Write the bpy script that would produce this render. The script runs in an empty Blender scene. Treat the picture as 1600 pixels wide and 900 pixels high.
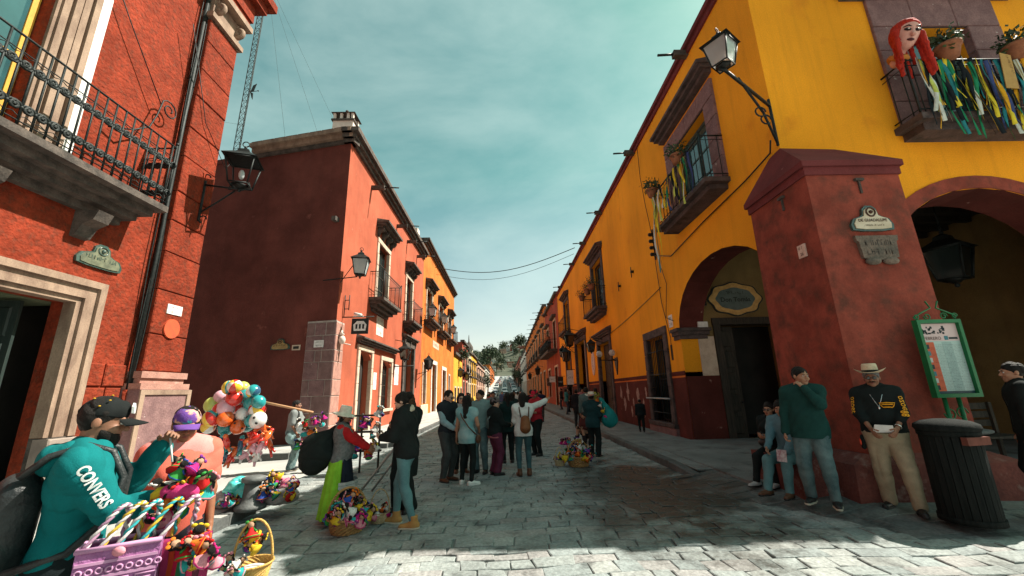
import bpy, bmesh, math, random
import numpy as np
from mathutils import Vector, Matrix
random.seed(7); rng = np.random.default_rng(7)
S = bpy.context.scene
COL = S.collection
R = math.radians
# ------------------------------------------------------------------ camera
pitch, yaw, roll = R(14.4), R(1.2), R(1.5)
fw = Vector((math.sin(yaw)*math.cos(pitch), math.cos(yaw)*math.cos(pitch), math.sin(pitch)))
rt = Vector((math.cos(yaw), -math.sin(yaw), 0))
up_ = rt.cross(fw)
r2 = rt*math.cos(roll) - up_*math.sin(roll)
u2 = rt*math.sin(roll) + up_*math.cos(roll)
cd = bpy.data.cameras.new('camera'); cam = bpy.data.objects.new('camera', cd); COL.objects.link(cam)
mw = Matrix((( r2.x, u2.x, -fw.x, 0), (r2.y, u2.y, -fw.y, 0), (r2.z, u2.z, -fw.z, 1.64), (0, 0, 0, 1)))
cam.matrix_world = mw
cd.sensor_width = 36; cd.sensor_fit = 'HORIZONTAL'; cd.lens = 36*630/1600; cd.clip_start = .05; cd.clip_end = 5000
S.camera = cam
# ------------------------------------------------------------------ sun, sky, exposure
SUN = Vector((8.9, 1.85, 11.26)).normalized()
sl = bpy.data.lights.new('sun', 'SUN'); sl.energy = 3.8; sl.angle = R(.53); sl.color = (1, .93, .82)
so = bpy.data.objects.new('sun', sl); COL.objects.link(so)
so.rotation_euler = SUN.to_track_quat('Z', 'Y').to_euler(); so.location = (30, 10, 40)
W = bpy.data.worlds.new('World'); S.world = W; W.use_nodes = True
nt = W.node_tree; nt.nodes.clear()
def nd(t, **k):
    n = nt.nodes.new(t)
    for a, v in k.items(): setattr(n, a, v)
    return n
sky = nd('ShaderNodeTexSky', sky_type='NISHITA'); sky.sun_disc = False
sky.sun_elevation = math.asin(SUN.z); sky.sun_rotation = math.atan2(SUN.x, SUN.y)
sky.air_density = 1.0; sky.dust_density = 1.6; sky.ozone_density = 1.0
tint = nd('ShaderNodeMix', data_type='RGBA', blend_type='MULTIPLY'); tint.inputs[0].default_value = 1
nt.links.new(sky.outputs[0], tint.inputs[6])
geo = nd('ShaderNodeNewGeometry'); sep = nd('ShaderNodeSeparateXYZ'); tcs = nd('ShaderNodeTexCoord'); nt.links.new(tcs.outputs['Generated'], sep.inputs[0])
el = nd('ShaderNodeMapRange'); el.inputs[1].default_value = .0; el.inputs[2].default_value = .5; nt.links.new(sep.outputs[2], el.inputs[0])
tr = nd('ShaderNodeValToRGB'); tr.color_ramp.elements[0].color = (1.0, 1.0, .93, 1); tr.color_ramp.elements[1].color = (1.0, 1.0, .6, 1); nt.links.new(el.outputs[0], tr.inputs[0])
tr.color_ramp.elements[0].color = (.95, .70, .59, 1); tr.color_ramp.elements[1].color = (.47, .755, .46, 1)
bo = nd('ShaderNodeMix', data_type='RGBA', blend_type='MULTIPLY'); bo.inputs[0].default_value = 1; bo.inputs[7].default_value = (1.6, 1.6, 1.6, 1); nt.links.new(tr.outputs[0], bo.inputs[6]); nt.links.new(bo.outputs[2], tint.inputs[7])
tc = nd('ShaderNodeTexCoord'); mp = nd('ShaderNodeMapping')
mp.inputs['Scale'].default_value = (1.0, 1.35, 2.3); mp.inputs['Rotation'].default_value = (.25, .35, .5)
nt.links.new(tc.outputs['Generated'], mp.inputs[0])
n1 = nd('ShaderNodeTexNoise'); n1.inputs['Scale'].default_value = 1.7; n1.inputs['Detail'].default_value = 9; n1.inputs['Roughness'].default_value = .56; n1.inputs['Distortion'].default_value = .25
nt.links.new(mp.outputs[0], n1.inputs['Vector'])
rp = nd('ShaderNodeValToRGB'); rp.color_ramp.elements[0].position = .36; rp.color_ramp.elements[1].position = .84
nt.links.new(n1.outputs[0], rp.inputs[0])
mu = nd('ShaderNodeMath', operation='MULTIPLY'); mu.inputs[1].default_value = .6; nt.links.new(rp.outputs[0], mu.inputs[0])
cl = nd('ShaderNodeMix', data_type='RGBA'); nt.links.new(mu.outputs[0], cl.inputs[0]); nt.links.new(tint.outputs[2], cl.inputs[6]); cl.inputs[7].default_value = (5.5, 6.6, 6.1, 1)
bg = nd('ShaderNodeBackground'); bg.inputs[1].default_value = .056; nt.links.new(cl.outputs[2], bg.inputs[0])
ow = nd('ShaderNodeOutputWorld'); nt.links.new(bg.outputs[0], ow.inputs[0])
S.view_settings.view_transform = 'Standard'; S.view_settings.look = 'None'; S.view_settings.gamma = 1; S.view_settings.exposure = 1.58
S.cycles.use_denoising = True
S.cycles.max_bounces = 9; S.cycles.diffuse_bounces = 6; S.cycles.transparent_max_bounces = 6
# ------------------------------------------------------------------ materials
MC = {}
def M(name, c1, c2=None, sc=2.0, rough=.85, bump=0, bsc=30, fine=.0, metal=0, spec=.3, lo=.38, hi=.64, stretch=None, trans=0, sheen=0, c3=None, sc3=9, th3=(.6, .68), dist=0, coat=0, streak=0):
    if name in MC: return MC[name]
    m = bpy.data.materials.new(name); m.use_nodes = True; t = m.node_tree; b = t.nodes['Principled BSDF']
    def N(ty): return t.nodes.new(ty)
    L = t.links.new
    b.inputs['Roughness'].default_value = rough; b.inputs['Metallic'].default_value = metal; b.inputs['Specular IOR Level'].default_value = spec
    b.inputs['Base Color'].default_value = (*c1, 1)
    if trans: b.inputs['Transmission Weight'].default_value = trans
    if coat: b.inputs['Coat Weight'].default_value = coat
    tc = N('ShaderNodeTexCoord'); vec = tc.outputs['Object']
    if stretch:
        mp = N('ShaderNodeMapping'); mp.inputs['Scale'].default_value = stretch; L(vec, mp.inputs[0]); vec = mp.outputs[0]
    if c2 is not None:
        n = N('ShaderNodeTexNoise'); n.inputs['Scale'].default_value = sc; n.inputs['Detail'].default_value = 8; n.inputs['Roughness'].default_value = .62; n.inputs['Distortion'].default_value = dist
        L(vec, n.inputs['Vector'])
        r = N('ShaderNodeValToRGB'); r.color_ramp.elements[0].position = lo; r.color_ramp.elements[1].position = hi
        r.color_ramp.elements[0].color = (*c1, 1); r.color_ramp.elements[1].color = (*c2, 1); L(n.outputs[0], r.inputs[0]); out = r.outputs[0]
        if c3 is not None:
            n3 = N('ShaderNodeTexNoise'); n3.inputs['Scale'].default_value = sc3; n3.inputs['Detail'].default_value = 7; n3.inputs['Roughness'].default_value = .6; L(vec, n3.inputs['Vector'])
            r3 = N('ShaderNodeValToRGB'); r3.color_ramp.elements[0].position = th3[0]; r3.color_ramp.elements[1].position = th3[1]; L(n3.outputs[0], r3.inputs[0])
            x3 = N('ShaderNodeMix'); x3.data_type = 'RGBA'; L(r3.outputs[0], x3.inputs[0]); L(out, x3.inputs[6]); x3.inputs[7].default_value = (*c3, 1); out = x3.outputs[2]
        if fine:
            f = N('ShaderNodeTexNoise'); f.inputs['Scale'].default_value = bsc*1.7; f.inputs['Detail'].default_value = 4; L(tc.outputs['Object'], f.inputs['Vector'])
            mr = N('ShaderNodeMapRange'); mr.inputs[1].default_value = .3; mr.inputs[2].default_value = .7; mr.inputs[3].default_value = 1-fine; mr.inputs[4].default_value = 1+fine; L(f.outputs[0], mr.inputs[0])
            x = N('ShaderNodeMix'); x.data_type = 'RGBA'; x.blend_type = 'MULTIPLY'; x.inputs[0].default_value = 1; L(out, x.inputs[6]); L(mr.outputs[0], x.inputs[7]); out = x.outputs[2]
        L(out, b.inputs['Base Color'])
    if streak:
        src = b.inputs['Base Color'].links[0].from_socket; ms = N('ShaderNodeMapping'); ms.inputs['Scale'].default_value = (2.6, 2.6, .22); L(tc.outputs['Object'], ms.inputs[0]); ns = N('ShaderNodeTexNoise'); ns.inputs['Scale'].default_value = 1.5; ns.inputs['Detail'].default_value = 7; ns.inputs['Roughness'].default_value = .65; L(ms.outputs[0], ns.inputs['Vector'])
        rs = N('ShaderNodeMapRange'); rs.inputs[1].default_value = .5; rs.inputs[2].default_value = .78; rs.inputs[3].default_value = 0; rs.inputs[4].default_value = streak; L(ns.outputs[0], rs.inputs[0]); xs_ = N('ShaderNodeMix'); xs_.data_type = 'RGBA'; L(rs.outputs[0], xs_.inputs[0]); L(src, xs_.inputs[6]); xs_.inputs[7].default_value = (c1[0]*.34+.02, c1[1]*.34+.015, c1[2]*.34+.012, 1)
        np2 = N('ShaderNodeTexNoise'); np2.inputs['Scale'].default_value = .45; np2.inputs['Detail'].default_value = 5; L(tc.outputs['Object'], np2.inputs['Vector']); rp2 = N('ShaderNodeMapRange'); rp2.inputs[1].default_value = .35; rp2.inputs[2].default_value = .65; rp2.inputs[3].default_value = .84; rp2.inputs[4].default_value = 1.12; L(np2.outputs[0], rp2.inputs[0])
        xp = N('ShaderNodeMix'); xp.data_type = 'RGBA'; xp.blend_type = 'MULTIPLY'; xp.inputs[0].default_value = 1; L(xs_.outputs[2], xp.inputs[6]); L(rp2.outputs[0], xp.inputs[7]); L(xp.outputs[2], b.inputs['Base Color'])
    if bump:
        n = N('ShaderNodeTexNoise'); n.inputs['Scale'].default_value = bsc; n.inputs['Detail'].default_value = 6; L(vec if stretch else tc.outputs['Object'], n.inputs['Vector'])
        bp = N('ShaderNodeBump'); bp.inputs['Strength'].default_value = min(1, bump); bp.inputs['Distance'].default_value = .02*max(1, bump); L(n.outputs[0], bp.inputs['Height']); L(bp.outputs[0], b.inputs['Normal'])
    MC[name] = m; return m
def hx(s):
    v = [int(s[i:i+2], 16)/255 for i in (0, 2, 4)]
    return tuple(x/12.92 if x <= .04045 else ((x+.055)/1.055)**2.4 for x in v)
def fab(name, c, rough=.9, k=.75): return M('fabric_'+name, c, tuple(x*k for x in c), sc=7, rough=rough, bump=.14, bsc=160, fine=.1, spec=.12)
def paint(name, c, rough=.5): return M('paint_'+name, c, tuple(x*.8 for x in c), sc=9, rough=rough, bump=.05, bsc=40)
def plain(name, c, rough=.6, metal=0): return M(name, c, tuple(x*.82 for x in c), sc=12, rough=rough, metal=metal)
iron = M('wrought_iron', (.008, .011, .011), (.022, .026, .025), sc=14, rough=.55, bump=.2, bsc=60, metal=.3)
def glassm(name, c, rough=.06):
    if name in MC: return MC[name]
    m = M(name, c, tuple(x*.7 for x in c), sc=1.1, rough=rough, spec=.9); return m
glass_dark = glassm('dark_window_glass', (.012, .02, .02)); glass_teal = glassm('sky_tinted_glass', (.03, .09, .1), .03)  # teal base colour stands in for reflected sky
# ------------------------------------------------------------------ mesh builder
ORG = {}
def V(*a): return Vector(a)
class Fr:                                     # a facade frame: u along the wall, v up, d outwards
    def __init__(s, O, U, N): s.O, s.U, s.N = Vector(O), Vector(U).normalized(), Vector(N).normalized()
    def p(s, u, v, d=0): return s.O + s.U*u + Vector((0, 0, v)) + s.N*d
class MB:
    def __init__(s): s.v, s.f, s.m, s.sm = [], [], [], []
    def add(s, vs, fs, mi=0, smooth=False):
        k = len(s.v); s.v += [tuple(p) for p in vs]
        for f in fs: s.f.append(tuple(i+k for i in f)); s.m.append(mi); s.sm.append(smooth)
        return s
    def quad(s, *p, mi=0): return s.add(p, [tuple(range(len(p)))], mi)
    def hexa(s, P, mi=0): return s.add(P, [(3, 2, 1, 0), (4, 5, 6, 7), (0, 1, 5, 4), (1, 2, 6, 5), (2, 3, 7, 6), (3, 0, 4, 7)], mi)
    def box(s, x0, x1, y0, y1, z0, z1, mi=0):
        return s.hexa([(x0, y0, z0), (x1, y0, z0), (x1, y1, z0), (x0, y1, z0), (x0, y0, z1), (x1, y0, z1), (x1, y1, z1), (x0, y1, z1)], mi)
    def fbox(s, F, u0, u1, v0, v1, d0, d1, mi=0):
        P = [F.p(u0, v0, d0), F.p(u1, v0, d0), F.p(u1, v0, d1), F.p(u0, v0, d1), F.p(u0, v1, d0), F.p(u1, v1, d0), F.p(u1, v1, d1), F.p(u0, v1, d1)]
        if F.U.cross(F.N).z < 0: P = [P[i] for i in (3, 2, 1, 0, 7, 6, 5, 4)]
        return s.hexa(P, mi)
    def bbox_bev(s, F, u0, u1, v0, v1, d0, d1, b, mi=0):   # block with chamfered outer edges
        a = [F.p(u0, v0, d0), F.p(u1, v0, d0), F.p(u1, v1, d0), F.p(u0, v1, d0)]
        m_ = [F.p(u0, v0, d1-b), F.p(u1, v0, d1-b), F.p(u1, v1, d1-b), F.p(u0, v1, d1-b)]
        t = [F.p(u0+b, v0+b, d1), F.p(u1-b, v0+b, d1), F.p(u1-b, v1-b, d1), F.p(u0+b, v1-b, d1)]
        fs = []
        for k in (0, 4):
            for i in range(4): j = (i+1) % 4; fs.append((k+i, k+j, k+4+j, k+4+i))
        fs.append((8, 9, 10, 11)); fs.append((3, 2, 1, 0))
        if F.U.cross(Vector((0, 0, 1))).dot(F.N) < 0: fs = [f[::-1] for f in fs]
        return s.add(a+m_+t, fs, mi)
    def tube(s, pts, r, n=6, mi=0, closed=False, caps=True):
        pts = [Vector(p) for p in pts]; N_ = len(pts); rs = r if isinstance(r, (list, tuple)) else [r]*N_
        vs, fs = [], []; nrm = None
        for i in range(N_):
            a = pts[(i-1) % N_] if (closed or i > 0) else pts[i]; b = pts[(i+1) % N_] if (closed or i < N_-1) else pts[i]
            d = b-a
            if d.length < 1e-9: d = Vector((0, 0, 1))
            d.normalize()
            if nrm is None: nrm = d.orthogonal().normalized()
            nrm = nrm - d*nrm.dot(d)
            if nrm.length < 1e-6: nrm = d.orthogonal()
            nrm.normalize(); b2 = d.cross(nrm)
            for k in range(n):
                t = 2*math.pi*k/n; vs.append(pts[i] + (nrm*math.cos(t)+b2*math.sin(t))*rs[i])
        for i in range(N_ if closed else N_-1):
            j = (i+1) % N_
            for k in range(n): fs.append((i*n+k, i*n+(k+1) % n, j*n+(k+1) % n, j*n+k))
        if caps and not closed: fs.append(tuple(range(n))[::-1]); fs.append(tuple((N_-1)*n+k for k in range(n)))
        return s.add(vs, fs, mi, True)
    def lathe(s, prof, n=12, c=(0, 0, 0), mi=0, rot=None, smooth=True, sx=1, sy=1, cap=True):
        vs, fs = [], []; c = Vector(c)
        for (r, z) in prof:
            for k in range(n):
                t = 2*math.pi*k/n; p = Vector((r*math.cos(t)*sx, r*math.sin(t)*sy, z))
                vs.append(c + (rot @ p if rot else p))
        for i in range(len(prof)-1):
            for k in range(n): fs.append((i*n+k, i*n+(k+1) % n, (i+1)*n+(k+1) % n, (i+1)*n+k))
        if cap: fs.append(tuple(range(n))[::-1]); fs.append(tuple((len(prof)-1)*n+k for k in range(n)))
        return s.add(vs, fs, mi, smooth)
    def ell(s, c, r, nu=10, nv=7, mi=0, rot=None):
        if not isinstance(r, (tuple, list)): r = (r, r, r)
        prof = [(max(1e-4, math.sin(math.pi*i/nv)), -math.cos(math.pi*i/nv)) for i in range(nv+1)]
        vs, fs = [], []; c = Vector(c)
        for (a, z) in prof:
            for k in range(nu):
                t = 2*math.pi*k/nu; p = Vector((a*math.cos(t)*r[0], a*math.sin(t)*r[1], z*r[2])); vs.append(c+(rot @ p if rot else p))
        for i in range(nv):
            for k in range(nu): fs.append((i*nu+k, i*nu+(k+1) % nu, (i+1)*nu+(k+1) % nu, (i+1)*nu+k))
        return s.add(vs, fs, mi, True)
    def prism(s, poly, fn, d0, d1, mi=0):      # poly: 2D outline ccw seen from outside, fn(u,v,d)
        n = len(poly); vs = [fn(u, v, d0) for u, v in poly]+[fn(u, v, d1) for u, v in poly]
        fs = [tuple(range(n))[::-1], tuple(range(n, 2*n))]+[(i, (i+1) % n, n+(i+1) % n, n+i) for i in range(n)]
        return s.add(vs, fs, mi)
    def build(s, name, mat, parent=None, org=None, smooth=None, props=None, local=False):
        me = bpy.data.meshes.new(name)
        o_ = Vector((0, 0, 0))
        if not local:
            if parent is not None: o_ = ORG.get(parent.name, Vector((0, 0, 0)))
            elif org is not None: o_ = Vector(org)
        vs = [(x-o_.x, y-o_.y, z-o_.z) for x, y, z in s.v]
        me.from_pydata(vs, [], s.f)
        mats = mat if isinstance(mat, (list, tuple)) else [mat]
        for m in mats: me.materials.append(m)
        if len(mats) > 1: me.polygons.foreach_set('material_index', s.m)
        me.polygons.foreach_set('use_smooth', s.sm if smooth is None else [smooth]*len(s.f))
        me.update()
        ob = bpy.data.objects.new(name, me); COL.objects.link(ob)
        if parent is not None: ob.parent = parent; ORG[ob.name] = o_
        else: ob.location = o_; ORG[ob.name] = o_
        if props:
            for k, v in props.items(): ob[k] = v
        return ob
def T(name, label, cat, loc=(0, 0, 0), rz=0, group=None):
    o = bpy.data.objects.new(name, None); COL.objects.link(o); o.location = loc; o.rotation_euler = (0, 0, rz)
    o['label'] = label; o['category'] = cat
    if group: o['group'] = group
    o.empty_display_size = .2
    ORG[o.name] = Vector(loc); return o
def tag(o, label, cat, group=None):
    o['label'] = label; o['category'] = cat
    if group: o['group'] = group
    return o
def struct(o, kind='structure'): o['kind'] = kind; return o
def copy_tree(o, parent=None):
    c = o.copy(); COL.objects.link(c)
    if parent is not None: c.parent = parent
    for ch in list(o.children): copy_tree(ch, c)
    return c
FONT = {}
def text_mesh(txt, size, bold=0):              # flat lettering as a list of verts (centred) and faces
    key = (txt, size, bold)
    if key in FONT: return FONT[key]
    cu = bpy.data.curves.new('lettering', 'FONT'); cu.body = txt; cu.size = size; cu.align_x = 'CENTER'; cu.align_y = 'CENTER'; cu.resolution_u = 3; cu.offset = bold*size
    ob = bpy.data.objects.new('lettering', cu); COL.objects.link(ob)
    dg = bpy.context.evaluated_depsgraph_get(); me = ob.evaluated_get(dg).to_mesh()
    r = ([tuple(v.co) for v in me.vertices], [tuple(p.vertices) for p in me.polygons])
    bpy.data.objects.remove(ob); bpy.data.curves.remove(cu); FONT[key] = r; return r
def letters(mb, txt, size, fn, mi=0, bold=0, sx=1):
    vs, fs = text_mesh(txt, size, bold); mb.add([fn(x*sx, y) for x, y, z in vs], fs, mi); return mb
def scribble(mb, w, h, fn, mi=0, seed=1):        # worn writing too faint to read: a line of short strokes
    r = random.Random(seed); x = -w/2
    while x < w/2-.2*h:
        if r.random() < .14: x += h*.5; continue
        lw = h*r.uniform(.35, .6); st_ = h*.13
        for q in range(r.choice((1, 2, 2, 3))):
            a = r.choice((0, lw-st_)); vert = r.random() < .62
            if vert: b = (x+a, -h/2, x+a+st_, h/2*r.choice((1, 1, .3)))
            else: yy = r.choice((-h/2, -h*.06, h/2-st_)); b = (x, yy, x+lw, yy+st_)
            mb.add([fn(b[0], b[1]), fn(b[2], b[1]), fn(b[2], b[3]), fn(b[0], b[3])], [(0, 1, 2, 3)], mi)
        x += lw+h*.22
    return mb
def sstep(a, b, x):
    t = min(1, max(0, (x-a)/(b-a))); return t*t*(3-2*t)
def gz(x, y):                                   # height of the ground
    z = 0.0
    z -= .038*max(0, -x-4.6)*sstep(8.5, 12.5, y)*(1-sstep(15.8, 17, y)) if x > -30 else .038*25*sstep(8.5, 12.5, y)
    z += .055*max(0, y-95)*sstep(95, 140, y) if y < 400 else .055*305
    return z
# ------------------------------------------------------------------ implicit surfaces -> one continuous mesh
EDG = [(0, 1), (0, 2), (0, 4), (1, 3), (1, 5), (2, 3), (2, 6), (3, 7), (4, 5), (4, 6), (5, 7), (6, 7)]
CRN = np.array([[(i >> 2) & 1, (i >> 1) & 1, i & 1] for i in range(8)])
def snet(f, o, h):
    neg = f < 0; n = neg.astype(np.uint8)
    cs = sum(n[a:n.shape[0]-1+a, b:n.shape[1]-1+b, c:n.shape[2]-1+c] for a, b, c in CRN)
    act = (cs > 0) & (cs < 8); ids = np.argwhere(act)
    if len(ids) == 0: return np.zeros((0, 3)), np.zeros((0, 4), int)
    idx = np.full(act.shape, -1, np.int64); idx[act] = np.arange(len(ids))
    i, j, k = ids.T; F = np.stack([f[i+a, j+b, k+c] for a, b, c in CRN], 1)
    acc = np.zeros((len(ids), 3)); cnt = np.zeros(len(ids))
    for a, b in EDG:
        va, vb = F[:, a], F[:, b]; x = (va < 0) != (vb < 0); t = np.where(x, va/np.where(x, va-vb, 1), 0)
        acc += np.where(x[:, None], CRN[a]+(CRN[b]-CRN[a])*t[:, None], 0); cnt += x
    vs = o + h*(ids + acc/cnt[:, None]); Q = []
    for ax in range(3):
        sl0 = [slice(None)]*3; sl1 = [slice(None)]*3; sl0[ax] = slice(0, -1); sl1[ax] = slice(1, None)
        d = neg[tuple(sl0)] != neg[tuple(sl1)]; e = np.argwhere(d)
        o1, o2 = [(1, 2), (2, 0), (0, 1)][ax]
        e = e[(e[:, o1] > 0) & (e[:, o2] > 0) & (e[:, o1] < f.shape[o1]-1) & (e[:, o2] < f.shape[o2]-1)]
        def cell(da, db):
            q = e.copy(); q[:, o1] -= da; q[:, o2] -= db; return idx[q[:, 0], q[:, 1], q[:, 2]]
        qd = np.stack([cell(1, 1), cell(0, 1), cell(0, 0), cell(1, 0)], 1)
        fl = ~neg[e[:, 0], e[:, 1], e[:, 2]]; qd[fl] = qd[fl][:, ::-1]; Q.append(qd)
    Q = np.concatenate(Q); Q = Q[(Q >= 0).all(1)]
    return vs, Q
A_ = lambda *p: np.array(p, float)
class Sdf:
    def __init__(s): s.pr, s.cuts, s.wr = [], [], None
    def cap(s, a, b, ra, rb=None, k=.02, fl=None, sub=False):
        a, b = np.array(a, float), np.array(b, float); rb = ra if rb is None else rb; r = max(ra, rb)
        s.pr.append(('c', a, b, ra, rb, k, fl, sub, np.minimum(a, b)-r, np.maximum(a, b)+r)); return s
    def ell(s, c, r, k=.02, rot=None, sub=False):
        c = np.array(c, float); r = np.array(r, float)*np.ones(3); m = r.max()
        s.pr.append(('e', c, r, rot, k, sub, c-m, c+m)); return s
    def fun(s, fn, lo, hi, k=.01, sub=False): s.pr.append(('f', fn, k, sub, np.array(lo, float), np.array(hi, float))); return s
    def cut(s, p, n): s.cuts.append((np.array(p, float), np.array(n, float)/np.linalg.norm(n))); return s
    def mesh(s, h):
        P = [p for p in s.pr if not p[{'c': 7, 'e': 5, 'f': 3}[p[0]]]]
        lo = np.min([p[-2] for p in P], 0)-4*h; hi = np.max([p[-1] for p in P], 0)+4*h
        n = np.ceil((hi-lo)/h).astype(int)+1
        f = np.full(n, 1.0, np.float32); ax = [lo[i]+h*np.arange(n[i]) for i in range(3)]
        for p in s.pr:
            ty = p[0]; k = p[{'c': 5, 'e': 4, 'f': 2}[ty]]; sub = p[{'c': 7, 'e': 5, 'f': 3}[ty]]; mg = k+3*h
            i0 = np.clip(np.floor((p[-2]-mg-lo)/h).astype(int), 0, n); i1 = np.clip(np.ceil((p[-1]+mg-lo)/h).astype(int)+1, 0, n)
            if (i1 <= i0).any(): continue
            X = ax[0][i0[0]:i1[0]][:, None, None]; Y = ax[1][i0[1]:i1[1]][None, :, None]; Z = ax[2][i0[2]:i1[2]][None, None, :]
            if ty == 'c':
                _, a, b, ra, rb, _, fl, _, _, _ = p; ba = b-a; x, y, z = X-a[0], Y-a[1], Z-a[2]
                t = np.clip((x*ba[0]+y*ba[1]+z*ba[2])/max(1e-9, ba@ba), 0, 1)
                x, y, z = x-ba[0]*t, y-ba[1]*t, z-ba[2]*t
                if fl is not None:
                    q, sc = np.array(fl[0], float), fl[1]; w = (x*q[0]+y*q[1]+z*q[2])*(sc-1); x, y, z = x+q[0]*w, y+q[1]*w, z+q[2]*w
                d = np.sqrt(x*x+y*y+z*z)-(ra+(rb-ra)*t)
            elif ty == 'e':
                _, c, r, rot = p[:4]; x, y, z = X-c[0], Y-c[1], Z-c[2]
                if rot is not None:
                    m = np.array(rot); x, y, z = (m[0, 0]*x+m[1, 0]*y+m[2, 0]*z, m[0, 1]*x+m[1, 1]*y+m[2, 1]*z, m[0, 2]*x+m[1, 2]*y+m[2, 2]*z)
                k0 = np.sqrt((x/r[0])**2+(y/r[1])**2+(z/r[2])**2); k1 = np.sqrt((x/r[0]**2)**2+(y/r[1]**2)**2+(z/r[2]**2)**2)
                d = k0*(k0-1)/np.maximum(k1, 1e-6)
            else: d = p[1](X, Y, Z)
            sl = (slice(i0[0], i1[0]), slice(i0[1], i1[1]), slice(i0[2], i1[2])); g = f[sl]
            if sub: d = -d; q = np.clip(.5-.5*(g-d)/k, 0, 1); f[sl] = g+(d-g)*q+k*q*(1-q)
            else: q = np.clip(.5+.5*(g-d)/k, 0, 1); f[sl] = g+(d-g)*q-k*q*(1-q)
        if s.wr is not None:
            m = np.abs(f) < .05; I = np.argwhere(m); f[m] += s.wr(lo+h*I)
        X, Y, Z = ax[0][:, None, None], ax[1][None, :, None], ax[2][None, None, :]
        for p, q in s.cuts: f = np.maximum(f, (X-p[0])*q[0]+(Y-p[1])*q[1]+(Z-p[2])*q[2])
        return snet(f, lo, h)
def folds(amp=.006, fr=26, seed=0):
    r = np.random.default_rng(seed); D = r.normal(size=(5, 3))*[.7, .7, 1.1]; ph = r.uniform(0, 6, 5)
    def fn(P):
        s = 0
        w = np.sin(P@(D[4]*9)+ph[4])*1.6
        for i in range(4):
            q = np.sin(P@(D[i]*fr*(.4+.28*i))+ph[i]+w); s = s+(q*.6+(1-np.abs(np.sin(P@(D[i]*fr*(.3+.2*i))+2*ph[i]+w)))**2*1.5-.55)/(1+.45*i)
        return (amp*.55*s).astype(np.float32)
    return fn
def npmesh(name, vs, fs, mat, parent=None, smooth=True, local=True, props=None):
    me = bpy.data.meshes.new(name); nv, nf = len(vs), len(fs); kk = fs.shape[1]
    me.vertices.add(nv); me.vertices.foreach_set('co', np.asarray(vs, np.float32).ravel())
    me.loops.add(nf*kk); me.loops.foreach_set('vertex_index', np.asarray(fs, np.int32).ravel())
    me.polygons.add(nf); me.polygons.foreach_set('loop_start', np.arange(0, nf*kk, kk, dtype=np.int32)); me.polygons.foreach_set('loop_total', np.full(nf, kk, np.int32))
    me.polygons.foreach_set('use_smooth', np.full(nf, smooth)); me.materials.append(mat); me.update(calc_edges=True); me.validate()
    o = bpy.data.objects.new(name, me); COL.objects.link(o)
    if parent is not None: o.parent = parent; ORG[o.name] = Vector((0, 0, 0))
    if props:
        for k, v in props.items(): o[k] = v
    return o
def sdf_obj(name, s, h, mat, parent=None, scale=1.0, **k):
    vs, fs = s.mesh(h); return npmesh(name, vs*scale, fs, mat, parent, **k)
def unit(v): v = np.array(v, float); return v/max(1e-9, np.linalg.norm(v))
def rotm(ax, a): return np.array(Matrix.Rotation(a, 3, ax))
def ik(a, b, l1, l2, pole):
    a, b = np.array(a, float), np.array(b, float); d = b-a; L = np.linalg.norm(d); u = d/max(L, 1e-6)
    L = min(L, (l1+l2)*.998); b = a+u*L
    x = (l1*l1-l2*l2+L*L)/(2*L); y = math.sqrt(max(0, l1*l1-x*x)); p = np.array(pole, float); p = p-u*(p@u); p = unit(p)
    return a+u*x+p*y, b
SK = lambda n, c: M('skin_'+n, c, tuple(x*.82 for x in c), sc=18, rough=.55, spec=.35, bump=.06, bsc=120)
skin_a = SK('tan', (.38, .19, .115)); skin_b = SK('brown', (.25, .115, .068)); skin_c = SK('light', (.52, .31, .22))
hair_k = M('black_hair', (.005, .0045, .004), (.014, .011, .009), sc=3, rough=.6, bump=.6, bsc=40, stretch=(14, 14, 1.2), spec=.22)
hair_g = M('grey_hair', (.05, .05, .05), (.2, .2, .2), sc=3, rough=.5, bump=.5, bsc=40, stretch=(14, 14, 1.2))
eye_w = plain('eye_white', (.6, .58, .55), .3); eye_d = plain('eye_dark', (.01, .008, .006), .2); lip_m = plain('lip', (.22, .06, .05), .5)
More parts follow.
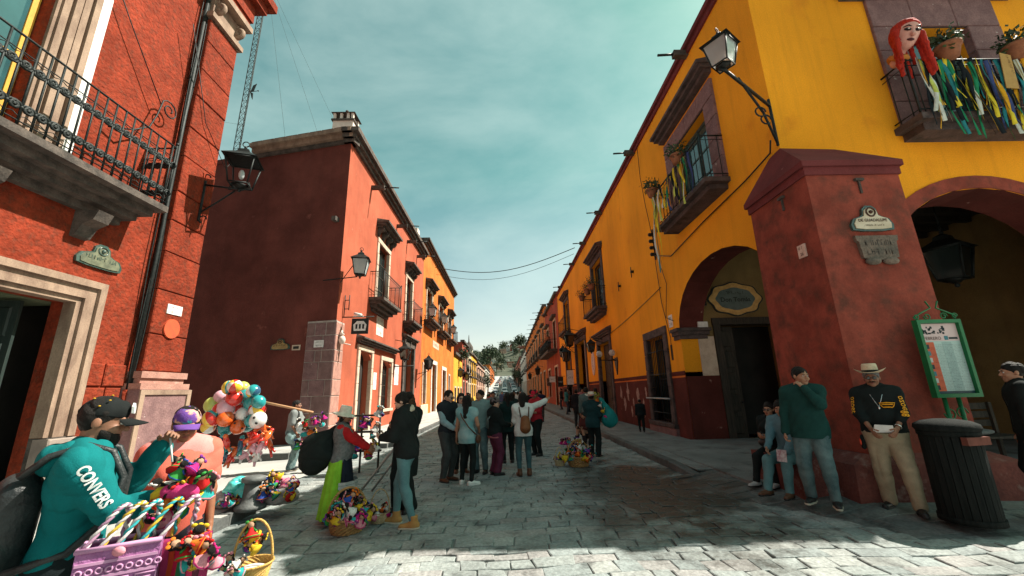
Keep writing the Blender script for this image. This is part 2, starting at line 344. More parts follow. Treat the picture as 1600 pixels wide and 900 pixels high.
def person(label, loc, face, h=1.7, female=False, lean=0, side=0, twist=0, head=(0, 0, 0), hands=None, poles=None, thumbs=None, curl=.55, feet=None, pel=None, fat=0, res=None,
           skin=None, top=None, bottom=None, shoes=None, hair=('short', None), group=None, extras=None, beard=False, glasses=None, facial=True, smile=0, toes=(.18, -.18)):
    """face: compass angle the person faces, 0 = towards -Y, positive turns to +X.  returns (thing, joints, scale)"""
    k = h/1.75; D = math.hypot(loc[0], loc[1]); res = res or max(.0075, D*.0013); gh = res/k
    t = T('person', label, 'person', loc, face, group); skin = skin or skin_a; hands = hands or {}; poles = poles or {}; feet = feet or {}; thumbs = thumbs or {}
    pel0 = A_(0, 0, .94); pv = A_(*(pel or (0, 0, .94)))
    Ru = rotm('Z', twist) @ rotm('Y', side) @ rotm('X', lean)
    up = lambda *p: pv + Ru @ (A_(*p)-pel0)
    sw = .165 if female else .185
    J = {'neck': up(0, .02, 1.475), 'chest': up(0, 0, 1.33), 'waist': up(0, 0, 1.06), 'pel': pv}
    for sd, sg in (('L', 1), ('R', -1)):
        J['sh'+sd] = up(sg*sw, .01, 1.415); J['hip'+sd] = pv+rotm('Z', twist*.4) @ A_(sg*.088, 0, -.03)
        w = hands.get(sd); w = up(sg*(.25+.6*fat), -.05, .86) if w is None else A_(*w)
        J['el'+sd], J['wr'+sd] = ik(J['sh'+sd], w, .285, .25, poles.get(sd, (sg*.35, .8, -.3)))
        fx = feet.get(sd, (sg*.105, 0, 0)); ft = A_(fx[0], fx[1], (fx[2] if len(fx) > 2 else 0)+.085)
        J['kn'+sd], J['an'+sd] = ik(J['hip'+sd], ft, .425, .425, (sg*.12, -1, .2)); J['ft'+sd] = fx[3] if len(fx) > 3 else toes[0 if sd == 'L' else 1]
    Rh = Ru @ rotm('Z', head[0]) @ rotm('X', head[1]) @ rotm('Y', head[2])
    hb = J['neck']+Ru @ A_(0, -.004, .055); hc = hb+Rh @ A_(0, -.022, .085); hp = lambda *p: hc+Rh @ A_(*p); J['head'] = hc; J['Rh'] = Rh; J['hp'] = hp; J['Ru'] = Ru; J['up'] = up
    fy = Ru[:, 1]
    def torso(s, g, bust=True, low=True):
        s.cap(up(-.095, .005, 1.345), up(.095, .005, 1.345), .112+g+fat*.3, k=.05, fl=(fy, 1.12))
        s.cap(up(0, 0, 1.30), up(0, -.01*0, 1.02), (.155 if not female else .14)+g+fat*.5, (.145 if not female else .125)+g+fat, k=.06, fl=(fy, 1.36-fat))
        if low: s.ell(pv+Ru @ A_(0, .012, -.015), A_(.168+fat*.6, .122+fat*.6, .125)+g, k=.06, rot=Ru)
        if fat: s.ell(up(0, -.05, 1.09), A_(.13+fat, .10+fat, .13+fat)+g, k=.06)
        for sg, sd in ((1, 'L'), (-1, 'R')): s.cap(J['neck'], J['sh'+sd], .055+g, .06+g, k=.05)
        if female and bust:
            for sg in (1, -1): s.ell(up(sg*.075, -.085, 1.28), A_(.066, .062, .068)+g, k=.05)
    def legs(s, g, flare=0, knee=None):
        for sd in 'LR':
            s.cap(J['hip'+sd], J['kn'+sd], .09+g+fat*.35, .056+g, k=.04); s.cap(J['kn'+sd], J['an'+sd], .054+g, .037+g+flare, k=.03)
            cm = J['kn'+sd]*.72+J['an'+sd]*.28+A_(0, .018, 0); s.ell(cm, A_(.047, .05, .1)+g, k=.04)
            if g < .005: pass
    def arm(s, sd, g, f, g2=None):
        g2 = g if g2 is None else g2; e, w, a = J['el'+sd], J['wr'+sd], J['sh'+sd]
        if f > .5: s.cap(a, e, .054+g+fat*.15, .042+g, k=.04); ff = (f-.5)*2; s.cap(e, e+(w-e)*ff, .042+g, .042+(.028-.042)*ff+g2, k=.025)
        else: s.cap(a, a+(e-a)*f*2, .056+g+fat*.15, .046+g2+.01, k=.04)
    b = Sdf(); torso(b, -.012); legs(b, -.006)
    for sd, sg in (('L', 1), ('R', -1)):
        arm(b, sd, -.004, 1.0)
        el, wr = J['el'+sd], J['wr'+sd]; d = unit(wr-el); th = A_(*thumbs.get(sd, (0, -1, .5))); th = unit(th-d*(th@d)); n = np.cross(d, th)
        inw = A_(-sg, 0, 0) @ Ru.T
        if n @ inw < 0 and sd not in thumbs: n = -n
        elif sd in thumbs: n = np.cross(d, th)*(1 if sd == 'L' else -1)
        J['pn'+sd] = n; J['hand'+sd] = wr+d*.085+n*.02
        b.cap(wr, wr+d*.07, .027, .033, k=.02, fl=(n, 1.7))
        for i, (o, ln) in enumerate(((.030, .068), (.010, .078), (-.010, .073), (-.029, .058))):
            p0 = wr+d*.085+th*o; r = .0098
            for q, (a, l) in enumerate(((curl*.6, .45), (curl*1.6, .33), (curl*2.6, .26))):
                di = d*math.cos(a)+n*math.sin(a); p1 = p0+di*ln*l*1.05; b.cap(p0, p1, r, r*.9, k=.005); p0 = p1; r *= .9
            if D > 14: pass
        tb = wr+d*.03+th*.026; t1 = tb+unit(d*.7+th*.6+n*.25)*.04; t2 = t1+unit(d*.9+th*.1+n*(.3+.6*curl))*.034; b.cap(tb, t1, .0135, .0115, k=.012); b.cap(t1, t2, .0115, .009, k=.005)
        a = J['an'+sd]; q = J['ft'+sd]; fd = A_(math.sin(q), -math.cos(q), 0); b.cap(a+fd*-.02-A_(0, 0, .045), a+fd*.14-A_(0, 0, .055), .03, .022, k=.02)
    b.cap(J['neck']-Ru @ A_(0, 0, .03), hp(0, .02, -.06), .056 if not female else .048, .052 if not female else .045, k=.03)
    b.ell(hp(0, .014, .032), (.076, .096, .09), k=.03, rot=Rh); b.ell(hp(0, -.03, -.038), (.06+fat*.12, .064, .077), k=.03, rot=Rh); b.ell(hp(0, -.068, -.092), (.025, .02, .02), k=.03, rot=Rh)
    b.cap(hp(0, -.09, .012), hp(0, -.112, -.024), .009, .0145, k=.014); b.cap(hp(-.034, -.083, .027), hp(.034, -.083, .027), .013, k=.016)
    for sg in (1, -1):
        b.ell(hp(sg*.078, .012, -.004), (.011, .021, .031), k=.008, rot=Rh); b.ell(hp(sg*.031, -.104, .006), (.018, .013, .011), k=.012, rot=Rh, sub=True); b.ell(hp(sg*.04, -.068, -.03), (.026, .022, .02), k=.02, rot=Rh); b.ell(hp(sg*.013, -.102, -.027), (.009, .009, .008), k=.008)
    b.cap(hp(-.017, -.0905, -.057), hp(.017, -.0905, -.057), .0085, k=.01)
    sdf_obj('body', b, gh, skin, t, k)
    def facepart(nm, mb, mat): 
        mb.v = [tuple(np.array(p)*k) for p in mb.v]; return mb.build(nm, mat, t, local=True)
    if facial and D < 13:
        rm = Matrix([list(r) for r in Rh])
        for sg in (1, -1):
            facepart('eye', MB().ell(hp(sg*.031, -.0855, .006), (.0135, .009, .0085), 8, 6, 0, rm).ell(hp(sg*.031, -.0925, .006), (.0062, .004, .0068), 8, 5, 1, rm), [eye_w, eye_d])
            facepart('eyebrow', MB().tube([hp(sg*.014, -.098, .024), hp(sg*.033, -.0985, .03), hp(sg*.05, -.085, .024)], [.003, .0042, .002], 5), hair[1] or hair_k)
        facepart('mouth', MB().ell(hp(0, -.0965, -.0545), (.019, .005, .0042), 8, 5, 0, rm).ell(hp(0, -.096, -.0625), (.016, .0055, .005), 8, 5, 0, rm), lip_m)
    if glasses:
        m = MB(); rm = Matrix([list(r) for r in Rh])
        for sg in (1, -1):
            m.ell(hp(sg*.032, -.108, .006), (.024, .005, .018), 10, 6, 0, rm); m.tube([hp(sg*.055, -.1, .012), hp(sg*.08, -.03, .012), hp(sg*.08, .02, .008)], .0028, 5)
        m.tube([hp(-.012, -.112, .01), hp(.012, -.112, .01)], .003, 5); facepart('glasses', m, glasses)
    if beard:
        s = Sdf(); s.ell(hp(0, -.034, -.05), (.066, .068, .075), rot=Rh); s.ell(hp(0, -.072, -.098), (.032, .024, .024), k=.03, rot=Rh); s.cut(hp(0, 0, -.028), Rh @ A_(0, -.25, 1)); s.cut(hp(0, -.01, 0), Rh @ A_(0, 1, 0)); s.ell(hp(0, -.105, -.058), (.02, .02, .011), k=.01, sub=True)
        s.wr = folds(.002, 90, 3); sdf_obj('beard', s, min(gh, .009), hair[1] or hair_k, t, k)
    # ---- hair
    hk, hm = hair[0], hair[1] or hair_k
    if hk:
        s = Sdf(); s.ell(hp(0, .02, .036), (.084, .103, .101), rot=Rh); s.cut(hp(0, -.092, .062), Rh @ A_(0, -.125, -.15))
        if hk != 'short': s.cuts = []; s.ell(hp(0, -.09, -.035), (.062, .06, .1), k=.02, rot=Rh, sub=True)
        if hk == 'long':
            for sg in (1, -1): s.cap(hp(sg*.07, .015, .0), hp(sg*.085, .03, -.24), .032, .03, k=.04)
            s.cap(hp(0, .075, .03), hp(0, .10, -.30), .065, .06, k=.05, fl=(Rh[:, 1], 1.3)); 
        if hk == 'shoulder':
            for sg in (1, -1): s.cap(hp(sg*.07, .0, .0), hp(sg*.085, .0, -.15), .034, .03, k=.04)
            s.cap(hp(0, .07, .03), hp(0, .085, -.14), .075, .07, k=.05)
        if hk == 'bun': s.ell(hp(0, .135, .03), .05, k=.02)
        if hk == 'braid':
            for sg in (1, -1): s.cap(hp(sg*.07, .04, -.05), hp(sg*.1, .0, -.28), .024, .016, k=.03)
        s.wr = folds(.0075, 75, 5); sdf_obj('hair', s, min(gh*1.0, .013), hm, t, k)
    # ---- clothes
    def pants(g=.012, mat=None, z0=1.0, ank=.07, flare=0, name='trousers', seed=1, amp=.0085):
        s = Sdf(); s.ell(pv+Ru @ A_(0, .012, -.015), A_(.168+fat*.6, .122+fat*.6, .125)+g, k=.05, rot=Ru); s.cap(up(0, 0, 1.06), up(0, 0, .98), (.145 if not female else .128)+g+fat, k=.05, fl=(fy, 1.36-fat)); legs(s, g, flare)
        s.wr = folds(amp, 30, seed); s.cut(up(0, 0, z0), Ru @ A_(0, 0, 1))
        for sd in 'LR': pass
        zc = min(J['anL'][2], J['anR'][2])-.085+ank
        if abs(J['anL'][2]-J['anR'][2]) < .05: s.cut((0, 0, zc), (0, 0, -1))
        return sdf_obj(name, s, gh, mat, t, k)
    def shirt(g=.014, mat=None, sleeve=1.0, hem=.88, neck=1.5, name='shirt', seed=2, amp=.0085, loose=0, cuff=None, vneck=False, arms=True, open_front=0):
        s = Sdf(); torso(s, g+loose)
        if hem < .84: s.cap(up(0, .0, .95), up(0, .0, hem), .165+g+loose+fat, .172+g+loose+fat, k=.05, fl=(fy, 1.35-fat))
        if arms:
            for sd in 'LR': arm(s, sd, g+.004, sleeve, cuff)
        s.wr = folds(amp, 28, seed); s.cut(up(0, 0, hem), Ru @ A_(0, 0, -1))
        s.cap(J['neck']-Ru @ A_(0, .0, .0), hp(0, .0, -.06), .058 if not female else .056, .06, k=.006, sub=True)
        if vneck: s.ell(J['neck']+Ru @ A_(0, -.1, -.07), (.045, .08, .09), k=.01, rot=Ru, sub=True)
        if open_front: s.fun(lambda X, Y, Z: np.maximum(np.abs(X-pv[0])-open_front*(.5+.5*np.clip((1.5-Z)/.6, 0, 1)), Y+.0), (-.12, -.4, .5), (.12, .05, 1.6), sub=True)
        return sdf_obj(name, s, gh, mat, t, k)
    def skirt(mat, z0=1.02, z1=.25, r0=.15, r1=.3, name='skirt', pleat=.014, np_=11, half=None, seed=3, amp=.004, fl=.82):
        s = Sdf()
        def fn(X, Y, Z):
            q = np.clip((z0-Z)/(z0-z1), 0, 1); an = np.arctan2(Y, X); r = r0+(r1-r0)*q**.75+pleat*q*np.sin(an*np_+2*np.sin(an*2.3)); return (np.sqrt(X*X+(Y/fl)**2)-r)*.8
        s.fun(fn, (-r1-.04, -r1-.04, z1), (r1+.04, r1+.04, z0)); s.cut((0, 0, z0), (0, 0, 1)); s.cut((0, 0, z1), (0, 0, -1)); s.wr = folds(amp, 20, seed)
        if half is not None: s.cut((half[0], half[1], 0), half[2])
        return sdf_obj(name, s, gh, mat, t, k)
    fns = {'pants': pants, 'shirt': shirt, 'skirt': skirt}
    for spec in (top or [])+(bottom or []):
        kind, kw = spec; fns[kind](**kw)
    if shoes:
        for sd in 'LR':
            s = Sdf(); a = J['an'+sd]; q = J['ft'+sd]; fd = A_(math.sin(q), -math.cos(q), 0); z = a[2]-.085; g = A_(a[0], a[1], z)
            s.cap(g-fd*.045+A_(0, 0, .045), g+fd*.02+A_(0, 0, .05), .044, .046, k=.03); s.cap(g+fd*.02+A_(0, 0, .04), g+fd*.155+A_(0, 0, .028), .045, .036, k=.03)
            if shoes[0] == 'boot': s.cap(g-fd*.01+A_(0, 0, .05), g-fd*.005+A_(0, 0, .17), .05, .053, k=.03); s.cut(g+A_(0, 0, .16), (0, 0, 1))
            else: s.cut(g+A_(0, 0, .085), (0, 0, 1))
            s.cut(g+A_(0, 0, .022), (0, 0, -1)); sh = sdf_obj('shoe', s, min(gh, .012), shoes[1], t, k)
            s2 = Sdf(); s2.cap(g-fd*.045+A_(0, 0, .02), g+fd*.02+A_(0, 0, .02), .047, .049, k=.03); s2.cap(g+fd*.02+A_(0, 0, .02), g+fd*.157+A_(0, 0, .02), .048, .039, k=.03); s2.cut(g+A_(0, 0, .024), (0, 0, 1)); s2.cut(g+A_(0, 0, .0), (0, 0, -1))
            sdf_obj('sole', s2, min(gh, .012), shoes[2] if len(shoes) > 2 else shoes[1], t, k)
    J['k'] = k; J['gh'] = gh
    return t, J, k
def hat(t, J, k, mat, crown=.105, brim=.155, hgt=.105, band=None, curl=.03, tilt=0, up=.075, name='hat', droop=0):
    """brimmed hat: pinched crown, curved brim, optional band"""
    Rh = J['Rh'] @ rotm('X', tilt); c = J['hp'](0, .012, up); n = 28
    def put(mb, prof, mi=0):
        vs, fs = [], []
        for (r, z, cu) in prof:
            for i in range(n):
                a = 2*math.pi*i/n; x, y = r*math.cos(a)*.9, r*math.sin(a)*1.05
                vs.append((c+Rh @ A_(x, y, z+cu*(math.cos(a)**2)-droop*max(0, r-crown)*(1 if cu == 0 else 1)))*k)
        for j in range(len(prof)-1):
            for i in range(n): fs.append((j*n+i, j*n+(i+1) % n, (j+1)*n+(i+1) % n, (j+1)*n+i))
        mb.add(vs, fs, mi, True)
    m = MB(); put(m, [(crown*.98, -.004, 0), (brim*.8, -.004, curl*.45), (brim, .0, curl), (brim+.003, .004, curl), (brim*.8, .004, curl*.45), (crown, .006, 0), (crown*.97, hgt*.5, 0), (crown*.9, hgt*.88, 0), (crown*.8, hgt, 0), (crown*.5, hgt*.93, 0), (.005, hgt*.86, 0)])
    h = m.build(name, mat, t, local=True)
    if band: m = MB(); put(m, [(crown+.003, .006, 0), (crown+.004, .008, 0), (crown*.985+.003, .034, 0), (crown*.98, .035, 0)]); m.build('hat_band', band, h, local=True)
    return h
def ballcap(t, J, k, mat, vmat=None, res=.008, logo=None):
    Rh, hp = J['Rh'], J['hp']; s = Sdf(); s.ell(hp(0, .014, .045), (.086, .106, .092), rot=Rh); s.ell(hp(0, -.06, .07), (.055, .03, .05), k=.03, rot=Rh); s.cut(hp(0, 0, .032), Rh @ A_(0, 0, -1)); c = sdf_obj('cap', s, res, mat, t, k)
    m = MB(); vs = []; nA, nB = 14, 5
    for lay in (0, -.006):
        for j in range(nB):
            for i in range(nA):
                a = -1.25+2.5*i/(nA-1); r = j/(nB-1); x = .085*math.sin(a)*(1-.1*r); y = -.055-.055*math.cos(a)-r*.085*math.cos(a)**.7; z = .036-.55*x*x*6*(.4+r)-.012*r+lay; vs.append(hp(x, y, z)*k)
    o2 = nA*nB; fs = []
    for j in range(nB-1):
        for i in range(nA-1): a = j*nA+i; fs += [(a, a+nA, a+nA+1, a+1), (o2+a, o2+a+1, o2+a+nA+1, o2+a+nA)]
    for i in range(nA-1): a = (nB-1)*nA+i; fs.append((a, o2+a, o2+a+1, a+1))
    m.add(vs, fs, 0, True); m.build('visor', vmat or mat, c, local=True); 
    m = MB(); m.ell(hp(0, .014, .137)*k, (.01*k, .01*k, .006*k), 8, 5); m.build('button', vmat or mat, c, local=True)
    return c
def lp(t, mb, name, mat, parent=None):          # extra mesh in a person's own (scaled) frame
    return mb.build(name, mat, parent or t, local=True)
# ------------------------------------------------------------------ ground, street, pavements
m_ground = M('packed_earth', (.31, .305, .29), (.38, .375, .355), sc=.6, bump=.4, bsc=8)
m_joint = M('dirty_joint', (.13, .14, .135), (.19, .2, .19), sc=3, rough=.95, bump=.5, bsc=40)
m_stone = [M('paving_stone_%s' % n, c, tuple(x*.62 for x in c), sc=1.6, rough=r, bump=.8, bsc=16, fine=.24, c3=tuple(x*.34 for x in c), sc3=3.2, th3=(.57, .69)) for n, c, r in
           (('grey', (.265, .29, .28), .75), ('pale', (.31, .325, .31), .8), ('rose', (.285, .28, .27), .78), ('blue', (.24, .27, .265), .72))]
m_wet = M('damp_stained_stone', (.10, .095, .085), (.06, .055, .048), sc=2.2, rough=.38, bump=.6, bsc=12, fine=.2, c3=(.12, .075, .045), sc3=.9, th3=(.5, .66))
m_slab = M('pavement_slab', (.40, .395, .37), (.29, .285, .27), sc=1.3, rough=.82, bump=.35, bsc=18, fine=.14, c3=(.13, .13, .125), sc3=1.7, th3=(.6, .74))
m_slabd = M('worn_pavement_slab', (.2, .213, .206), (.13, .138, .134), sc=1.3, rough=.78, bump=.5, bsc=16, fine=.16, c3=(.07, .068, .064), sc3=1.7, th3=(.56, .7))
m_kerb = M('kerb_stone', (.115, .12, .115), (.065, .068, .066), sc=2.2, rough=.85, bump=.5, bsc=20, fine=.15)
def sheet(name, xs, ys, zf, mat):
    n, m = len(xs), len(ys); vs = [(x, y, zf(x, y)) for y in ys for x in xs]; fs = [(j*n+i, j*n+i+1, (j+1)*n+i+1, (j+1)*n+i) for j in range(m-1) for i in range(n-1)]
    return MB().add(vs, fs).build(name, mat, smooth=True)
xs = [-1200, -600, -300, -150, -80, -50, -30, -22, -16, -12, -10, -8, -6.5, -5.5, -4.8, -4.2, -3.5, 0, 3, 6, 12, 30, 80, 150, 300, 600, 1200]
ys = [-60, -20, 0, 4, 6, 7, 8, 8.5, 9, 9.5, 10, 10.5, 11, 11.5, 12, 12.5, 14, 15.8, 16.2, 16.6, 17, 20, 30, 50, 80, 95]+[100+10*i for i in range(31)]+[450, 600, 900, 1400]
struct(sheet('ground', xs, ys, lambda x, y: gz(x, y)-.05, m_ground))
KX = 3.42                                         # right kerb line
st = struct(sheet('street', [-4.4, -2, 0, 2, 5.2], [-2, 2, 4, 6, 10, 20, 40, 60, 80, 95]+[100+10*i for i in range(31)], lambda x, y: gz(x, y)-.018, m_joint))
def stain(m, cx, cy, rx, ry):                    # damp brown patch where the street drains, wandering in outline
    t = m.node_tree; b = t.nodes['Principled BSDF']; N = t.nodes.new; L = t.links.new; src = b.inputs['Base Color'].links[0].from_socket
    tc = N('ShaderNodeTexCoord'); mp = N('ShaderNodeMapping'); mp.inputs['Location'].default_value = (-cx/rx, -cy/ry, 0); mp.inputs['Scale'].default_value = (1/rx, 1/ry, 0); L(tc.outputs['Object'], mp.inputs[0])
    ln = N('ShaderNodeVectorMath'); ln.operation = 'LENGTH'; L(mp.outputs[0], ln.inputs[0]); n = N('ShaderNodeTexNoise'); n.inputs['Scale'].default_value = 1.3; n.inputs['Detail'].default_value = 9; n.inputs['Roughness'].default_value = .7; L(tc.outputs['Object'], n.inputs['Vector'])
    a = N('ShaderNodeMath'); a.operation = 'MULTIPLY_ADD'; L(n.outputs[0], a.inputs[0]); a.inputs[1].default_value = 2.6; a.inputs[2].default_value = -1.3
    c = N('ShaderNodeMath'); c.operation = 'ADD'; L(ln.outputs['Value'], c.inputs[0]); L(a.outputs[0], c.inputs[1]); mr = N('ShaderNodeMapRange'); mr.inputs[1].default_value = .6; mr.inputs[2].default_value = 1.15; mr.inputs[3].default_value = .9; mr.inputs[4].default_value = 0; L(c.outputs[0], mr.inputs[0])
    x = N('ShaderNodeMix'); x.data_type = 'RGBA'; L(mr.outputs[0], x.inputs[0]); L(src, x.inputs[6]); x.inputs[7].default_value = (.032, .028, .022, 1); L(x.outputs[2], b.inputs['Base Color'])
    r = N('ShaderNodeMapRange'); r.inputs[1].default_value = 0; r.inputs[2].default_value = 1; r.inputs[3].default_value = b.inputs['Roughness'].default_value; r.inputs[4].default_value = .35; L(mr.outputs[0], r.inputs[0]); L(r.outputs[0], b.inputs['Roughness'])
m_ramp = [M('shade_darkened_stone_%s' % n, c, tuple(x*.6 for x in c), sc=1.6, rough=.75, bump=.9, bsc=16, fine=.24, c3=tuple(x*.36 for x in c), sc3=2.6, th3=(.52, .68)) for n, c in (('grey', (.17, .182, .177)), ('dark', (.135, .147, .143)), ('rose', (.17, .165, .158)))]  # corner-ramp stones darkened to put its deeper shade into the colour
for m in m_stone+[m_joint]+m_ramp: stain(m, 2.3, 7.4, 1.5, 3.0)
# paving stones, row after row across the street
stones = []
y = 2.6; row = 0
while y < 46:
    hgt = random.uniform(.17, .27) if y < 20 else .5
    x0 = -4.3 if y < 12 else -3.75
    x1 = 9.0 if y < 5.2 else (4.6 if y < 7.2 else KX-.02)
    x = x0-random.uniform(0, .4); bend = .06*math.sin(row*1.3)
    while x < x1:
        w = random.uniform(.2, .47)
        xa, xb = max(x, x0), min(x+w, x1)
        if xb-xa > .12: stones.append((xa, xb, y, y+hgt, row))
        x += w
    y += hgt; row += 1
def stone_mesh(mb, xa, xb, ya, yb, mi=0, ox=0, oy=0, zf=gz):
    g = .005; j = lambda s: random.uniform(-s, s); t = random.uniform(-.005, .006); tl = [t+j(.004) for _ in range(4)]
    wob = lambda x, y: (x+.035*math.sin(y*2.1+x*.7), y+.05*math.sin(x*1.1)+.03*math.sin(x*3.1+y))
    c = [(xa+g, ya+g), (xb-g, ya+g), (xb-g, yb-g), (xa+g, yb-g)]; c = [wob(x+j(.02), y+j(.02)) for x, y in c]
    cx = sum(p[0] for p in c)/4; cy = sum(p[1] for p in c)/4; z0 = [zf(x, y) for x, y in c]
    b = .01; ring = []
    for i, (x, y) in enumerate(c): ring.append((x-ox, y-oy, z0[i]-.03))
    for i, (x, y) in enumerate(c): ring.append((x-ox, y-oy, z0[i]-.006+tl[i]))
    for i, (x, y) in enumerate(c): d = math.hypot(cx-x, cy-y); ring.append((x+(cx-x)/d*b-ox, y+(cy-y)/d*b-oy, z0[i]+tl[i]))
    ring.append((cx-ox, cy-oy, sum(z0)/4+t+.003))
    fs = []
    for k in (0, 4):
        for i in range(4): q = (i+1) % 4; fs.append((k+i, k+q, k+4+q, k+4+i))
    for i in range(4): fs.append((8+i, 8+(i+1) % 4, 12))
    mb.add(ring, fs, mi)
def stone_mat(x, y):
    d = math.hypot((x-2.2-.25*math.sin(y))/1.3, (y-7.2)/2.6)
    return random.choice((0, 0, 1, 2, 3))
def rz_(x, y): return gz(x, y)+.135*sstep(0, 1, min((x-KX+.05)/.5 if y > 8.3 else (x-3.0-.55*max(0, 7.2-y))/1.3, (y-4.6)/1.6))+.002
stones = [s_ for s_ in stones if rz_((s_[0]+s_[1])/2, (s_[2]+s_[3])/2) < .012 or s_[2] > 8]
stones.sort(key=lambda s: (s[0]+s[1])**2/4+(s[2])**2 + (0 if abs((s[0]+s[1])/2) < (s[2])*1.27 else 1e4))
allm = m_stone+[m_wet]; rest = MB()
for i, (xa, xb, ya, yb, rw) in enumerate(stones):
    mi = stone_mat((xa+xb)/2, ya)
    if i < 290:
        mb = MB(); stone_mesh(mb, xa, xb, ya, yb); mb.build('paving_stone', allm[mi], st)
    else: stone_mesh(rest, xa, xb, ya, yb, mi)
rest.build('far_paving_stones', allm, st)['kind'] = 'stuff'
# right pavement, ramped down to the crossing
pr = struct(sheet('pavement_right', [KX+.16+.19*i for i in range(12)], [8.2+.8*i for i in range(41)]+[45, 55, 70, 95, 120, 200, 300, 400], lambda x, y: gz(x, y)+.118, m_joint))
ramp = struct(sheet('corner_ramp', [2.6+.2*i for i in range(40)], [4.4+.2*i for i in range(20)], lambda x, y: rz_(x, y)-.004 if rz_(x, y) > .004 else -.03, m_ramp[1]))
y = 4.6
while y < 8.15:
    hg = random.uniform(.2, .34); x = 3.0
    while x < 8.2:
        w = random.uniform(.26, .6); cx, cy = x+w/2, y+hg/2
        if rz_(cx, cy) >= .012 and not (cx > 4.7 and cy > 5.7) and not (cx > 4.3 and cy > 6.2):
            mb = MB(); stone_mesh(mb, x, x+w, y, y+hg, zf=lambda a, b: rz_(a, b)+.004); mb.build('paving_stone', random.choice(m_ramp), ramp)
        x += w
    y += hg
y = 8.2
while y < 34:
    L_ = random.uniform(.7, 1.15); x = KX+.17
    cuts = [KX+.17, KX+.17+random.uniform(.55, .8), KX+.17+random.uniform(1.2, 1.45), 5.46]
    for a, b in zip(cuts, cuts[1:]):
        f = Fr((0, 0, gz(4, y)+.115), (1, 0, 0), (0, 0, 1)); mb = MB(); z = gz(4, y)+.13+random.uniform(-.004, .006); g = .006; bv = .012
        P = [(a+g, y+g), (b-g, y+g), (b-g, y+L_-g), (a+g, y+L_-g)]; I = [(a+g+bv, y+g+bv), (b-g-bv, y+g+bv), (b-g-bv, y+L_-g-bv), (a+g+bv, y+L_-g-bv)]
        vs = [(*p, z-.03) for p in P]+[(*p, z-.008) for p in P]+[(*p, z+random.uniform(-.003, .003)) for p in I]
        fs = [(k+i, k+(i+1) % 4, k+4+(i+1) % 4, k+4+i) for k in (0, 4) for i in range(4)]+[(8, 9, 10, 11)]
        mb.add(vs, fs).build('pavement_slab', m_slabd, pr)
    y += L_
y = 8.0
while y < 40:
    L_ = random.uniform(.8, 1.2); a, b = KX, KX+.16; z = gz(KX, y)+.135; t0 = .06 if y < 8.4 else 0
    mb = MB(); mb.add([(a, y+.006, -.05), (b, y+.006, -.05), (b, y+L_-.006, -.05), (a, y+L_-.006, -.05), (a+.006, y+.006, z-.02-t0), (b, y+.006, z-t0), (b, y+L_-.006, z), (a+.006, y+L_-.006, z-.02), (a+.03, y+.006, z-t0), (a+.03, y+L_-.006, z)],
                      [(3, 0, 4, 7), (4, 8, 9, 7), (8, 5, 6, 9), (0, 1, 5, 8, 4), (2, 3, 7, 9, 6)]); mb.build('kerb_stone', m_kerb, pr); y += L_
MB().box(KX, KX+.16, 40, 95, -.05, .13).build('far_kerb', m_kerb, pr)
# left pavements: the block in front of the left building, the strip along the red building
def slab_field(name, poly_x0, poly_x1, y0, y1, z, nx, ny, mat, kerb_sides, zf=None):
    zf = zf or (lambda x, y: z)
    n, mm = 9, 9
    base = sheet(name, [poly_x0+(poly_x1-poly_x0)*i/8 for i in range(9)], [y0+(y1-y0)*i/8 for i in range(9)], lambda x, y: zf(x, y)-.012, m_joint); struct(base)
    for i in range(nx):
        for j in range(ny):
            a, b = poly_x0+(poly_x1-poly_x0)*i/nx, poly_x0+(poly_x1-poly_x0)*(i+1)/nx; off = 0
            c, d = y0+(y1-y0)*j/ny, y0+(y1-y0)*(j+1)/ny; g = .006; bv = .01
            P = [(a+g, c+g), (b-g, c+g), (b-g, d-g), (a+g, d-g)]; I = [(a+g+bv, c+g+bv), (b-g-bv, c+g+bv), (b-g-bv, d-g-bv), (a+g+bv, d-g-bv)]
            vs = [(*p, zf(*p)-.03) for p in P]+[(*p, zf(*p)-.006) for p in P]+[(*p, zf(*p)+random.uniform(-.002, .003)) for p in I]
            fs = [(k+q, k+(q+1) % 4, k+4+(q+1) % 4, k+4+q) for k in (0, 4) for q in range(4)]+[(8, 9, 10, 11)]
            MB().add(vs, fs).build('pavement_slab', mat, base)
    for (xa, ya, xb, yb) in kerb_sides:
        L_ = math.hypot(xb-xa, yb-ya); k = max(1, int(L_/.95)); ux, uy = (xb-xa)/L_, (yb-ya)/L_
        for i in range(k):
            s0, s1 = L_*i/k+.004, L_*(i+1)/k-.004; F = Fr((xa, ya, 0), (ux, uy, 0), (uy, -ux, 0)); zt = zf(xa+ux*(s0+s1)/2, ya+uy*(s0+s1)/2)+.004
            mb = MB(); mb.fbox(F, s0, s1, zt-.4, zt, -.16, .02); mb.build('kerb_stone', m_kerb, base)
    return base
slab_field('pavement_left', -8.6, -3.75, -2, 7.05, .14, 5, 10, m_slab, [(-3.75, -2, -3.75, 7.05), (-3.75, 7.05, -8.6, 7.05)], lambda x, y: .14-.09*sstep(5.9, 4.2, y))
slab_field('pavement_side_street', -16, -6.4, 12.9, 16.8, 0, 9, 4, m_slab, [(-6.4, 12.9, -16, 12.9)], lambda x, y: gz(x, 12.6)+.13)
slab_field('pavement_far_left', -6.5, -3.85, 14.0, 40, 0, 3, 22, m_slab, [(-3.85, 40, -3.85, 14.0), (-3.85, 14.0, -6.4, 14.0)], lambda x, y: gz(-4, y)+.12)
MB().box(-6.33, -3.85, 40, 120, -.1, .12).build('far_pavement', m_slab)['kind'] = 'structure'
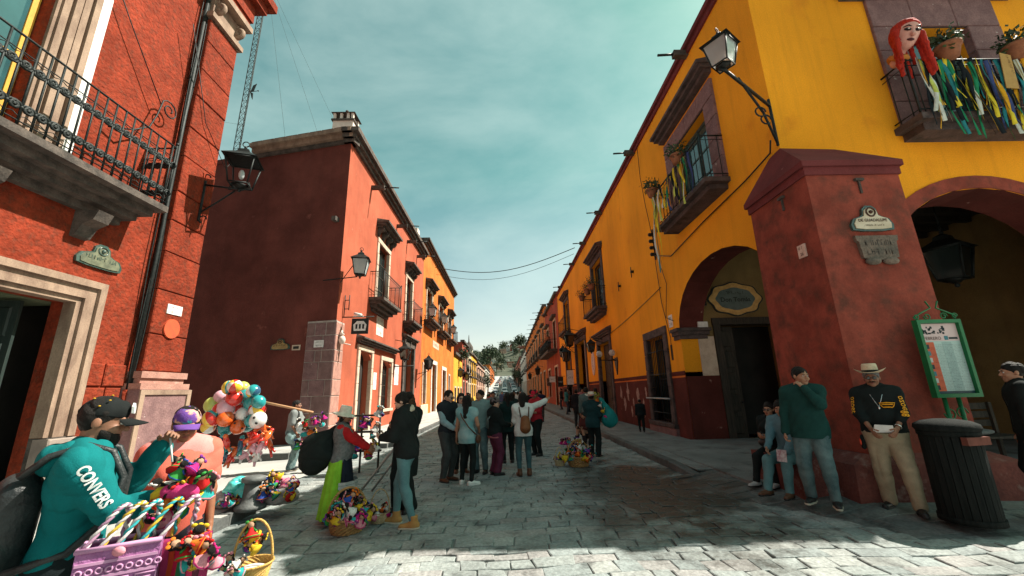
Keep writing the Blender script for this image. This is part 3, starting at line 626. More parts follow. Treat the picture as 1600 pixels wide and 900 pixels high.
# ------------------------------------------------------------------ facade kit
def stucco(name, c, k=.78, sc=1.1, bump=.45, c3=None, sc3=2.2, th3=(.64, .74), bsc=26): return M('stucco_'+name, c, tuple(x*k for x in c), sc=sc, rough=.92, bump=bump, bsc=bsc, fine=.1, spec=.12, c3=c3 or tuple(x*.6 for x in c), sc3=sc3, th3=th3, streak=.3)
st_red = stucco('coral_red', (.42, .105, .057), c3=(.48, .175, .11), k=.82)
st_redd = stucco('shade_deepened_red', (.15, .043, .033), c3=(.2, .065, .05), k=.72)  # end-wall red, darkened so its shade sits in the colour
st_org1 = stucco('rough_red_orange', (.26, .039, .017), k=.62, sc=3.0, bump=2.2, bsc=12, c3=(.13, .033, .018), sc3=9, th3=(.5, .68))
st_yel = stucco('ochre_yellow', (.88, .345, .018), k=.84, sc=.9, c3=(.66, .22, .016), sc3=1.3, th3=(.58, .8))
st_dado = stucco('dado_red', (.115, .03, .024), k=.65, c3=(.3, .17, .14), sc3=3.4, th3=(.66, .7))
st_butt = stucco('buttress_red', (.31, .07, .047), k=.62, sc=2.0, bump=.35, c3=(.13, .045, .032), sc3=3.2, th3=(.48, .68))
st_cap = stucco('maroon_cap', (.17, .04, .04), k=.75, c3=(.27, .14, .13), sc3=7, th3=(.68, .72))
st_orange = stucco('bright_orange', (.62, .17, .035), c3=(.68, .26, .09)); st_pink = stucco('pale_pink', (.55, .33, .25)); st_cream = stucco('cream', (.62, .54, .40)); st_white = stucco('whitewash', (.66, .63, .57)); st_brick = stucco('brick_red', (.34, .075, .045))
sn_grey = M('dark_cantera_stone', (.055, .042, .04), (.105, .075, .07), sc=3.5, rough=.92, bump=.6, bsc=22, fine=.2, c3=(.03, .027, .025), sc3=3, th3=(.55, .7))
sn_pink = M('pink_cantera_stone', (.40, .21, .165), (.29, .145, .115), sc=3, rough=.9, bump=.5, bsc=24, fine=.15, c3=(.45, .28, .23), sc3=5, th3=(.6, .7))
sn_tan = M('tan_carved_stone', (.31, .215, .155), (.17, .11, .08), sc=3, rough=.88, bump=.35, bsc=26, fine=.14, stretch=(1, 1, .4))
sn_purp = M('mauve_cantera_stone', (.155, .085, .085), (.23, .13, .125), sc=4, rough=.93, bump=.6, bsc=20, fine=.2, c3=(.45, .40, .37), sc3=6.5, th3=(.68, .7))
sn_dark = M('weathered_cornice_stone', (.05, .042, .037), (.115, .092, .078), sc=4, rough=.94, bump=.6, bsc=22, fine=.2)
mortar = M('lime_mortar', (.42, .36, .32), (.3, .25, .22), sc=6, rough=.95, bump=.4, bsc=40)
cream_st = M('cream_painted_stone', (.60, .47, .36), (.45, .33, .25), sc=3, rough=.9, bump=.3, bsc=30, fine=.1); white_st = M('white_painted_stone', (.72, .62, .55), (.6, .5, .43), sc=3, rough=.9, bump=.2, bsc=30)
wood_d = M('dark_old_wood', (.022, .019, .015), (.055, .042, .03), sc=4, rough=.7, bump=.5, bsc=20, stretch=(8, 8, .6)); wood_y = M('ochre_door_wood', (.30, .17, .06), (.18, .095, .035), sc=4, rough=.65, bump=.3, bsc=20, stretch=(8, 8, .6))
wood_g = M('black_green_door', (.012, .022, .02), (.025, .036, .032), sc=3, rough=.55, bump=.3, bsc=14, stretch=(6, 6, .5))
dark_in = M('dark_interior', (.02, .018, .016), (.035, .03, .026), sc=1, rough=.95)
yel_paint = paint('window_yellow', (.62, .32, .04)); white_paint = paint('white', (.75, .73, .70))
def archpts(u0, u1, vs, rise, n=14):
    c, a = (u0+u1)/2, (u1-u0)/2; return [(c-a*math.cos(math.pi*i/n), vs+rise*math.sin(math.pi*i/n)) for i in range(n+1)]
def facade(F, u0, u1, v0, v1, ops, depth=.3, mb=None, mi=0, back=True):
    mb = mb or MB(); us = sorted({u0, u1, *[o[0] for o in ops], *[o[1] for o in ops]}); vs = sorted({v0, v1, *[o[2] for o in ops], *[o[3] for o in ops]})
    us = [u for u in us if u0 <= u <= u1]; vs = [v for v in vs if v0 <= v <= v1]
    def q(a, b, c, d, dd=0): mb.quad(F.p(a, c, dd), F.p(b, c, dd), F.p(b, d, dd), F.p(a, d, dd), mi=mi)
    for a, b in zip(us, us[1:]):
        for c, d in zip(vs, vs[1:]):
            x, y = (a+b)/2, (c+d)/2
            if any(o[0] < x < o[1] and o[2] < y < o[3] for o in ops): continue
            q(a, b, c, d)
    for o in ops:
        a, b, c, d = o[:4]; rise = o[4] if len(o) > 4 else 0; dp = o[5] if len(o) > 5 else depth
        if rise: 
            pts = archpts(a, b, d-rise, rise)
            for (x, y), (x2, y2) in zip(pts, pts[1:]): mb.quad(F.p(x, y), F.p(x2, y2), F.p(x2, d), F.p(x, d), mi=mi)
        else: pts = [(a, d), (b, d)]
        path = [(a, c)]+pts+[(b, c)]
        if d > v1: pairs = [((a, max(c, v0)), (a, v1)), ((b, v1), (b, max(c, v0)))]
        elif c <= v0+.01: pairs = list(zip(path, path[1:]))
        else: pairs = list(zip(path, path[1:]))+[(path[-1], path[0])]
        for (x, y), (x2, y2) in pairs: mb.quad(F.p(x, y), F.p(x, y, -dp), F.p(x2, y2, -dp), F.p(x2, y2), mi=mi)
    return mb
def fpart(B, name, F, boxes, mat, parent=None):
    mb = MB()
    for b in boxes: mb.fbox(F, *b)
    return mb.build(name, mat, parent or B)
def glazed(B, F, u0, u1, v0, v1, d, nu=2, nv=3, fm=wood_d, gm=glass_dark, fw=.06, name='window', rise=0):
    mb = MB(); t = .05
    mb.fbox(F, u0, u0+fw, v0, v1, d-t, d); mb.fbox(F, u1-fw, u1, v0, v1, d-t, d); mb.fbox(F, u0+fw, u1-fw, v0, v0+fw, d-t, d); mb.fbox(F, u0+fw, u1-fw, v1-fw, v1, d-t, d)
    wu = (u1-u0-2*fw)/nu; wv = (v1-v0-2*fw)/nv
    for i in range(1, nu): u = u0+fw+wu*i; mb.fbox(F, u-fw*.45, u+fw*.45, v0+fw, v1-fw, d-t*.9, d-.003)
    for j in range(1, nv): v = v0+fw+wv*j; mb.fbox(F, u0+fw, u1-fw, v-fw*.3, v+fw*.3, d-t*.8, d-.006)
    w = mb.build(name, fm, B)
    for i in range(nu):
        for j in range(nv): a, b, c, e = u0+fw+wu*i+.004, u0+fw+wu*(i+1)-.004, v0+fw+wv*j+.004, v0+fw+wv*(j+1)-.004; MB().fbox(F, a, b, c, e, d-t*.7, d-t*.5).build('pane', gm, w)
    return w
def door(B, F, u0, u1, v0, v1, d, mat, leaves=2, panels=4, label=None, open_leaf=None):
    w = (u1-u0)/leaves
    for i in range(leaves):
        a, b = u0+w*i+.01, u0+w*(i+1)-.01; mb = MB(); mb.fbox(F, a, b, v0, v1, d-.06, d)
        ph = (v1-v0-.12)/panels
        dl = mb.build('door', mat, B)
        for j in range(panels):
            MB().bbox_bev(F, a+.1, b-.1, v0+.12+ph*j, v0+ph*(j+1), d-.01, d+.025, .03).build('panel', mat, dl)
        MB().ell(F.p(b-.06 if i == 0 else a+.06, v0+1.05, d+.05), .035, 8, 6).build('handle', iron, dl)
def surround(B, F, u0, u1, v0, v1, w, proud, mat, blocks=4, name='surround', d0=-.1, head=True, sill=False, joint=.008, mjoint=None):
    """jambs and lintel of separate dressed stones"""
    base = MB()
    base.fbox(F, u0-w+.01, u0-.0, v0, v1, d0, proud*.55); base.fbox(F, u1+.0, u1+w-.01, v0, v1, d0, proud*.55)
    if head: base.fbox(F, u0-w+.01, u1+w-.01, v1+.002, v1+w-.01, d0, proud*.55)
    P = base.build(name, mjoint or mat, B); H_ = (v1-v0)/blocks
    for s_ in (0, 1):
        for j in range(blocks):
            a, b = (u0-w, u0+.004) if s_ == 0 else (u1-.004, u1+w); jj = random.uniform(-.005, .005)
            MB().bbox_bev(F, a, b, v0+H_*j+joint, v0+H_*(j+1)-joint, d0, proud+jj, .012).build('stone', mat, P)
    if head:
        n = max(2, int((u1-u0+2*w)/.75)); L_ = (u1-u0+2*w)/n
        for i in range(n): MB().bbox_bev(F, u0-w+L_*i+joint*.6, u0-w+L_*(i+1)-joint*.6, v1+joint, v1+w, d0, proud+random.uniform(-.004, .006), .012).build('stone', mat, P)
    if sill: MB().bbox_bev(F, u0-w-.06, u1+w+.06, v0-.14, v0-.004, d0, proud+.08, .015).build('sill', mat, P)
    return P
def hood(B, F, u0, u1, v, h=.3, proj=.45, mat=sn_dark, ncorb=4):
    mb = MB(); mb.fbox(F, u0+.12, u1-.12, v, v+h*.35, -.05, proj*.45); mb.fbox(F, u0+.05, u1-.05, v+h*.35+.002, v+h*.7, -.05, proj*.75); mb.fbox(F, u0, u1, v+h*.7+.002, v+h, -.05, proj)
    top = [F.p(u0, v+h, proj), F.p(u1, v+h, proj), F.p(u1-.05, v+h+.14, -.02), F.p(u0+.05, v+h+.14, -.02)]; mb.quad(*top); mb.quad(F.p(u0, v+h, proj), top[3], F.p(u0, v+h, -.02)); mb.quad(F.p(u1, v+h, proj), F.p(u1, v+h, -.02), top[2])
    H_ = mb.build('hood', mat, B)
    for i in range(ncorb):
        u = u0+.28+(u1-u0-.56)*i/max(1, ncorb-1); c = MB(); pr = [(0, 0), (0, -.42), (.1, -.4), (.16, -.24), (proj*.5, -.16), (proj*.62, 0)]
        c.prism([(a, b) for a, b in pr], lambda a, b, d: F.p(u-.08+d*.16, v+b, a-.02), 0, 1); c.build('corbel', mat, H_)
    return H_
def scroll(c, r, turns=1.4, a0=0, F=None, n=12, s=1):
    pts = []
    for i in range(n+1):
        t = i/n; a = a0+s*t*turns*2*math.pi; q = r*(1-.75*t); pts.append((c[0]+q*math.cos(a), c[1]+q*math.sin(a)))
    return pts
def balcony(B, F, u0, u1, v, proj=.7, h=1.2, n=14, mat=sn_dark, scrolls=False, name='balcony', th=.22, sides=True, steps=2, br=.011):
    mb = MB(); mb.fbox(F, u0, u1, v-th*.45, v, -.05, proj)
    for i in range(steps): f = .74-.27*i; mb.fbox(F, u0+.14+.14*i, u1-.14-.14*i, v-th*(.45+.5*(i+1)), v-th*(.45+.5*i)-.002, -.05, max(.06, proj*f))
    S_ = mb.build(name, mat, B); e = .05; P = proj-e
    r = MB()
    for hh, rr in ((h, .022), (.1, .013), (h*.82, .011) if scrolls else (h*.9, .009)):
        r.tube([F.p(u0+e, v+hh, 0), F.p(u0+e, v+hh, P), F.p(u1-e, v+hh, P), F.p(u1-e, v+hh, 0)], rr, 6)
    for u in (u0+e, u1-e): r.tube([F.p(u, v, P), F.p(u, v+h+.06, P)], .022, 6); r.ell(F.p(u, v+h+.1, P), .04, 8, 6)
    r.build('railing', iron, S_)
    proto = None
    pos = [(u0+e+(u1-u0-2*e)*(i+.5)/n, P, 0) for i in range(n)]
    if sides:
        k = max(2, int(round(n*(P)/(u1-u0))))
        pos += [(uu, P*(i+.5)/k, 1) for uu in (u0+e, u1-e) for i in range(k)]
    for (u, d, sd) in pos:
        b = MB(); b.tube([F.p(u, v, d), F.p(u, v+h, d)], br, 5)
        if scrolls:
            for vv, sg in ((v+h*.7, 1), (v+h*.22, -1)):
                for s_ in (1, -1):
                    pts = scroll((s_*.088, 0), .088, 1.6, 0 if s_ < 0 else math.pi, s=s_*sg)
                    b.tube([F.p(u+x, vv+y, d) if not sd else F.p(u, vv+y, d+x) for x, y in pts], .023, 5)
                b.ell(F.p(u, vv, d), .036, 6, 4)
                b.tube([F.p(u-.1, vv+.12*sg, d), F.p(u, vv+.17*sg, d), F.p(u+.1, vv+.12*sg, d)] if not sd else [F.p(u, vv+.12*sg, d-.1), F.p(u, vv+.17*sg, d), F.p(u, vv+.12*sg, d+.1)], .008, 4)
        b.build('baluster', iron, S_)
    return S_
def spout(B, F, u, v, L=.9, mat=sn_dark, pipe=True):
    mb = MB(); mb.fbox(F, u-.09, u+.09, v-.12, v+.06, -.1, L*.55); s_ = mb.build('rain_spout', mat, B)
    if pipe: MB().tube([F.p(u, v-.02, L*.5), F.p(u, v-.05, L*1.15)], .035, 8).build('spout_pipe', iron, s_)
def shell(B, x0, x1, y0, y1, z0, z1, mat, skip=(), name='side_walls', roof=None):
    mb = MB()
    if 'x0' not in skip: mb.quad((x0, y1, z0), (x0, y0, z0), (x0, y0, z1), (x0, y1, z1))
    if 'x1' not in skip: mb.quad((x1, y0, z0), (x1, y1, z0), (x1, y1, z1), (x1, y0, z1))
    if 'y0' not in skip: mb.quad((x0, y0, z0), (x1, y0, z0), (x1, y0, z1), (x0, y0, z1))
    if 'y1' not in skip: mb.quad((x1, y1, z0), (x0, y1, z0), (x0, y1, z1), (x1, y1, z1))
    mb.build(name, mat, B)
    MB().box(x0+.02, x1-.02, y0+.02, y1-.02, z1-.3, z1-.02).build('roof', roof or sn_dark, B)
# ------------------------------------------------------------------ left front building (rough red-orange)
X1 = -8.64
B = T('corner_building', 'rough red-orange corner building with iron balcony and stone doorway at the left edge', 'building', (X1, 9, 0))
F = Fr((X1, 0, 0), (0, 1, 0), (1, 0, 0))
facade(F, -6, 10.72, -.1, 16, [(4.7, 8.05, -.1, 3.62), (3.4, 6.35, 6.35, 10.6)], .45).build('wall', st_org1, B)
shell(B, X1-9, X1, -6, 10.72, -.4, 16, st_org1, ('x1',))
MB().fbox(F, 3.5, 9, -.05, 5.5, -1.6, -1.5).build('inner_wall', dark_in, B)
MB().fbox(F, 4.5, 8.3, 3.6, 3.7, -1.6, -.46).build('hall_ceiling', M('hall_ceiling_paint', (.10, .12, .07), (.14, .15, .09), sc=2), B)
# moulded doorway: nested stone bands
fr = MB().fbox(F, 8.04, 8.5, -.05, 1.02, -.2, .13).build('door_surround', sn_dark, B)
for i, (a, b, d) in enumerate(((8.04, 8.14, .05), (8.142, 8.26, .11), (8.262, 8.38, .085), (8.382, 8.52, .15))):
    k = a-8.04; k2 = b-8.04
    MB().fbox(F, a, b, 1.025, 3.6+k, -.2, d).build('moulding', sn_tan, fr)
    MB().fbox(F, 4.0, b, 3.602+k, 3.6+k2, -.2, d).build('moulding', sn_tan, fr)
MB().bbox_bev(F, 8.02, 8.56, -.05, 1.0, -.1, .2, .02).build('plinth_block', M('pale_plinth_stone', (.30, .24, .20), (.2, .16, .14), sc=2, rough=.9, bump=.4, bsc=20), fr)  # stone paler than the surround behind it
door(B, F, 4.75, 6.4, 0, 3.58, -.5, wood_g, 1, 5)
G = Fr((X1-.5, 7.6, 0), (-.85, -.15, 0), (.15, -.85, 0)); door(B, G, 0, 1.15, 0, 3.55, 0, wood_g, 1, 5)
# upper window with yellow frame
w = glazed(B, F, 3.42, 6.33, 6.4, 10.58, -.22, 2, 3, yel_paint, glass_teal, .11)
sw = MB().fbox(F, 6.36, 7.05, 6.35, 10.7, -.1, .06).build('window_surround', sn_tan, B)
for i in range(4): MB().fbox(F, 6.42+.16*i, 6.54+.16*i, 6.36, 10.9, .061, .11+.03*(i % 2)).build('moulding', sn_tan, sw)
MB().fbox(F, 7.09, 7.27, 6.36, 11, -.01, .05).build('white_stripe', white_paint, sw)
balcony(B, F, 2.6, 8.85, 6.05, .78, 1.55, 30, sn_dark, True, th=.32, steps=3, br=.019)
cb = MB()
for u in (4.2, 6.0, 7.8):
    cb = MB(); cb.prism([(0, 0), (0, -.55), (.12, -.52), (.22, -.3), (.42, -.2), (.5, 0)], lambda a, b, d: F.p(u-.16+d*.32, 5.42+b, a-.02), 0, 1); cb.build('corbel', sn_dark, B)
# corner pilaster of dressed blocks on a moulded base
pb = MB().fbox(F, 9.66, 10.7, 2.3, 12.45, -.05, .2).build('pilaster', st_org1, B)
z = 2.32
while z < 12.3:
    hh = random.uniform(.8, 1.1); hh = min(hh, 12.42-z)
    MB().bbox_bev(F, 9.6, 10.76, z+.008, z+hh-.008, -.04, .26+random.uniform(-.012, .012), .02).build('stone', st_org1, pb); z += hh
for a, b, c, e, d in ((9.5, 10.86, 2.16, 2.31, .36), (9.54, 10.82, 2.04, 2.158, .31), (9.46, 10.9, 1.9, 2.038, .42)): MB().fbox(F, a, b, c, e, -.04, d).build('base_moulding', sn_pink, pb)
pd = MB().fbox(F, 9.44, 10.94, -.15, 1.898, -.05, .44).build('pedestal', sn_purp, pb)
for bx in ((9.44, 10.94, 1.78, 1.89, .441, .475), (9.44, 9.56, 0, 1.778, .441, .475), (10.82, 10.94, 0, 1.778, .441, .475)): MB().fbox(F, *bx).build('panel_moulding', sn_tan, pb)
cp = MB().fbox(F, 9.5, 10.86, 12.46, 12.62, -.04, .36).build('capital', sn_tan, B)
MB().fbox(F, 9.6, 10.76, 12.622, 13.3, -.04, .24).build('capital_block', sn_tan, cp)
for u in (9.75, 10.62):
    m = MB(); m.tube([F.p(u, 12.98+y, .3+x) for x, y in scroll((0, 0), .24, 1.6, math.pi/2, n=18)], .07, 7); m.tube([F.p(u+dx*.02, 12.98+y, .3+x) for dx in (0,) for x, y in scroll((0, 0), .1, 1, 0, n=8)], .05, 6); m.build('volute', sn_tan, cp)
MB().fbox(F, 9.4, 10.96, 13.31, 13.5, -.04, .5).build('abacus', sn_tan, cp)
for a, b, d in ((13.51, 13.9, .3), (13.9, 14.5, .36), (14.5, 14.8, .6), (14.8, 15.1, .8)): MB().fbox(F, -6, 10.75+d, a+.001, b, -.1, d).build('entablature', st_org1, B)
for (a, b, c, e) in ((8.6, 9.05, 1.25, 1.95), (9.06, 9.42, 1.25, 1.95), (8.6, 9.42, .5, 1.24), (8.6, 8.95, 1.96, 2.45), (8.96, 9.5, 1.96, 2.45)): MB().bbox_bev(F, a+.01, b-.01, c+.01, e-.01, -.05, .05, .02).build('stone', st_org1, B)
for (u, v, r) in ((8.95, .95, .28), (9.2, .7, .22), (8.75, 1.3, .14)):
    m = MB(); n = 13; m.prism([(r*math.cos(2*math.pi*i/n)*random.uniform(.5, 1), r*math.sin(2*math.pi*i/n)*random.uniform(.6, 1.2)) for i in range(n)], lambda a, b, d: F.p(u+a, v+b, .052+d), 0, .004); m.build('peeled_plaster', white_paint, B)
o = MB().tube([F.p(9.5, .1, .12), F.p(9.5, 1.9, .12)], .085, 10).build('pipe_sleeve', st_org1, B)
o = MB().tube([F.p(9.5, 1.88, .12), F.p(9.52, 5, .13), F.p(9.5, 16, .12)], .05, 8).build('conduit', iron, org=F.p(9.5, 1.9, .1)); tag(o, 'dark conduit running up the red-orange wall beside the pilaster', 'pipe')
for i in range(3):
    pts = [F.p(9.44+.05*i+.05*math.sin(z*.9+i*2), z, .1+.03*i) for z in [1.9+.5*j for j in range(28)]]
    o = MB().tube(pts, .013, 5).build('wall_cable', iron, org=pts[0]); tag(o, ('thin black cable hanging left of the dark conduit on the red-orange wall', 'thin black cable twisted along the front of the dark conduit', 'thin black cable hanging right of the dark conduit by the pilaster')[i], 'cable', 'cables beside the conduit')
pts = [F.p(7.1+.03*i, 10.3-.24*i-.02*math.sin(i), .1) for i in range(10)]
sc_ = scroll((8.95, 8.78), .25, 1.5, 2.6, n=18, s=-1)
o = MB().tube([F.p(7.75, 7.45, .1), F.p(8.1, 7.62, .3), F.p(8.45, 7.95, .3), F.p(8.62, 8.4, .25)]+[F.p(a, b, .22) for a, b in sc_], .018, 6).build('iron_hook', iron, org=F.p(8, 7.5, .1)); tag(o, 'curled wrought iron hook rising above the left balcony rail', 'iron hook')
o = MB().tube([F.p(6.6, 11.4, .15), F.p(7.6, 10.1, .18), F.p(8.75, 8.75, .2)], .012, 5).build('slack_wire', iron, org=F.p(7.6, 10, .1)); tag(o, 'slack black wire crossing the wall above the left balcony', 'wire')
o = MB().tube([F.p(9.0, 11.6, .3), F.p(10, 9.2, .32), F.p(10.9, 8.3, .4), F.p(11.4, 9.4, .6)], .011, 5).build('slack_wire', iron, org=F.p(10, 9, .3)); tag(o, 'thin wire sagging across the corner pilaster', 'wire')
def cartouche(name, label, F, u, v, w, h, text, sub, rim, face, ink, d=.02):
    """scalloped glazed plaque with a round crest on top"""
    t = T(name, label, 'plaque', F.p(u, v, 0))
    out = [(-.5, 0), (-.52, .22), (-.44, .45), (-.3, .52), (-.2, .6), (-.17, .85), (-.08, .98), (.08, .98), (.17, .85), (.2, .6), (.3, .52), (.44, .45), (.52, .22), (.5, 0), (.25, -.05), (-.25, -.05)]; out = out[::-1]
    fn = lambda a, b, dd: F.p(u+a*w*(1 if F.U.cross(Vector((0, 0, 1))).dot(F.N) > 0 else -1), v+b*h, dd)
    MB().prism([(a, b) for a, b in out][::-1], fn, -.01, d+.03).build('rim', rim, t)
    MB().prism([(a*.86, .06+(b)*.84) for a, b in out][::-1], fn, d+.031, d+.045).build('face', face, t)
    m = MB(); m.tube([fn(.12*w/w*math.cos(2*math.pi*i/16)*.9, .7+.17*math.sin(2*math.pi*i/16), d+.05) for i in range(16)], .013, 5, closed=True); m.ell(fn(0, .7, d+.05), (.045*w, .045*w, .045*w), 8, 6); m.build('crest', ink, t)
    m = MB()
    if text: letters(m, text, h*.165, lambda a, b: fn(a/w*1.0, .36+b/h, d+.052), bold=.02, sx=.92)
    else: scribble(m, w*.7, h*.17, lambda a, b: fn(a/w, .36+b/h, d+.05), seed=len(label))
    if sub: scribble(m, w*.5, h*.075, lambda a, b: fn(a/w, .17+b/h, d+.05), seed=5)
    m.build('lettering', ink, t); return t
glz_green = M('dark_green_glaze', (.02, .05, .04), (.06, .10, .085), sc=8, rough=.25, spec=.6); glz_cream = M('cream_glaze', (.62, .52, .38), (.5, .4, .27), sc=6, rough=.3, spec=.5); ink_b = plain('brown_ink', (.07, .03, .018)); glz_ol = M('olive_glaze', (.17, .18, .12), (.09, .10, .07), sc=7, rough=.35)
cartouche('glazed_plaque', 'olive glazed scalloped plaque above the left stone doorway', F, 8.32, 4.42, .95, .5, '', '', glz_green, glz_ol, glz_green)
def tile(label, F, u, v, w, h, text, fm, im, d=.012, rotd=0, name='number_tile', cat='tile'):
    t = T(name, label, cat, F.p(u, v, 0)); sg = 1 if F.U.cross(Vector((0, 0, 1))).dot(F.N) > 0 else -1
    MB().fbox(F, u-w/2, u+w/2, v-h/2, v+h/2, -.01, d).build('plate', fm, t)
    if text:
        m = MB(); ln = text.split('\n'); s_ = h/len(ln)*.62
        for i, l in enumerate(ln):
            if l[0] == '~': scribble(m, w*.8*len(l)/max(len(q) for q in ln), s_*.7, lambda a, b: F.p(u+sg*a, v+b+(h*.5-(i+.5)*h/len(ln)), d+.002*(1)), seed=len(label)+i)
            else: letters(m, l, min(s_, w/max(1, len(l))*1.5), lambda a, b: F.p(u+sg*a, v+b+(h*.5-(i+.5)*h/len(ln)), d+.004), bold=.015)
        m.build('lettering', im, t)
    return t
Fp = Fr((X1+.27, 0, 0), (0, 1, 0), (1, 0, 0))
tile('small white number tile on the sunlit corner pilaster', Fp, 10.18, 3.86, .46, .24, '~~~~\n~~~', white_paint, st_butt)
o = MB().prism([(.24*math.cos(2*math.pi*i/24), .24*math.sin(2*math.pi*i/24)) for i in range(24)], lambda a, b, d: Fp.p(10.18+a, 3.38+b, d), -.01, .03).build('round_disc', M('smooth_orange_disc', (.50, .085, .03), (.44, .07, .03), sc=6, rough=.7), org=Fp.p(10.18, 3.4)); tag(o, 'round smooth orange disc below the white tile on the pilaster', 'disc')
# ------------------------------------------------------------------ lanterns
frost = M('frosted_lamp_glass', (.7, .72, .7), (.55, .58, .57), sc=4, rough=.4, spec=.5, trans=.5); clear_l = M('pale_lamp_glass', (.85, .87, .85), (.75, .77, .76), sc=3, rough=.3, spec=.5, trans=.75)
def lantern(label, c, s=.5, gm=frost, rz=0, group=None, wall=None, arm=None, open_=False, dark=False, top_ring=True):
    """four sided street lantern; c = centre of its body; arm: list of points for the bracket"""
    t = T('wall_lantern', label, 'lantern', c, 0, group); c = Vector(c); q = lambda x, y, z: c+Vector((x*math.cos(rz)-y*math.sin(rz), x*math.sin(rz)+y*math.cos(rz), z))*s
    a, b = .46, .3; zt, zb = .42, -.55
    fr_ = MB(); cs = [(-1, -1), (1, -1), (1, 1), (-1, 1)]
    for x, y in cs: fr_.tube([q(x*b, y*b, zb), q(x*a, y*a, zt)], .03*s, 5)
    for zz, r in ((zb, b), (zt, a)): fr_.tube([q(x*r, y*r, zz) for x, y in cs], .035*s, 5, closed=True)
    fr_.build('cage', iron, t)
    if not open_:
        for i in range(4):
            (x0, y0), (x1, y1) = cs[i], cs[(i+1) % 4]; k = .96
            P = [q(x0*b*k, y0*b*k, zb), q(x1*b*k, y1*b*k, zb), q(x1*a*k, y1*a*k, zt), q(x0*a*k, y0*a*k, zt)]; n = (P[1]-P[0]).cross(P[3]-P[0]).normalized()*.004
            MB().hexa([P[0], P[1], P[1]-n, P[0]-n, P[3], P[2], P[2]-n, P[3]-n]).build('pane', gm, t)
    m = MB(); o_ = .56
    ap = [(-.16, .78), (-.14, .88), (-.05, .95)]
    R1 = [q(x*o_, y*o_, zt+.02) for x, y in cs]; R2_ = [q(x*.2, y*.2, .74) for x, y in cs]; R3_ = [q(x*.17, y*.17, .86) for x, y in cs]; vs = R1+R2_+R3_+[q(0, 0, .98)]
    fs = [(i+k, (i+1) % 4+k, (i+1) % 4+4+k, i+4+k) for k in (0, 4) for i in range(4)]+[(8+i, 8+(i+1) % 4, 12) for i in range(4)]+[(3, 2, 1, 0)]
    m.add(vs, fs); m.ell(q(0, 0, 1.0), .06*s, 6, 5)
    if top_ring: m.tube([q(.11*math.cos(x*.7), 0, 1.14+.11*math.sin(x*.7)) for x in range(9)], .02*s, 5, closed=True)
    m.build('roof', iron, t)
    m = MB(); m.lathe([(.1*s, 0), (.16*s, .05*s), (.3*s, .12*s)], 6, q(0, 0, zb-.13)); m.ell(q(0, 0, zb-.2), .07*s, 6, 5); m.build('base', iron, t)
    MB().ell(q(0, 0, -.12), (.1*s, .1*s, .2*s), 8, 6).build('bulb', frost, t)
    for pts, r in arm or []: MB().tube(pts, r, 6).build('bracket_arm', iron, t)
    return t
c = V(-7.45, 10.5, 7.95); w_ = X1+.26
ar = [([V(w_+.02, 10.4, 6.4), V(w_+.02, 10.4, 7.62)], .035), ([V(w_+.02, 10.4, 7.5), V(c.x+.12, 10.5, 7.38)], .028), ([V(w_+.02, 10.4, 6.65), V(w_+.45, 10.44, 7.0), V(c.x-.1, 10.5, 7.36)], .024),
      ([V(w_+.03+.12*math.cos(a), 10.4, 7.72+.1*math.sin(a)) for a in [x*.5 for x in range(10)]], .02), ([V(w_+.13+.1*math.cos(a), 10.4, 6.45+.1*math.sin(a)) for a in [x*.5 for x in range(10)]], .02), ([c+V(-.26, 0, -.34), c+V(-.3, 0, -.55), c+V(0, 0, -.62), c+V(.3, 0, -.5), c+V(.24, 0, -.34)], .016)]
lantern('open iron street lantern on the bracket of the left corner pilaster', c, .78, open_=True, arm=ar, rz=.3)
# ------------------------------------------------------------------ red building on the left of the street
XL, YC = -6.33, 15.12
B2 = T('red_building', 'tall red house with shaded end wall and sunlit street side', 'building', (XL, YC, 0))
FF = Fr((XL, YC, 0), (-.9755, .22, 0), (-.22, -.9755, 0)); FS = Fr((XL, 0, 0), (0, 1, 0), (1, 0, 0))
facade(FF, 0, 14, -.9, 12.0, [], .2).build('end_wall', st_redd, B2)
ops = [(19.45, 21.25, 6.15, 9.15), (25.35, 27.0, 6.15, 9.05), (17.7, 19.3, 0, 3.55, .35), (20.95, 22.7, .95, 3.35, .3), (25.45, 28.0, 0, 4.6)]
facade(FS, YC, 30.7, -.3, 12.0, ops, .35).build('street_wall', st_red, B2)
MB().quad((XL, 30.7, -.3), (XL-16, 34, -.3), (XL-16, 34, 12), (XL, 30.7, 12)).quad((XL-.02, YC+.05, 11.9), (XL-.02, 30.7, 11.9), (XL-14, 34, 11.9), (XL-13.6, YC+3.1, 11.9)).build('roof', sn_dark, B2)
for d0, a, b in ((.12, 12.0, 12.16), (.26, 12.16, 12.34), (.42, 12.34, 12.52)):
    MB().fbox(FS, YC-d0, 30.7, a+.001, b, -.3, d0).build('cornice', sn_dark, B2); MB().fbox(FF, -.2, 4.75, a+.001, b, -.3, d0-.003).build('cornice', sn_tan if a > 12.1 else sn_dark, B2)
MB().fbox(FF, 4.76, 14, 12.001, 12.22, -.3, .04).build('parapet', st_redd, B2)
n = 26
for i in range(n): MB().prism([(0, 0), (.5, 0), (.5, .04), (.25, .10), (0, .04)], lambda a, b, d: FS.p(YC-.3+i*.58+d*.55, 12.523+b, .42-a), 0, 1).build('roof_tile', M('clay_roof_tile', (.13, .07, .05), (.2, .12, .09), sc=6, rough=.9, bump=.4, bsc=30), B2)
for i in range(8): MB().prism([(0, 0), (.5, 0), (.5, .04), (.25, .10), (0, .04)], lambda a, b, d: FF.p(.05+i*.58+d*.55, 12.523+b, .4-a), 0, 1).build('roof_tile', MC['clay_roof_tile'], B2)
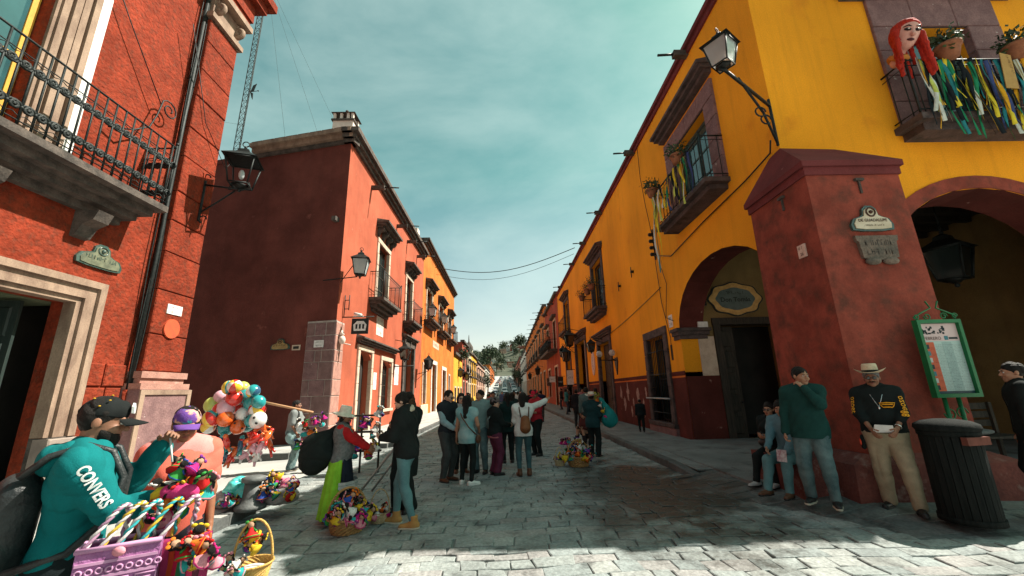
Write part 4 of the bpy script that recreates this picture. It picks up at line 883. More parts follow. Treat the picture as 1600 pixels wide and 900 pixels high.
# quoins: bedded stones on both faces of the corner
qj = MB(); qj.fbox(FF, -.01, 1.2, -.4, 4.42, -.05, .028); qj.fbox(FS, YC-.03, YC+.72, -.3, 4.4, -.05, .028); qj = qj.build('quoin', mortar, B2)
z = -.4; r = 0
while z < 4.35:
    hh = min(random.uniform(.42, .66), 4.4-z)
    if hh < .1: break
    cut = [0, random.uniform(.45, .8), 1.2] if r % 2 else [0, random.uniform(.25, .5), random.uniform(.75, .95), 1.2]
    for a, b in zip(cut, cut[1:]): MB().bbox_bev(FF, a+.014-(.04 if a == 0 else 0), b-.014, z+.014, z+hh-.014, -.03, .045+random.uniform(-.008, .01), .012).build('stone', random.choice((sn_purp, M('mauve_stone_plain', (.15, .085, .08), (.22, .13, .12), sc=4, rough=.92, bump=.5, bsc=20))), qj)
    MB().bbox_bev(FS, YC-.03, YC+.72, z+.014, z+hh-.014, -.03, .045+random.uniform(-.008, .01), .012).build('stone', sn_pink, qj); z += hh; r += 1
# street side openings
for a, b, c, e in ((19.45, 21.25, 6.15, 9.15), (25.35, 27.0, 6.15, 9.05)):
    surround(B2, FS, a, b, c, e, .25, .07, cream_st, 5); glazed(B2, FS, a+.02, b-.02, c, e-.02, -.2, 2, 4, wood_d, glass_dark, .07)
hood(B2, FS, 18.95, 21.75, 9.85, .34, .62, sn_dark, 4); hood(B2, FS, 24.95, 27.4, 9.6, .32, .58, sn_dark, 4)
balcony(B2, FS, 18.45, 21.75, 6.1, .72, 1.25, 16, sn_dark, th=.3, steps=3); balcony(B2, FS, 24.9, 27.6, 6.1, .7, 1.2, 13, sn_dark, th=.3, steps=3)
surround(B2, FS, 17.7, 19.3, 0, 3.55, .24, .08, cream_st, 5); surround(B2, FS, 20.95, 22.7, .95, 3.35, .22, .08, cream_st, 4, sill=True); surround(B2, FS, 25.45, 28.0, 0, 4.6, .34, .1, sn_dark, 6)
door(B2, FS, 17.72, 18.5, 0, 3.5, -.26, wood_y, 1, 4); MB().fbox(FS, 18.5, 19.3, 0, 3.5, -.4, -.34).build('dark_opening', dark_in, B2)
glazed(B2, FS, 20.97, 22.68, .97, 3.3, -.22, 2, 4, wood_d, glass_dark, .06)
door(B2, FS, 25.47, 26.2, 0, 4.5, -.26, wood_y, 1, 5); MB().fbox(FS, 26.2, 28.0, 0, 4.58, -.5, -.4).build('dark_opening', dark_in, B2)
hood(B2, FS, 17.25, 23.4, 3.86, .22, .36, sn_dark, 0); hood(B2, FS, 24.9, 28.5, 4.98, .24, .34, sn_dark, 3)
for yy in (17.9, 22.6, 25.2, 28.2): spout(B2, FS, yy, 11.45, 1.15)
spout(B2, FF, .35, 8.55, .45, pipe=False)
ch = T('chimney', 'small white chimney with arched vents on the red building roof', 'chimney', (-7.05, 16.1, 12.4))
MB().box(-7.5, -6.6, 15.75, 16.5, 12.3, 13.6).build('stack', white_st, ch); MB().box(-7.56, -6.54, 15.69, 16.56, 13.6, 13.68).build('ledge', sn_dark, ch)
for x in (-7.45, -7.15, -6.85, -6.65):
    for yv in (15.8, 16.4): MB().box(x-.05, x+.05, yv-.05, yv+.05, 13.68, 14.0).build('post', white_st, ch)
MB().add([(-7.58, 15.67, 14.0), (-6.52, 15.67, 14.0), (-6.52, 16.58, 14.0), (-7.58, 16.58, 14.0), (-7.05, 16.1, 14.28)], [(0, 1, 4), (1, 2, 4), (2, 3, 4), (3, 0, 4), (3, 2, 1, 0)]).ell((-7.05, 16.1, 14.33), .08, 8, 6).build('cap', sn_dark, ch)
# plaques and fittings
cartouche('glazed_plaque', 'small golden scalloped street plaque on the shaded red wall', FF, 2.3, 3.42, .8, .42, '', '', glz_green, M('gold_glaze', (.36, .24, .09), (.26, .16, .06), sc=6, rough=.4), ink_b)
t = tile('cream rimmed slot plate beside the golden plaque', FF, 1.62, 3.46, .36, .2, '', cream_st, ink_b, name='letter_slot', cat='letter slot'); MB().fbox(FF, 1.5, 1.74, 3.41, 3.51, .013, .02).build('slot', dark_in, t)
FQ = Fr(FF.p(0, 0, .06), FF.U, FF.N); tile('white street number plate on the mauve quoin stones', FQ, .62, 3.55, .4, .26, '~~~~\n~~~', white_paint, glz_green)
tile('white marble inscription plaque under the first red balcony', FS, 20.4, 5.0, 1.15, .95, '~~~~~\n~~~~~~\n~~~~', white_st, ink_b)
tile('white shop notice between the cream doorways', FS, 20.05, 2.3, .5, .8, '~~~\n~~~\n~~~', white_paint, ink_b); tile('white shop board beside the dark stone doorway', FS, 23.95, 2.75, .9, 1.15, '~~~~\n~~~~\n~~~~', white_paint, ink_b)
c = V(-5.6, 15.2, 6.55); lantern('frosted street lantern on the corner of the red building', c, .62, frost, rz=.2, arm=[([V(XL-.6, 15.0, 5.95), V(XL+.02, 15.14, 6.05), c+V(-.1, 0, -.42)], .02), ([V(XL+.02, 15.14, 5.9), c+V(-.2, 0, .2), c+V(0, 0, .7)], .016)])
sg = T('hanging_sign', 'black hanging sign with white emblem by the red corner', 'sign', (-5.75, 15.7, 4.3))
MB().tube([V(XL, 15.65, 4.62), V(-5.1, 15.65, 4.62)], .022, 6).tube([V(XL+.05, 15.65, 4.6), V(XL+.05, 15.65, 5.5)], .02, 6).tube([V(XL+.22, 15.65, 4.9), V(XL+.22, 15.65, 5.5)], .02, 6).tube([V(XL+.05, 15.65, 4.95), V(XL+.22, 15.65, 4.95)], .016, 6).tube([V(XL+.05, 15.65, 5.3), V(XL+.22, 15.65, 5.3)], .016, 6).build('bracket', iron, sg)
MB().box(-5.95, -5.3, 15.63, 15.67, 3.95, 4.56).build('board', plain('black_board', (.015, .02, .02)), sg)
FSg = Fr((-5.95, 15.63, 3.95), (1, 0, 0), (0, -1, 0)); m = MB(); m.prism([(.1, .12), (.55, .12), (.58, .36), (.46, .5), (.2, .5), (.07, .36)], lambda a, b, d: FSg.p(a, b, d), .001, .006)
m.build('emblem', white_paint, sg); m = MB()
for u in (.16, .29, .42): m.fbox(FSg, u, u+.075, .2, .38, .0065, .01)
m.build('emblem_mark', MC['black_board'], sg)
cc = MB().tube([V(-5.85, 15.6, 4.75), V(-5.55, 15.5, 4.66)], .055, 10).box(-5.9, -5.5, 15.6, 15.63, 4.625, 4.66).build('security_camera', white_paint, org=(-5.8, 15.6, 4.65)); tag(cc, 'white security camera on top of the black hanging sign', 'camera')
lm = MB().ell((XL+.16, 15.38, 3.7), (.13, .13, .16), 10, 8).lathe([(.05, 0), (.1, .05), (.03, .2)], 8, (XL+.14, 15.38, 3.86)).tube([V(XL+.1, 15.38, 3.6), V(XL+.5, 15.36, 3.5)], .02, 6).build('lamp_mount', white_st, org=(XL, 15.38, 3.7)); tag(lm, 'broken whitewashed lamp mount on the sunlit quoin', 'lamp')
c = V(-5.75, 23.4, 3.9); lantern('dark wall lantern above the shop board of the red building', c, .6, glass_dark, arm=[([V(XL, 23.4, 4.7), c+V(0, 0, .68)], .02), ([V(XL, 23.4, 3.2), V(-5.2, 23.4, 3.2)], .03)])
# ------------------------------------------------------------------ orange house
B3 = T('orange_house', 'bright orange house with three balconies beyond the red building', 'building', (XL, 31, 0))
ops = [(32.2, 34.6, 7.4, 10.0), (38.4, 41.0, 7.4, 10.0), (44.8, 47.2, 7.4, 10.0), (31.4, 32.6, .9, 3.8), (35.2, 37.4, 0, 4.1), (41.0, 43.4, 0, 3.9), (45.5, 46.5, .9, 3.5)]
facade(FS, 30.7, 50, -.3, 13.4, ops, .35).build('wall', st_orange, B3); shell(B3, XL-10, XL, 30.7, 50, -.3, 13.4, st_orange, ('x1',))
for d0, a, b in ((.15, 13.4, 13.55), (.3, 13.55, 13.7), (.45, 13.7, 13.86)): MB().fbox(FS, 30.6, 50.1, a+.001, b, -.3, d0).build('cornice', sn_dark, B3)
for i, (a, b, c, e) in enumerate(ops[:3]):
    surround(B3, FS, a, b, c, e, .25, .07, cream_st, 4); glazed(B3, FS, a+.02, b-.02, c, e-.02, -.2, 2, 3, wood_d, glass_dark, .08); hood(B3, FS, a-.6, b+.6, e+.35, .34, .6, sn_dark, 3); balcony(B3, FS, a-.8, b+.8, 7.35, .75, 1.2, 14, sn_dark, th=.3)
for a, b, c, e in ops[3:]:
    surround(B3, FS, a, b, c, e, .35 if b-a > 2 else .2, .08, white_st if b-a > 2 else cream_st, 4)
    if c < .5: door(B3, FS, a+.02, b-.02, 0, e-.02, -.3, wood_d, 2, 4)
    else: glazed(B3, FS, a+.02, b-.02, c, e-.02, -.2, 2, 3, wood_d, glass_dark)
MB().bbox_bev(FS, 30.72, 33.4, -.2, .85, -.05, .12, .03).build('plinth', cream_st, B3)
tile('long pale name board on the orange house', FS, 37.2, 5.9, 3.2, .6, '~~~~~~~~', cream_st, ink_b)
MB().box(XL-1.2, XL-.6, 30.75, 31.6, 13.4, 14.8).build('parapet_pier', white_st, B3)
for i, (yy, zz) in enumerate(((30.4, 7.7), (36.6, 8.2), (43.2, 8.2), (29.4, 3.7))):
    c = V(-5.5, yy, zz); lantern(('frosted lantern on a bracket where the red and orange houses meet', 'street lantern between the first two balconies of the orange house', 'street lantern between the last two balconies of the orange house', 'low dark lantern beside the orange house plinth')[i], c, .62, frost if i < 3 else glass_dark, arm=[([V(XL, yy, zz-.7), c+V(0, 0, -.5)], .022), ([V(XL, yy, zz-1.1), c+V(-.2, 0, -.6)], .016)])
# ------------------------------------------------------------------ yellow building on the right
XR, YF, HR = 5.47, 6.9, 11.26
BR = T('yellow_building', 'large yellow corner building with red dado and arcade', 'building', (XR, YF, 0))
FR = Fr((XR, 0, 0), (0, 1, 0), (-1, 0, 0)); FX = Fr((0, YF, 0), (1, 0, 0), (0, -1, 0))
ops = [(7.5, 12.45, .0, 5.02, 1.7, .75), (9.15, 11.25, 6.55, 8.85), (13.75, 15.45, .5, 3.4), (21.0, 23.6, .1, 4.1), (27.4, 31.2, .1, 5.0), (21.4, 23.9, 6.0, 8.9), (33.6, 36.0, 6.5, 9.2), (34.0, 36.5, .1, 4.4)]
facade(FR, YF, 40.4, 2.08, HR-.25, ops, .4).build('street_wall', st_yel, BR)
for ua, ub in ((YF, 12.44), (12.45, 40.4)):
    facade(Fr((XR-.004, 0, 0), (0, 1, 0), (-1, 0, 0)), ua, ub, -.2, 2.08, [(o[0], o[1], o[2], 3, 0, o[5] if len(o) > 5 else .4) for o in ops if o[2] < 2 and ua < o[1] <= ub+.02], .4).build('dado', st_dado, BR)
for a, b in ((12.46, 13.5), (15.7, 20.7), (23.9, 27.0), (31.5, 33.7), (36.8, 40.3)):
    MB().fbox(FR, a, b, 2.02, 2.12, -.02, .018).build('dado_line', st_dado, BR); MB().fbox(FR, a, b, 1.93, 1.985, -.02, .012).build('dado_stripe', st_orange, BR)
fo = [(6.95, 11.35, .0, 5.2, 2.05, .75), (8.72, 10.08, 6.5, 9.0)]
facade(FX, XR, 16, -.2, HR-.25, fo, .3).build('front_wall', st_yel, BR)
mb = MB(); p0, p1 = archpts(6.95, 11.35, 3.15, 2.05, 24), archpts(6.69, 11.61, 3.15, 2.31, 24)
for i in range(24):
    a, b, c, d = p0[i], p0[i+1], p1[i+1], p1[i]; mb.hexa([FX.p(*a, -.3), FX.p(*b, -.3), FX.p(*b, .02), FX.p(*a, .02), FX.p(*d, -.3), FX.p(*c, -.3), FX.p(*c, .02), FX.p(*d, .02)])
mb.build('arch_band', st_butt, BR)
MB().fbox(FX, 11.36, 12.3, -.1, 3.15, -.7, .015).build('pier', st_butt, BR)
# arcade inside: end wall, ceiling, back wall, inner faces of the arches
for F_, pts, dp in ((FR, archpts(7.5, 12.45, 3.32, 1.7, 14), .75), (FX, archpts(6.95, 11.35, 3.15, 2.05, 14), .75)):
    mb = MB(); nn = len(pts); vs_ = [F_.p(a, b-.012, dd) for dd in (.012, -dp) for a, b in pts]; mb.add(vs_, [(i, i+1, nn+i+1, nn+i) for i in range(nn-1)]); mb.build('arch_soffit', st_dado, BR)
st_in = stucco('arcade_shaded_ochre', (.23, .15, .06), c3=(.16, .10, .04))  # inner arcade walls: the gloom of the recess is mixed into this ochre
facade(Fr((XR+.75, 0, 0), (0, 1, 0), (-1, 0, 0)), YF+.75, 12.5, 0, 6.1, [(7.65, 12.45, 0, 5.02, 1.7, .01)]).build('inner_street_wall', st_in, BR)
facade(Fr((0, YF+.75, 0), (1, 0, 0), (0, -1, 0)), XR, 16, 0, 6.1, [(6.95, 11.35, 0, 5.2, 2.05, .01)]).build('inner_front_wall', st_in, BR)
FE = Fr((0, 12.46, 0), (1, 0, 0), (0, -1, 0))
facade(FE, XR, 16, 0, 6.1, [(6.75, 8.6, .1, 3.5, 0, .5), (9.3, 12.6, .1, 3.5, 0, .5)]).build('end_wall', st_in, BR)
MB().fbox(FE, XR+.01, 6.62, 0, 1.95, -.01, .012).build('end_wall_dado', st_dado, BR)
MB().fbox(FE, 6.0, 6.5, 1.96, 3.15, -.01, .02).build('bare_plaster_patch', cream_st, BR)
MB().fbox(FE, 6.5, 8.75, 3.5, 3.72, -.2, .06).fbox(FE, 6.52, 6.74, .1, 3.5, -.2, .05).fbox(FE, 8.61, 8.83, .1, 3.5, -.2, .05).build('door_frame', wood_d, BR)
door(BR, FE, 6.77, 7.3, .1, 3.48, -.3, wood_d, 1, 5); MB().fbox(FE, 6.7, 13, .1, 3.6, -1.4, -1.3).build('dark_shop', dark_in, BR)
MB().fbox(FE, 9.2, 12.7, 3.5, 3.75, -.2, .05).build('shop_lintel', wood_d, BR)
MB().box(XR+.01, 16, YF+.01, 12.44, 6.1, 6.3).build('arcade_ceiling', wood_d, BR); MB().box(13.2, 13.4, YF+.8, 12.4, 0, 6.09).build('back_wall', st_in, BR)
for i in range(9): MB().box(XR+.76, 13.1, YF+.95+i*.6, YF+1.07+i*.6, 5.92, 6.095).build('ceiling_beam', wood_d, BR)
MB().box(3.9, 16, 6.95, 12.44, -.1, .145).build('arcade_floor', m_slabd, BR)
mb = MB()
for a, b, d in ((3.08, 3.2, .06), (3.2, 3.32, .11), (3.32, 3.42, .16)): mb.box(XR-d, XR+.76+d, 12.45-d, 12.85, a, b-.002)
mb.build('impost', sn_grey, BR)
# roof line
for a, b, d in ((HR-.3, HR-.14, .06), (HR-.138, HR, .14)): MB().fbox(FR, YF-d, 40.4, a, b, -.4, d).build('coping', st_cap, BR); MB().fbox(FX, XR+.002, 16, a, b, -.4, d-.002).build('coping', st_cap, BR)
shell(BR, XR, 17, YF, 40.4, 0, HR-.2, st_yel, ('x0', 'y0'))
for yy in (9.6, 14.6, 20.3, 25.0, 29.5, 36.5): spout(BR, FR, yy, HR-.22, .75)
# balcony over the street arch
surround(BR, FR, 9.15, 11.25, 6.55, 8.85, .5, .08, sn_purp, 4, mjoint=sn_grey); glazed(BR, FR, 9.17, 11.23, 6.55, 8.83, -.22, 2, 3, paint('teal_frame', (.05, .09, .085)), glass_teal, .08)
hood(BR, FR, 8.5, 11.95, 9.5, .3, .42, sn_grey, 0); BA1 = balcony(BR, FR, 8.6, 11.8, 6.5, .62, 1.15, 14, sn_grey, th=.26, steps=1)
# balcony of the front
surround(BR, FX, 8.72, 10.08, 6.5, 9.0, .72, .06, sn_purp, 4, mjoint=sn_grey); glazed(BR, FX, 8.74, 10.06, 6.5, 8.98, -.2, 2, 3, paint('green_frame', (.05, .06, .035)), glass_teal, .07)
hood(BR, FX, 7.35, 11.4, 9.74, .3, .42, sn_grey, 0); balcony(BR, FX, 7.85, 11.2, 6.5, .55, 1.2, 16, sn_grey, th=.3, steps=1)
# the two balconies further down
for a, b, c, e in ((21.4, 23.9, 6.0, 8.9), (33.6, 36.0, 6.5, 9.2)):
    surround(BR, FR, a, b, c, e, .3, .06, sn_grey, 4); glazed(BR, FR, a+.02, b-.02, c, e-.02, -.2, 2, 3, wood_d, glass_dark); hood(BR, FR, a-.5, b+.5, e+.32, .28, .4, sn_grey, 0); balcony(BR, FR, a-.5, b+.5, c-.05, .62, 1.1, 12, sn_grey, th=.3)
# ground floor openings
surround(BR, FR, 13.75, 15.45, .5, 3.4, .28, .07, sn_grey, 5, sill=True, mjoint=sn_dark); glazed(BR, FR, 13.78, 15.42, .5, 3.38, -.3, 2, 2, wood_d, glass_dark)
gr = MB()
for i in range(11): u = 13.83+i*.154; gr.tube([FR.p(u, .52, .02), FR.p(u, 3.38, .02)], .013, 5)
for v in (.8, 1.3, 2.1, 2.9): gr.tube([FR.p(13.76, v, .03), FR.p(15.44, v, .03)], .014, 5)
gr.build('window_grille', iron, BR); MB().bbox_bev(FR, 13.4, 15.8, -.1, .35, -.05, .12, .02).build('window_base', sn_purp, BR)
MB().tube([FR.p(13.5, 1.28, .16), FR.p(15.7, 1.28, .16)], .03, 8).build('hand_rail', M('grey_steel', (.35, .35, .34), (.25, .25, .25), sc=9, rough=.4, metal=.6), BR)
surround(BR, FR, 21.0, 23.6, .1, 4.1, .3, .08, sn_grey, 6); door(BR, FR, 21.02, 23.58, .1, 4.08, -.28, wood_d, 2, 5); hood(BR, FR, 20.5, 24.1, 4.42, .3, .3, sn_grey, 0)
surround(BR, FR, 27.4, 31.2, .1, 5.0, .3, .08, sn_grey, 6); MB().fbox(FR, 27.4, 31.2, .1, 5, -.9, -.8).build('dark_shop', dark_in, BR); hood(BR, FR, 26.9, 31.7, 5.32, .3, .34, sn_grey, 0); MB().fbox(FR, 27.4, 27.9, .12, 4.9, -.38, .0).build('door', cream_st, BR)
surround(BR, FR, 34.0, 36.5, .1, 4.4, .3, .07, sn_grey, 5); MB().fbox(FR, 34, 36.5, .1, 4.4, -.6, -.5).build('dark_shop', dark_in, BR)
# peeled plaster low on the dado
for i, (u, v) in enumerate(((17.2, 1.35), (17.9, 1.1), (18.6, 1.5), (19.2, 1.0), (16.6, 1.0), (19.7, 1.45), (16.2, 1.5), (18.2, .7))):
    r = random.uniform(.14, .3); n = 15; MB().prism([(r*math.cos(-2*math.pi*q/n)*random.uniform(.3, .8), 1.5*r*math.sin(-2*math.pi*q/n)*random.uniform(.4, 1.1)) for q in range(n)], lambda a, b, d: FR.p(u+a, v+b, d), .0, .009).build('peeled_plaster', M('bare_plaster', (.36, .26, .22), (.24, .14, .12), sc=9, rough=.95, bump=.4, bsc=40), BR)
# ------------------------------------------------------------------ buttress at the corner
BT = T('buttress', 'dark red corner buttress with sloping maroon cap against the yellow building', 'buttress', (5.0, 5.9, .1))
bx0, bx1, by0, by1, bz = 5.0, 6.56, 5.9, 7.42, 5.1
mb = MB(); b_ = .03
mb.add([(bx0-b_, by0-b_, .1), (bx1+b_, by0-b_, .1), (bx1+b_, by1, .1), (bx0-b_, by1+b_, .1), (bx0, by0, bz), (bx1, by0, bz), (bx1, by1, bz), (bx0, by1, bz)], [(0, 1, 5, 4), (1, 2, 6, 5), (3, 0, 4, 7), (2, 3, 7, 6)]); mb.build('shaft', st_butt, BT)
e = .07
MB().box(bx0-.03, bx1+.03, by0-.03, by1+.03, bz-.14, bz-.002).build('necking', st_cap, BT)
E0 = [(bx0-e, by0-e, bz), (bx1+e, by0-e, bz), (bx1+e, by1, bz), (bx0-e, by1+e, bz)]; E1 = [(x, y, bz+.1) for x, y, z in E0]; Tp = [(XR-.01, YF-.01, 6.12), (bx1-.02, YF-.01, 6.08), (bx1-.1, by1, 6.05), (XR-.01, by1-.2, 6.1)]
MB().add(E0+E1+Tp, [(3, 2, 1, 0)]+[(i, (i+1) % 4, (i+1) % 4+4, i+4) for i in range(4)]+[(4, 5, 9, 8), (5, 6, 10, 9), (7, 4, 8, 11), (6, 7, 11, 10), (8, 9, 10, 11)]).build('cap', st_cap, BT)
PL = MB(); z = .62; o_ = .5
PL.add([(4.62, 5.76, .0), (6.95, 5.6, .0), (6.95, 6.88, .0), (4.62, 7.2, .0), (4.68, 5.8, z-.06), (6.9, 5.64, z-.06), (6.9, 6.88, z-.06), (4.68, 7.14, z-.06), (4.9, 5.875, z+.06), (6.62, 5.84, z+.06), (6.62, 6.88, z+.06), (4.9, 7.14, z+.06)], [(i, (i+1) % 4, (i+1) % 4+4, i+4) for i in range(4)]+[(4+i, 4+(i+1) % 4, (i+1) % 4+8, i+8) for i in range(4)]+[(8, 9, 10, 11)])
PL.build('plinth', M('worn_plinth_red', (.16, .045, .035), (.10, .03, .026), sc=2.5, rough=.9, bump=.5, bsc=18, fine=.15, c3=(.24, .15, .13), sc3=4, th3=(.55, .7)), BT)
MB().box(4.16, 4.615, 6.15, 7.3, .0, .58).build('side_seat', MC['worn_plinth_red'], BT)
for (u, F_) in ((5.85, Fr((0, by0, 0), (1, 0, 0), (0, -1, 0))), (6.5, Fr((bx0, 0, 0), (0, 1, 0), (-1, 0, 0)))): MB().fbox(F_, u-.07, u+.07, 4.84, 4.88, -.02, .05).fbox(F_, u-.015, u+.015, 4.62, 4.84, -.02, .03).build('drip_bracket', sn_dark, BT)
FB = Fr((0, by0, 0), (1, 0, 0), (0, -1, 0)); FBL = Fr((bx0, 0, 0), (0, 1, 0), (-1, 0, 0))
cartouche('glazed_plaque', 'cream glazed plaque lettered in brown with dark green rim on the red buttress', FB, 5.86, 3.97, .66, .42, 'DE GUADALUPE', '~', glz_green, glz_cream, ink_b)
t = T('stone_plaque', 'weathered grey stone plaque with two carved feet below the glazed one', 'plaque', FB.p(5.86, 3.4, 0)); sg_ = M('plaque_stone', (.10, .085, .07), (.19, .14, .11), sc=6, rough=.95, bump=.8, bsc=26, fine=.2)
MB().prism([(-.34, .5), (-.33, .42), (-.3, .4), (-.28, .14), (-.16, .1), (.16, .1), (.28, .14), (.3, .4), (.33, .42), (.34, .5)], lambda a, b, d: FB.p(5.86+a, 3.37+b, d), -.01, .06).build('slab', sg_, t)
for s_ in (-1, 1): MB().ell(FB.p(5.86+s_*.14, 3.45, .05), (.13, .05, .06), 10, 7).build('foot', sg_, t)
m = MB(); scribble(m, .42, .09, lambda a, b: FB.p(5.86+a, 3.75+b, .064), seed=4); scribble(m, .42, .09, lambda a, b: FB.p(5.86+a, 3.6+b, .064), seed=8); m.build('carved_lettering', sn_dark, t)
FBB = Fr((bx0-.012, 0, 0), (0, 1, 0), (-1, 0, 0)); tile('small pale house number tile on the left side of the red buttress', FBB, 6.28, 3.78, .17, .22, '~~~\n26', M('pale_pink_tile', (.62, .45, .38), (.5, .33, .27), sc=8, rough=.4), ink_b, .02)
# street lamp on the corner bracket
c = V(4.05, 6.0, 7.5)
a0, a1 = V(5.40, 6.84, 7.05), V(5.40, 6.84, 6.2)
lantern('white glass street lantern on long bracket above the buttress', c, .46, clear_l, rz=.6, arm=[([a0, c+V(.02, 0, -.36), c+V(-.08, 0, -.33)], .03), ([a1, V(5.1, 6.65, 6.75), c+V(.4, .25, -.3)], .024), ([a0+V(0, 0, .15), a1+V(0, 0, -.05)], .028), ([V(5.15+.1*math.cos(x*.6), 6.68, 6.62+.1*math.sin(x*.6)) for x in range(10)], .016), ([V(4.98+.1*math.cos(x*.6), 6.56, 6.7+.1*math.sin(x*.6)) for x in range(10)], .016)])
# shop sign inside the arcade
t = T('shop_sign', 'oval scalloped shop sign with ochre border inside the street arch', 'sign', FE.p(7.35, 4.3, 0))
def blob(rx, ry, amp, n=48, ph=0): return [(rx*(1+amp*math.cos(8*a+ph))*math.cos(a), ry*(1+amp*math.cos(8*a+ph))*math.sin(a)) for a in [2*math.pi*i/n for i in range(n)]]
MB().prism(blob(.86, .54, .05), lambda a, b, d: FE.p(7.35+a, 4.32+b, d), .01, .05).build('rim', plain('sign_black', (.02, .025, .022)), t)
MB().prism(blob(.81, .5, .05), lambda a, b, d: FE.p(7.35+a, 4.32+b, d), .052, .058).build('border', M('sign_ochre', (.62, .38, .13), (.45, .26, .085), sc=7, rough=.7), t)
MB().prism(blob(.62, .36, .03), lambda a, b, d: FE.p(7.35+a, 4.32+b, d), .06, .064).build('panel', M('sign_slate', (.12, .155, .145), (.08, .11, .10), sc=5, rough=.7), t)
m = MB(); letters(m, 'Don Tomás', .2, lambda a, b: FE.p(7.35+a, 4.29+b, .067), bold=.02); scribble(m, .55, .1, lambda a, b: FE.p(7.35+a, 4.52+b, .067), seed=6); m.build('lettering', MC['sign_black'], t)
o = MB().fbox(FE, 6.02, 6.32, 3.35, 3.6, .0, .12).fbox(FE, 6.1, 6.2, 3.44, 3.5, .121, .13).build('alarm_box', white_paint, org=FE.p(6.2, 3.4, 0)); tag(o, 'white alarm box on the wall inside the street arch', 'alarm box')
o = MB().fbox(FE, 6.0, 6.35, 4.1, 4.32, .0, .18).ell(FE.p(6.09, 4.16, .19), .045, 8, 6).ell(FE.p(6.25, 4.16, .19), .045, 8, 6).build('floodlight', iron, org=FE.p(6.2, 4.2, 0)); tag(o, 'black twin floodlight beside the oval sign', 'floodlight')
c = V(11.0, 9.3, 4.45); lantern('big dark lantern hanging inside the front arch', c, .78, glass_dark, rz=.4, arm=[([c+V(0, 0, 1.0), c+V(0, 0, 1.5)], .02)])
# signs, lanterns and fittings along the yellow wall
t = T('oval_sign', 'tall white oval sign between the doors of the yellow wall', 'sign', FR.p(25.3, 3.2, 0))
MB().prism([(.42*math.cos(-a), .72*math.sin(-a)) for a in [2*math.pi*i/28 for i in range(28)]], lambda a, b, d: FR.p(25.3+a, 3.2+b, d), -.01, .05).build('board', M('white_pink_sign', (.66, .55, .5), (.58, .46, .42), sc=8), t)
m = MB()
for i in range(5): scribble(m, .5, .09, lambda a, b: FR.p(25.3-a, 3.55-.17*i+b, .053), seed=30+i)
m.build('lettering', st_butt, t)
t = T('iron_wall_bracket', 'heart-shaped black iron bracket with two small globe lamps', 'wall lamp', FR.p(20.0, 2.9, 0))
MB().prism([(0, -.55), (-.26, .05), (-.2, .3), (0, .2), (.2, .3), (.26, .05)], lambda a, b, d: FR.p(20.0+a, 2.85+b, d), 0, .05).build('shield', iron, t)
for s_, dd in ((-.2, .25), (.35, .75)): MB().ell(FR.p(20.0+s_, 3.35, dd), .16, 10, 8).build('globe', frost, t); MB().tube([FR.p(20, 3.0, .04), FR.p(20+s_, 3.05, dd), FR.p(20+s_, 3.2, dd)], .025, 6).build('arm', iron, t)
for i, (yy, zz, s_) in enumerate(((29.6, 5.2, .75), (31.6, 4.2, .7), (22.2, 3.9, .45), (33.2, 4.6, .6))):
    c = V(XR-.75, yy, zz); lantern(('black lantern hanging over the wide shop door of the yellow wall', 'black lantern left of the wide shop door of the yellow wall', 'small lantern hanging in the hooded doorway of the yellow wall', 'black lantern below the farthest yellow balcony')[i], c, s_, glass_dark, arm=[([V(XR, yy, zz+.9*s_), c+V(0, 0, 1.1*s_)], .02), ([V(XR, yy, zz+.2), c+V(.1, 0, .95*s_)], .016)])
sb = MB()
for i, z in enumerate((6.2, 6.45, 6.7, 6.95)): sb.fbox(FR, 13.5, 13.62, z, z+.1, -.01, .14); sb.ell(FR.p(13.56, z+.05, .17), (.06, .06, .07), 8, 6)
sb.tube([FR.p(13.56, 6.05, .05), FR.p(13.56, 7.2, .05)], .025, 6); o = sb.build('insulator_rack', iron, org=FR.p(13.56, 6, 0)); tag(o, 'rack of black cable insulators on the yellow wall', 'insulator rack')
def cable(label, pts, r=.012, sag=0):
    P = [Vector(p) for p in pts]; o = MB().tube(P, r, 5).build('cable', iron, org=P[0]); tag(o, label, 'cable'); return o
cable('cable climbing from the insulator rack to the yellow roof line', [FR.p(13.56, 7.0, .08), FR.p(13.9, 8.3, .06), FR.p(14.1, 9.6, .06), FR.p(14.0, 10.9, .08)])
cable('cable running from the insulators along the yellow wall to the buttress cap', [FR.p(13.56, 6.2, .1), FR.p(12.3, 5.75, .05), FR.p(10, 5.95, .05), FR.p(8, 6.05, .05), FR.p(7.1, 6.15, .06), V(5.2, 6.75, 6.2)], .016)
cable('cable dropping from the insulators past the arch', [FR.p(13.6, 6.2, .06), FR.p(13.5, 4.5, .05), FR.p(13.1, 3.2, .05), FR.p(13.2, 2.6, .05)])
cable('second cable dropping beside the arch with a loop', [FR.p(13.4, 6.2, .06), FR.p(12.9, 5.0, .05), FR.p(13.25, 3.9, .06), FR.p(12.7, 3.7, .06)])
cable('long thin cable sagging along the yellow wall above the grille window', [FR.p(13.4, 5.0, .05)]+[FR.p(13.4+.8*i, 5.0-.9*math.sin(math.pi*min(1, i/14)*.5)+.02*i, .04) for i in range(1, 12)])
tile('small white plate beside the arch of the yellow wall', FR, 13.05, 3.75, .3, .4, '~~\n~~', white_paint, ink_b); tile('narrow dark plate beside the arch of the yellow wall', FR, 13.25, 2.75, .14, .5, '', iron, ink_b, name='wall_plate', cat='plate')
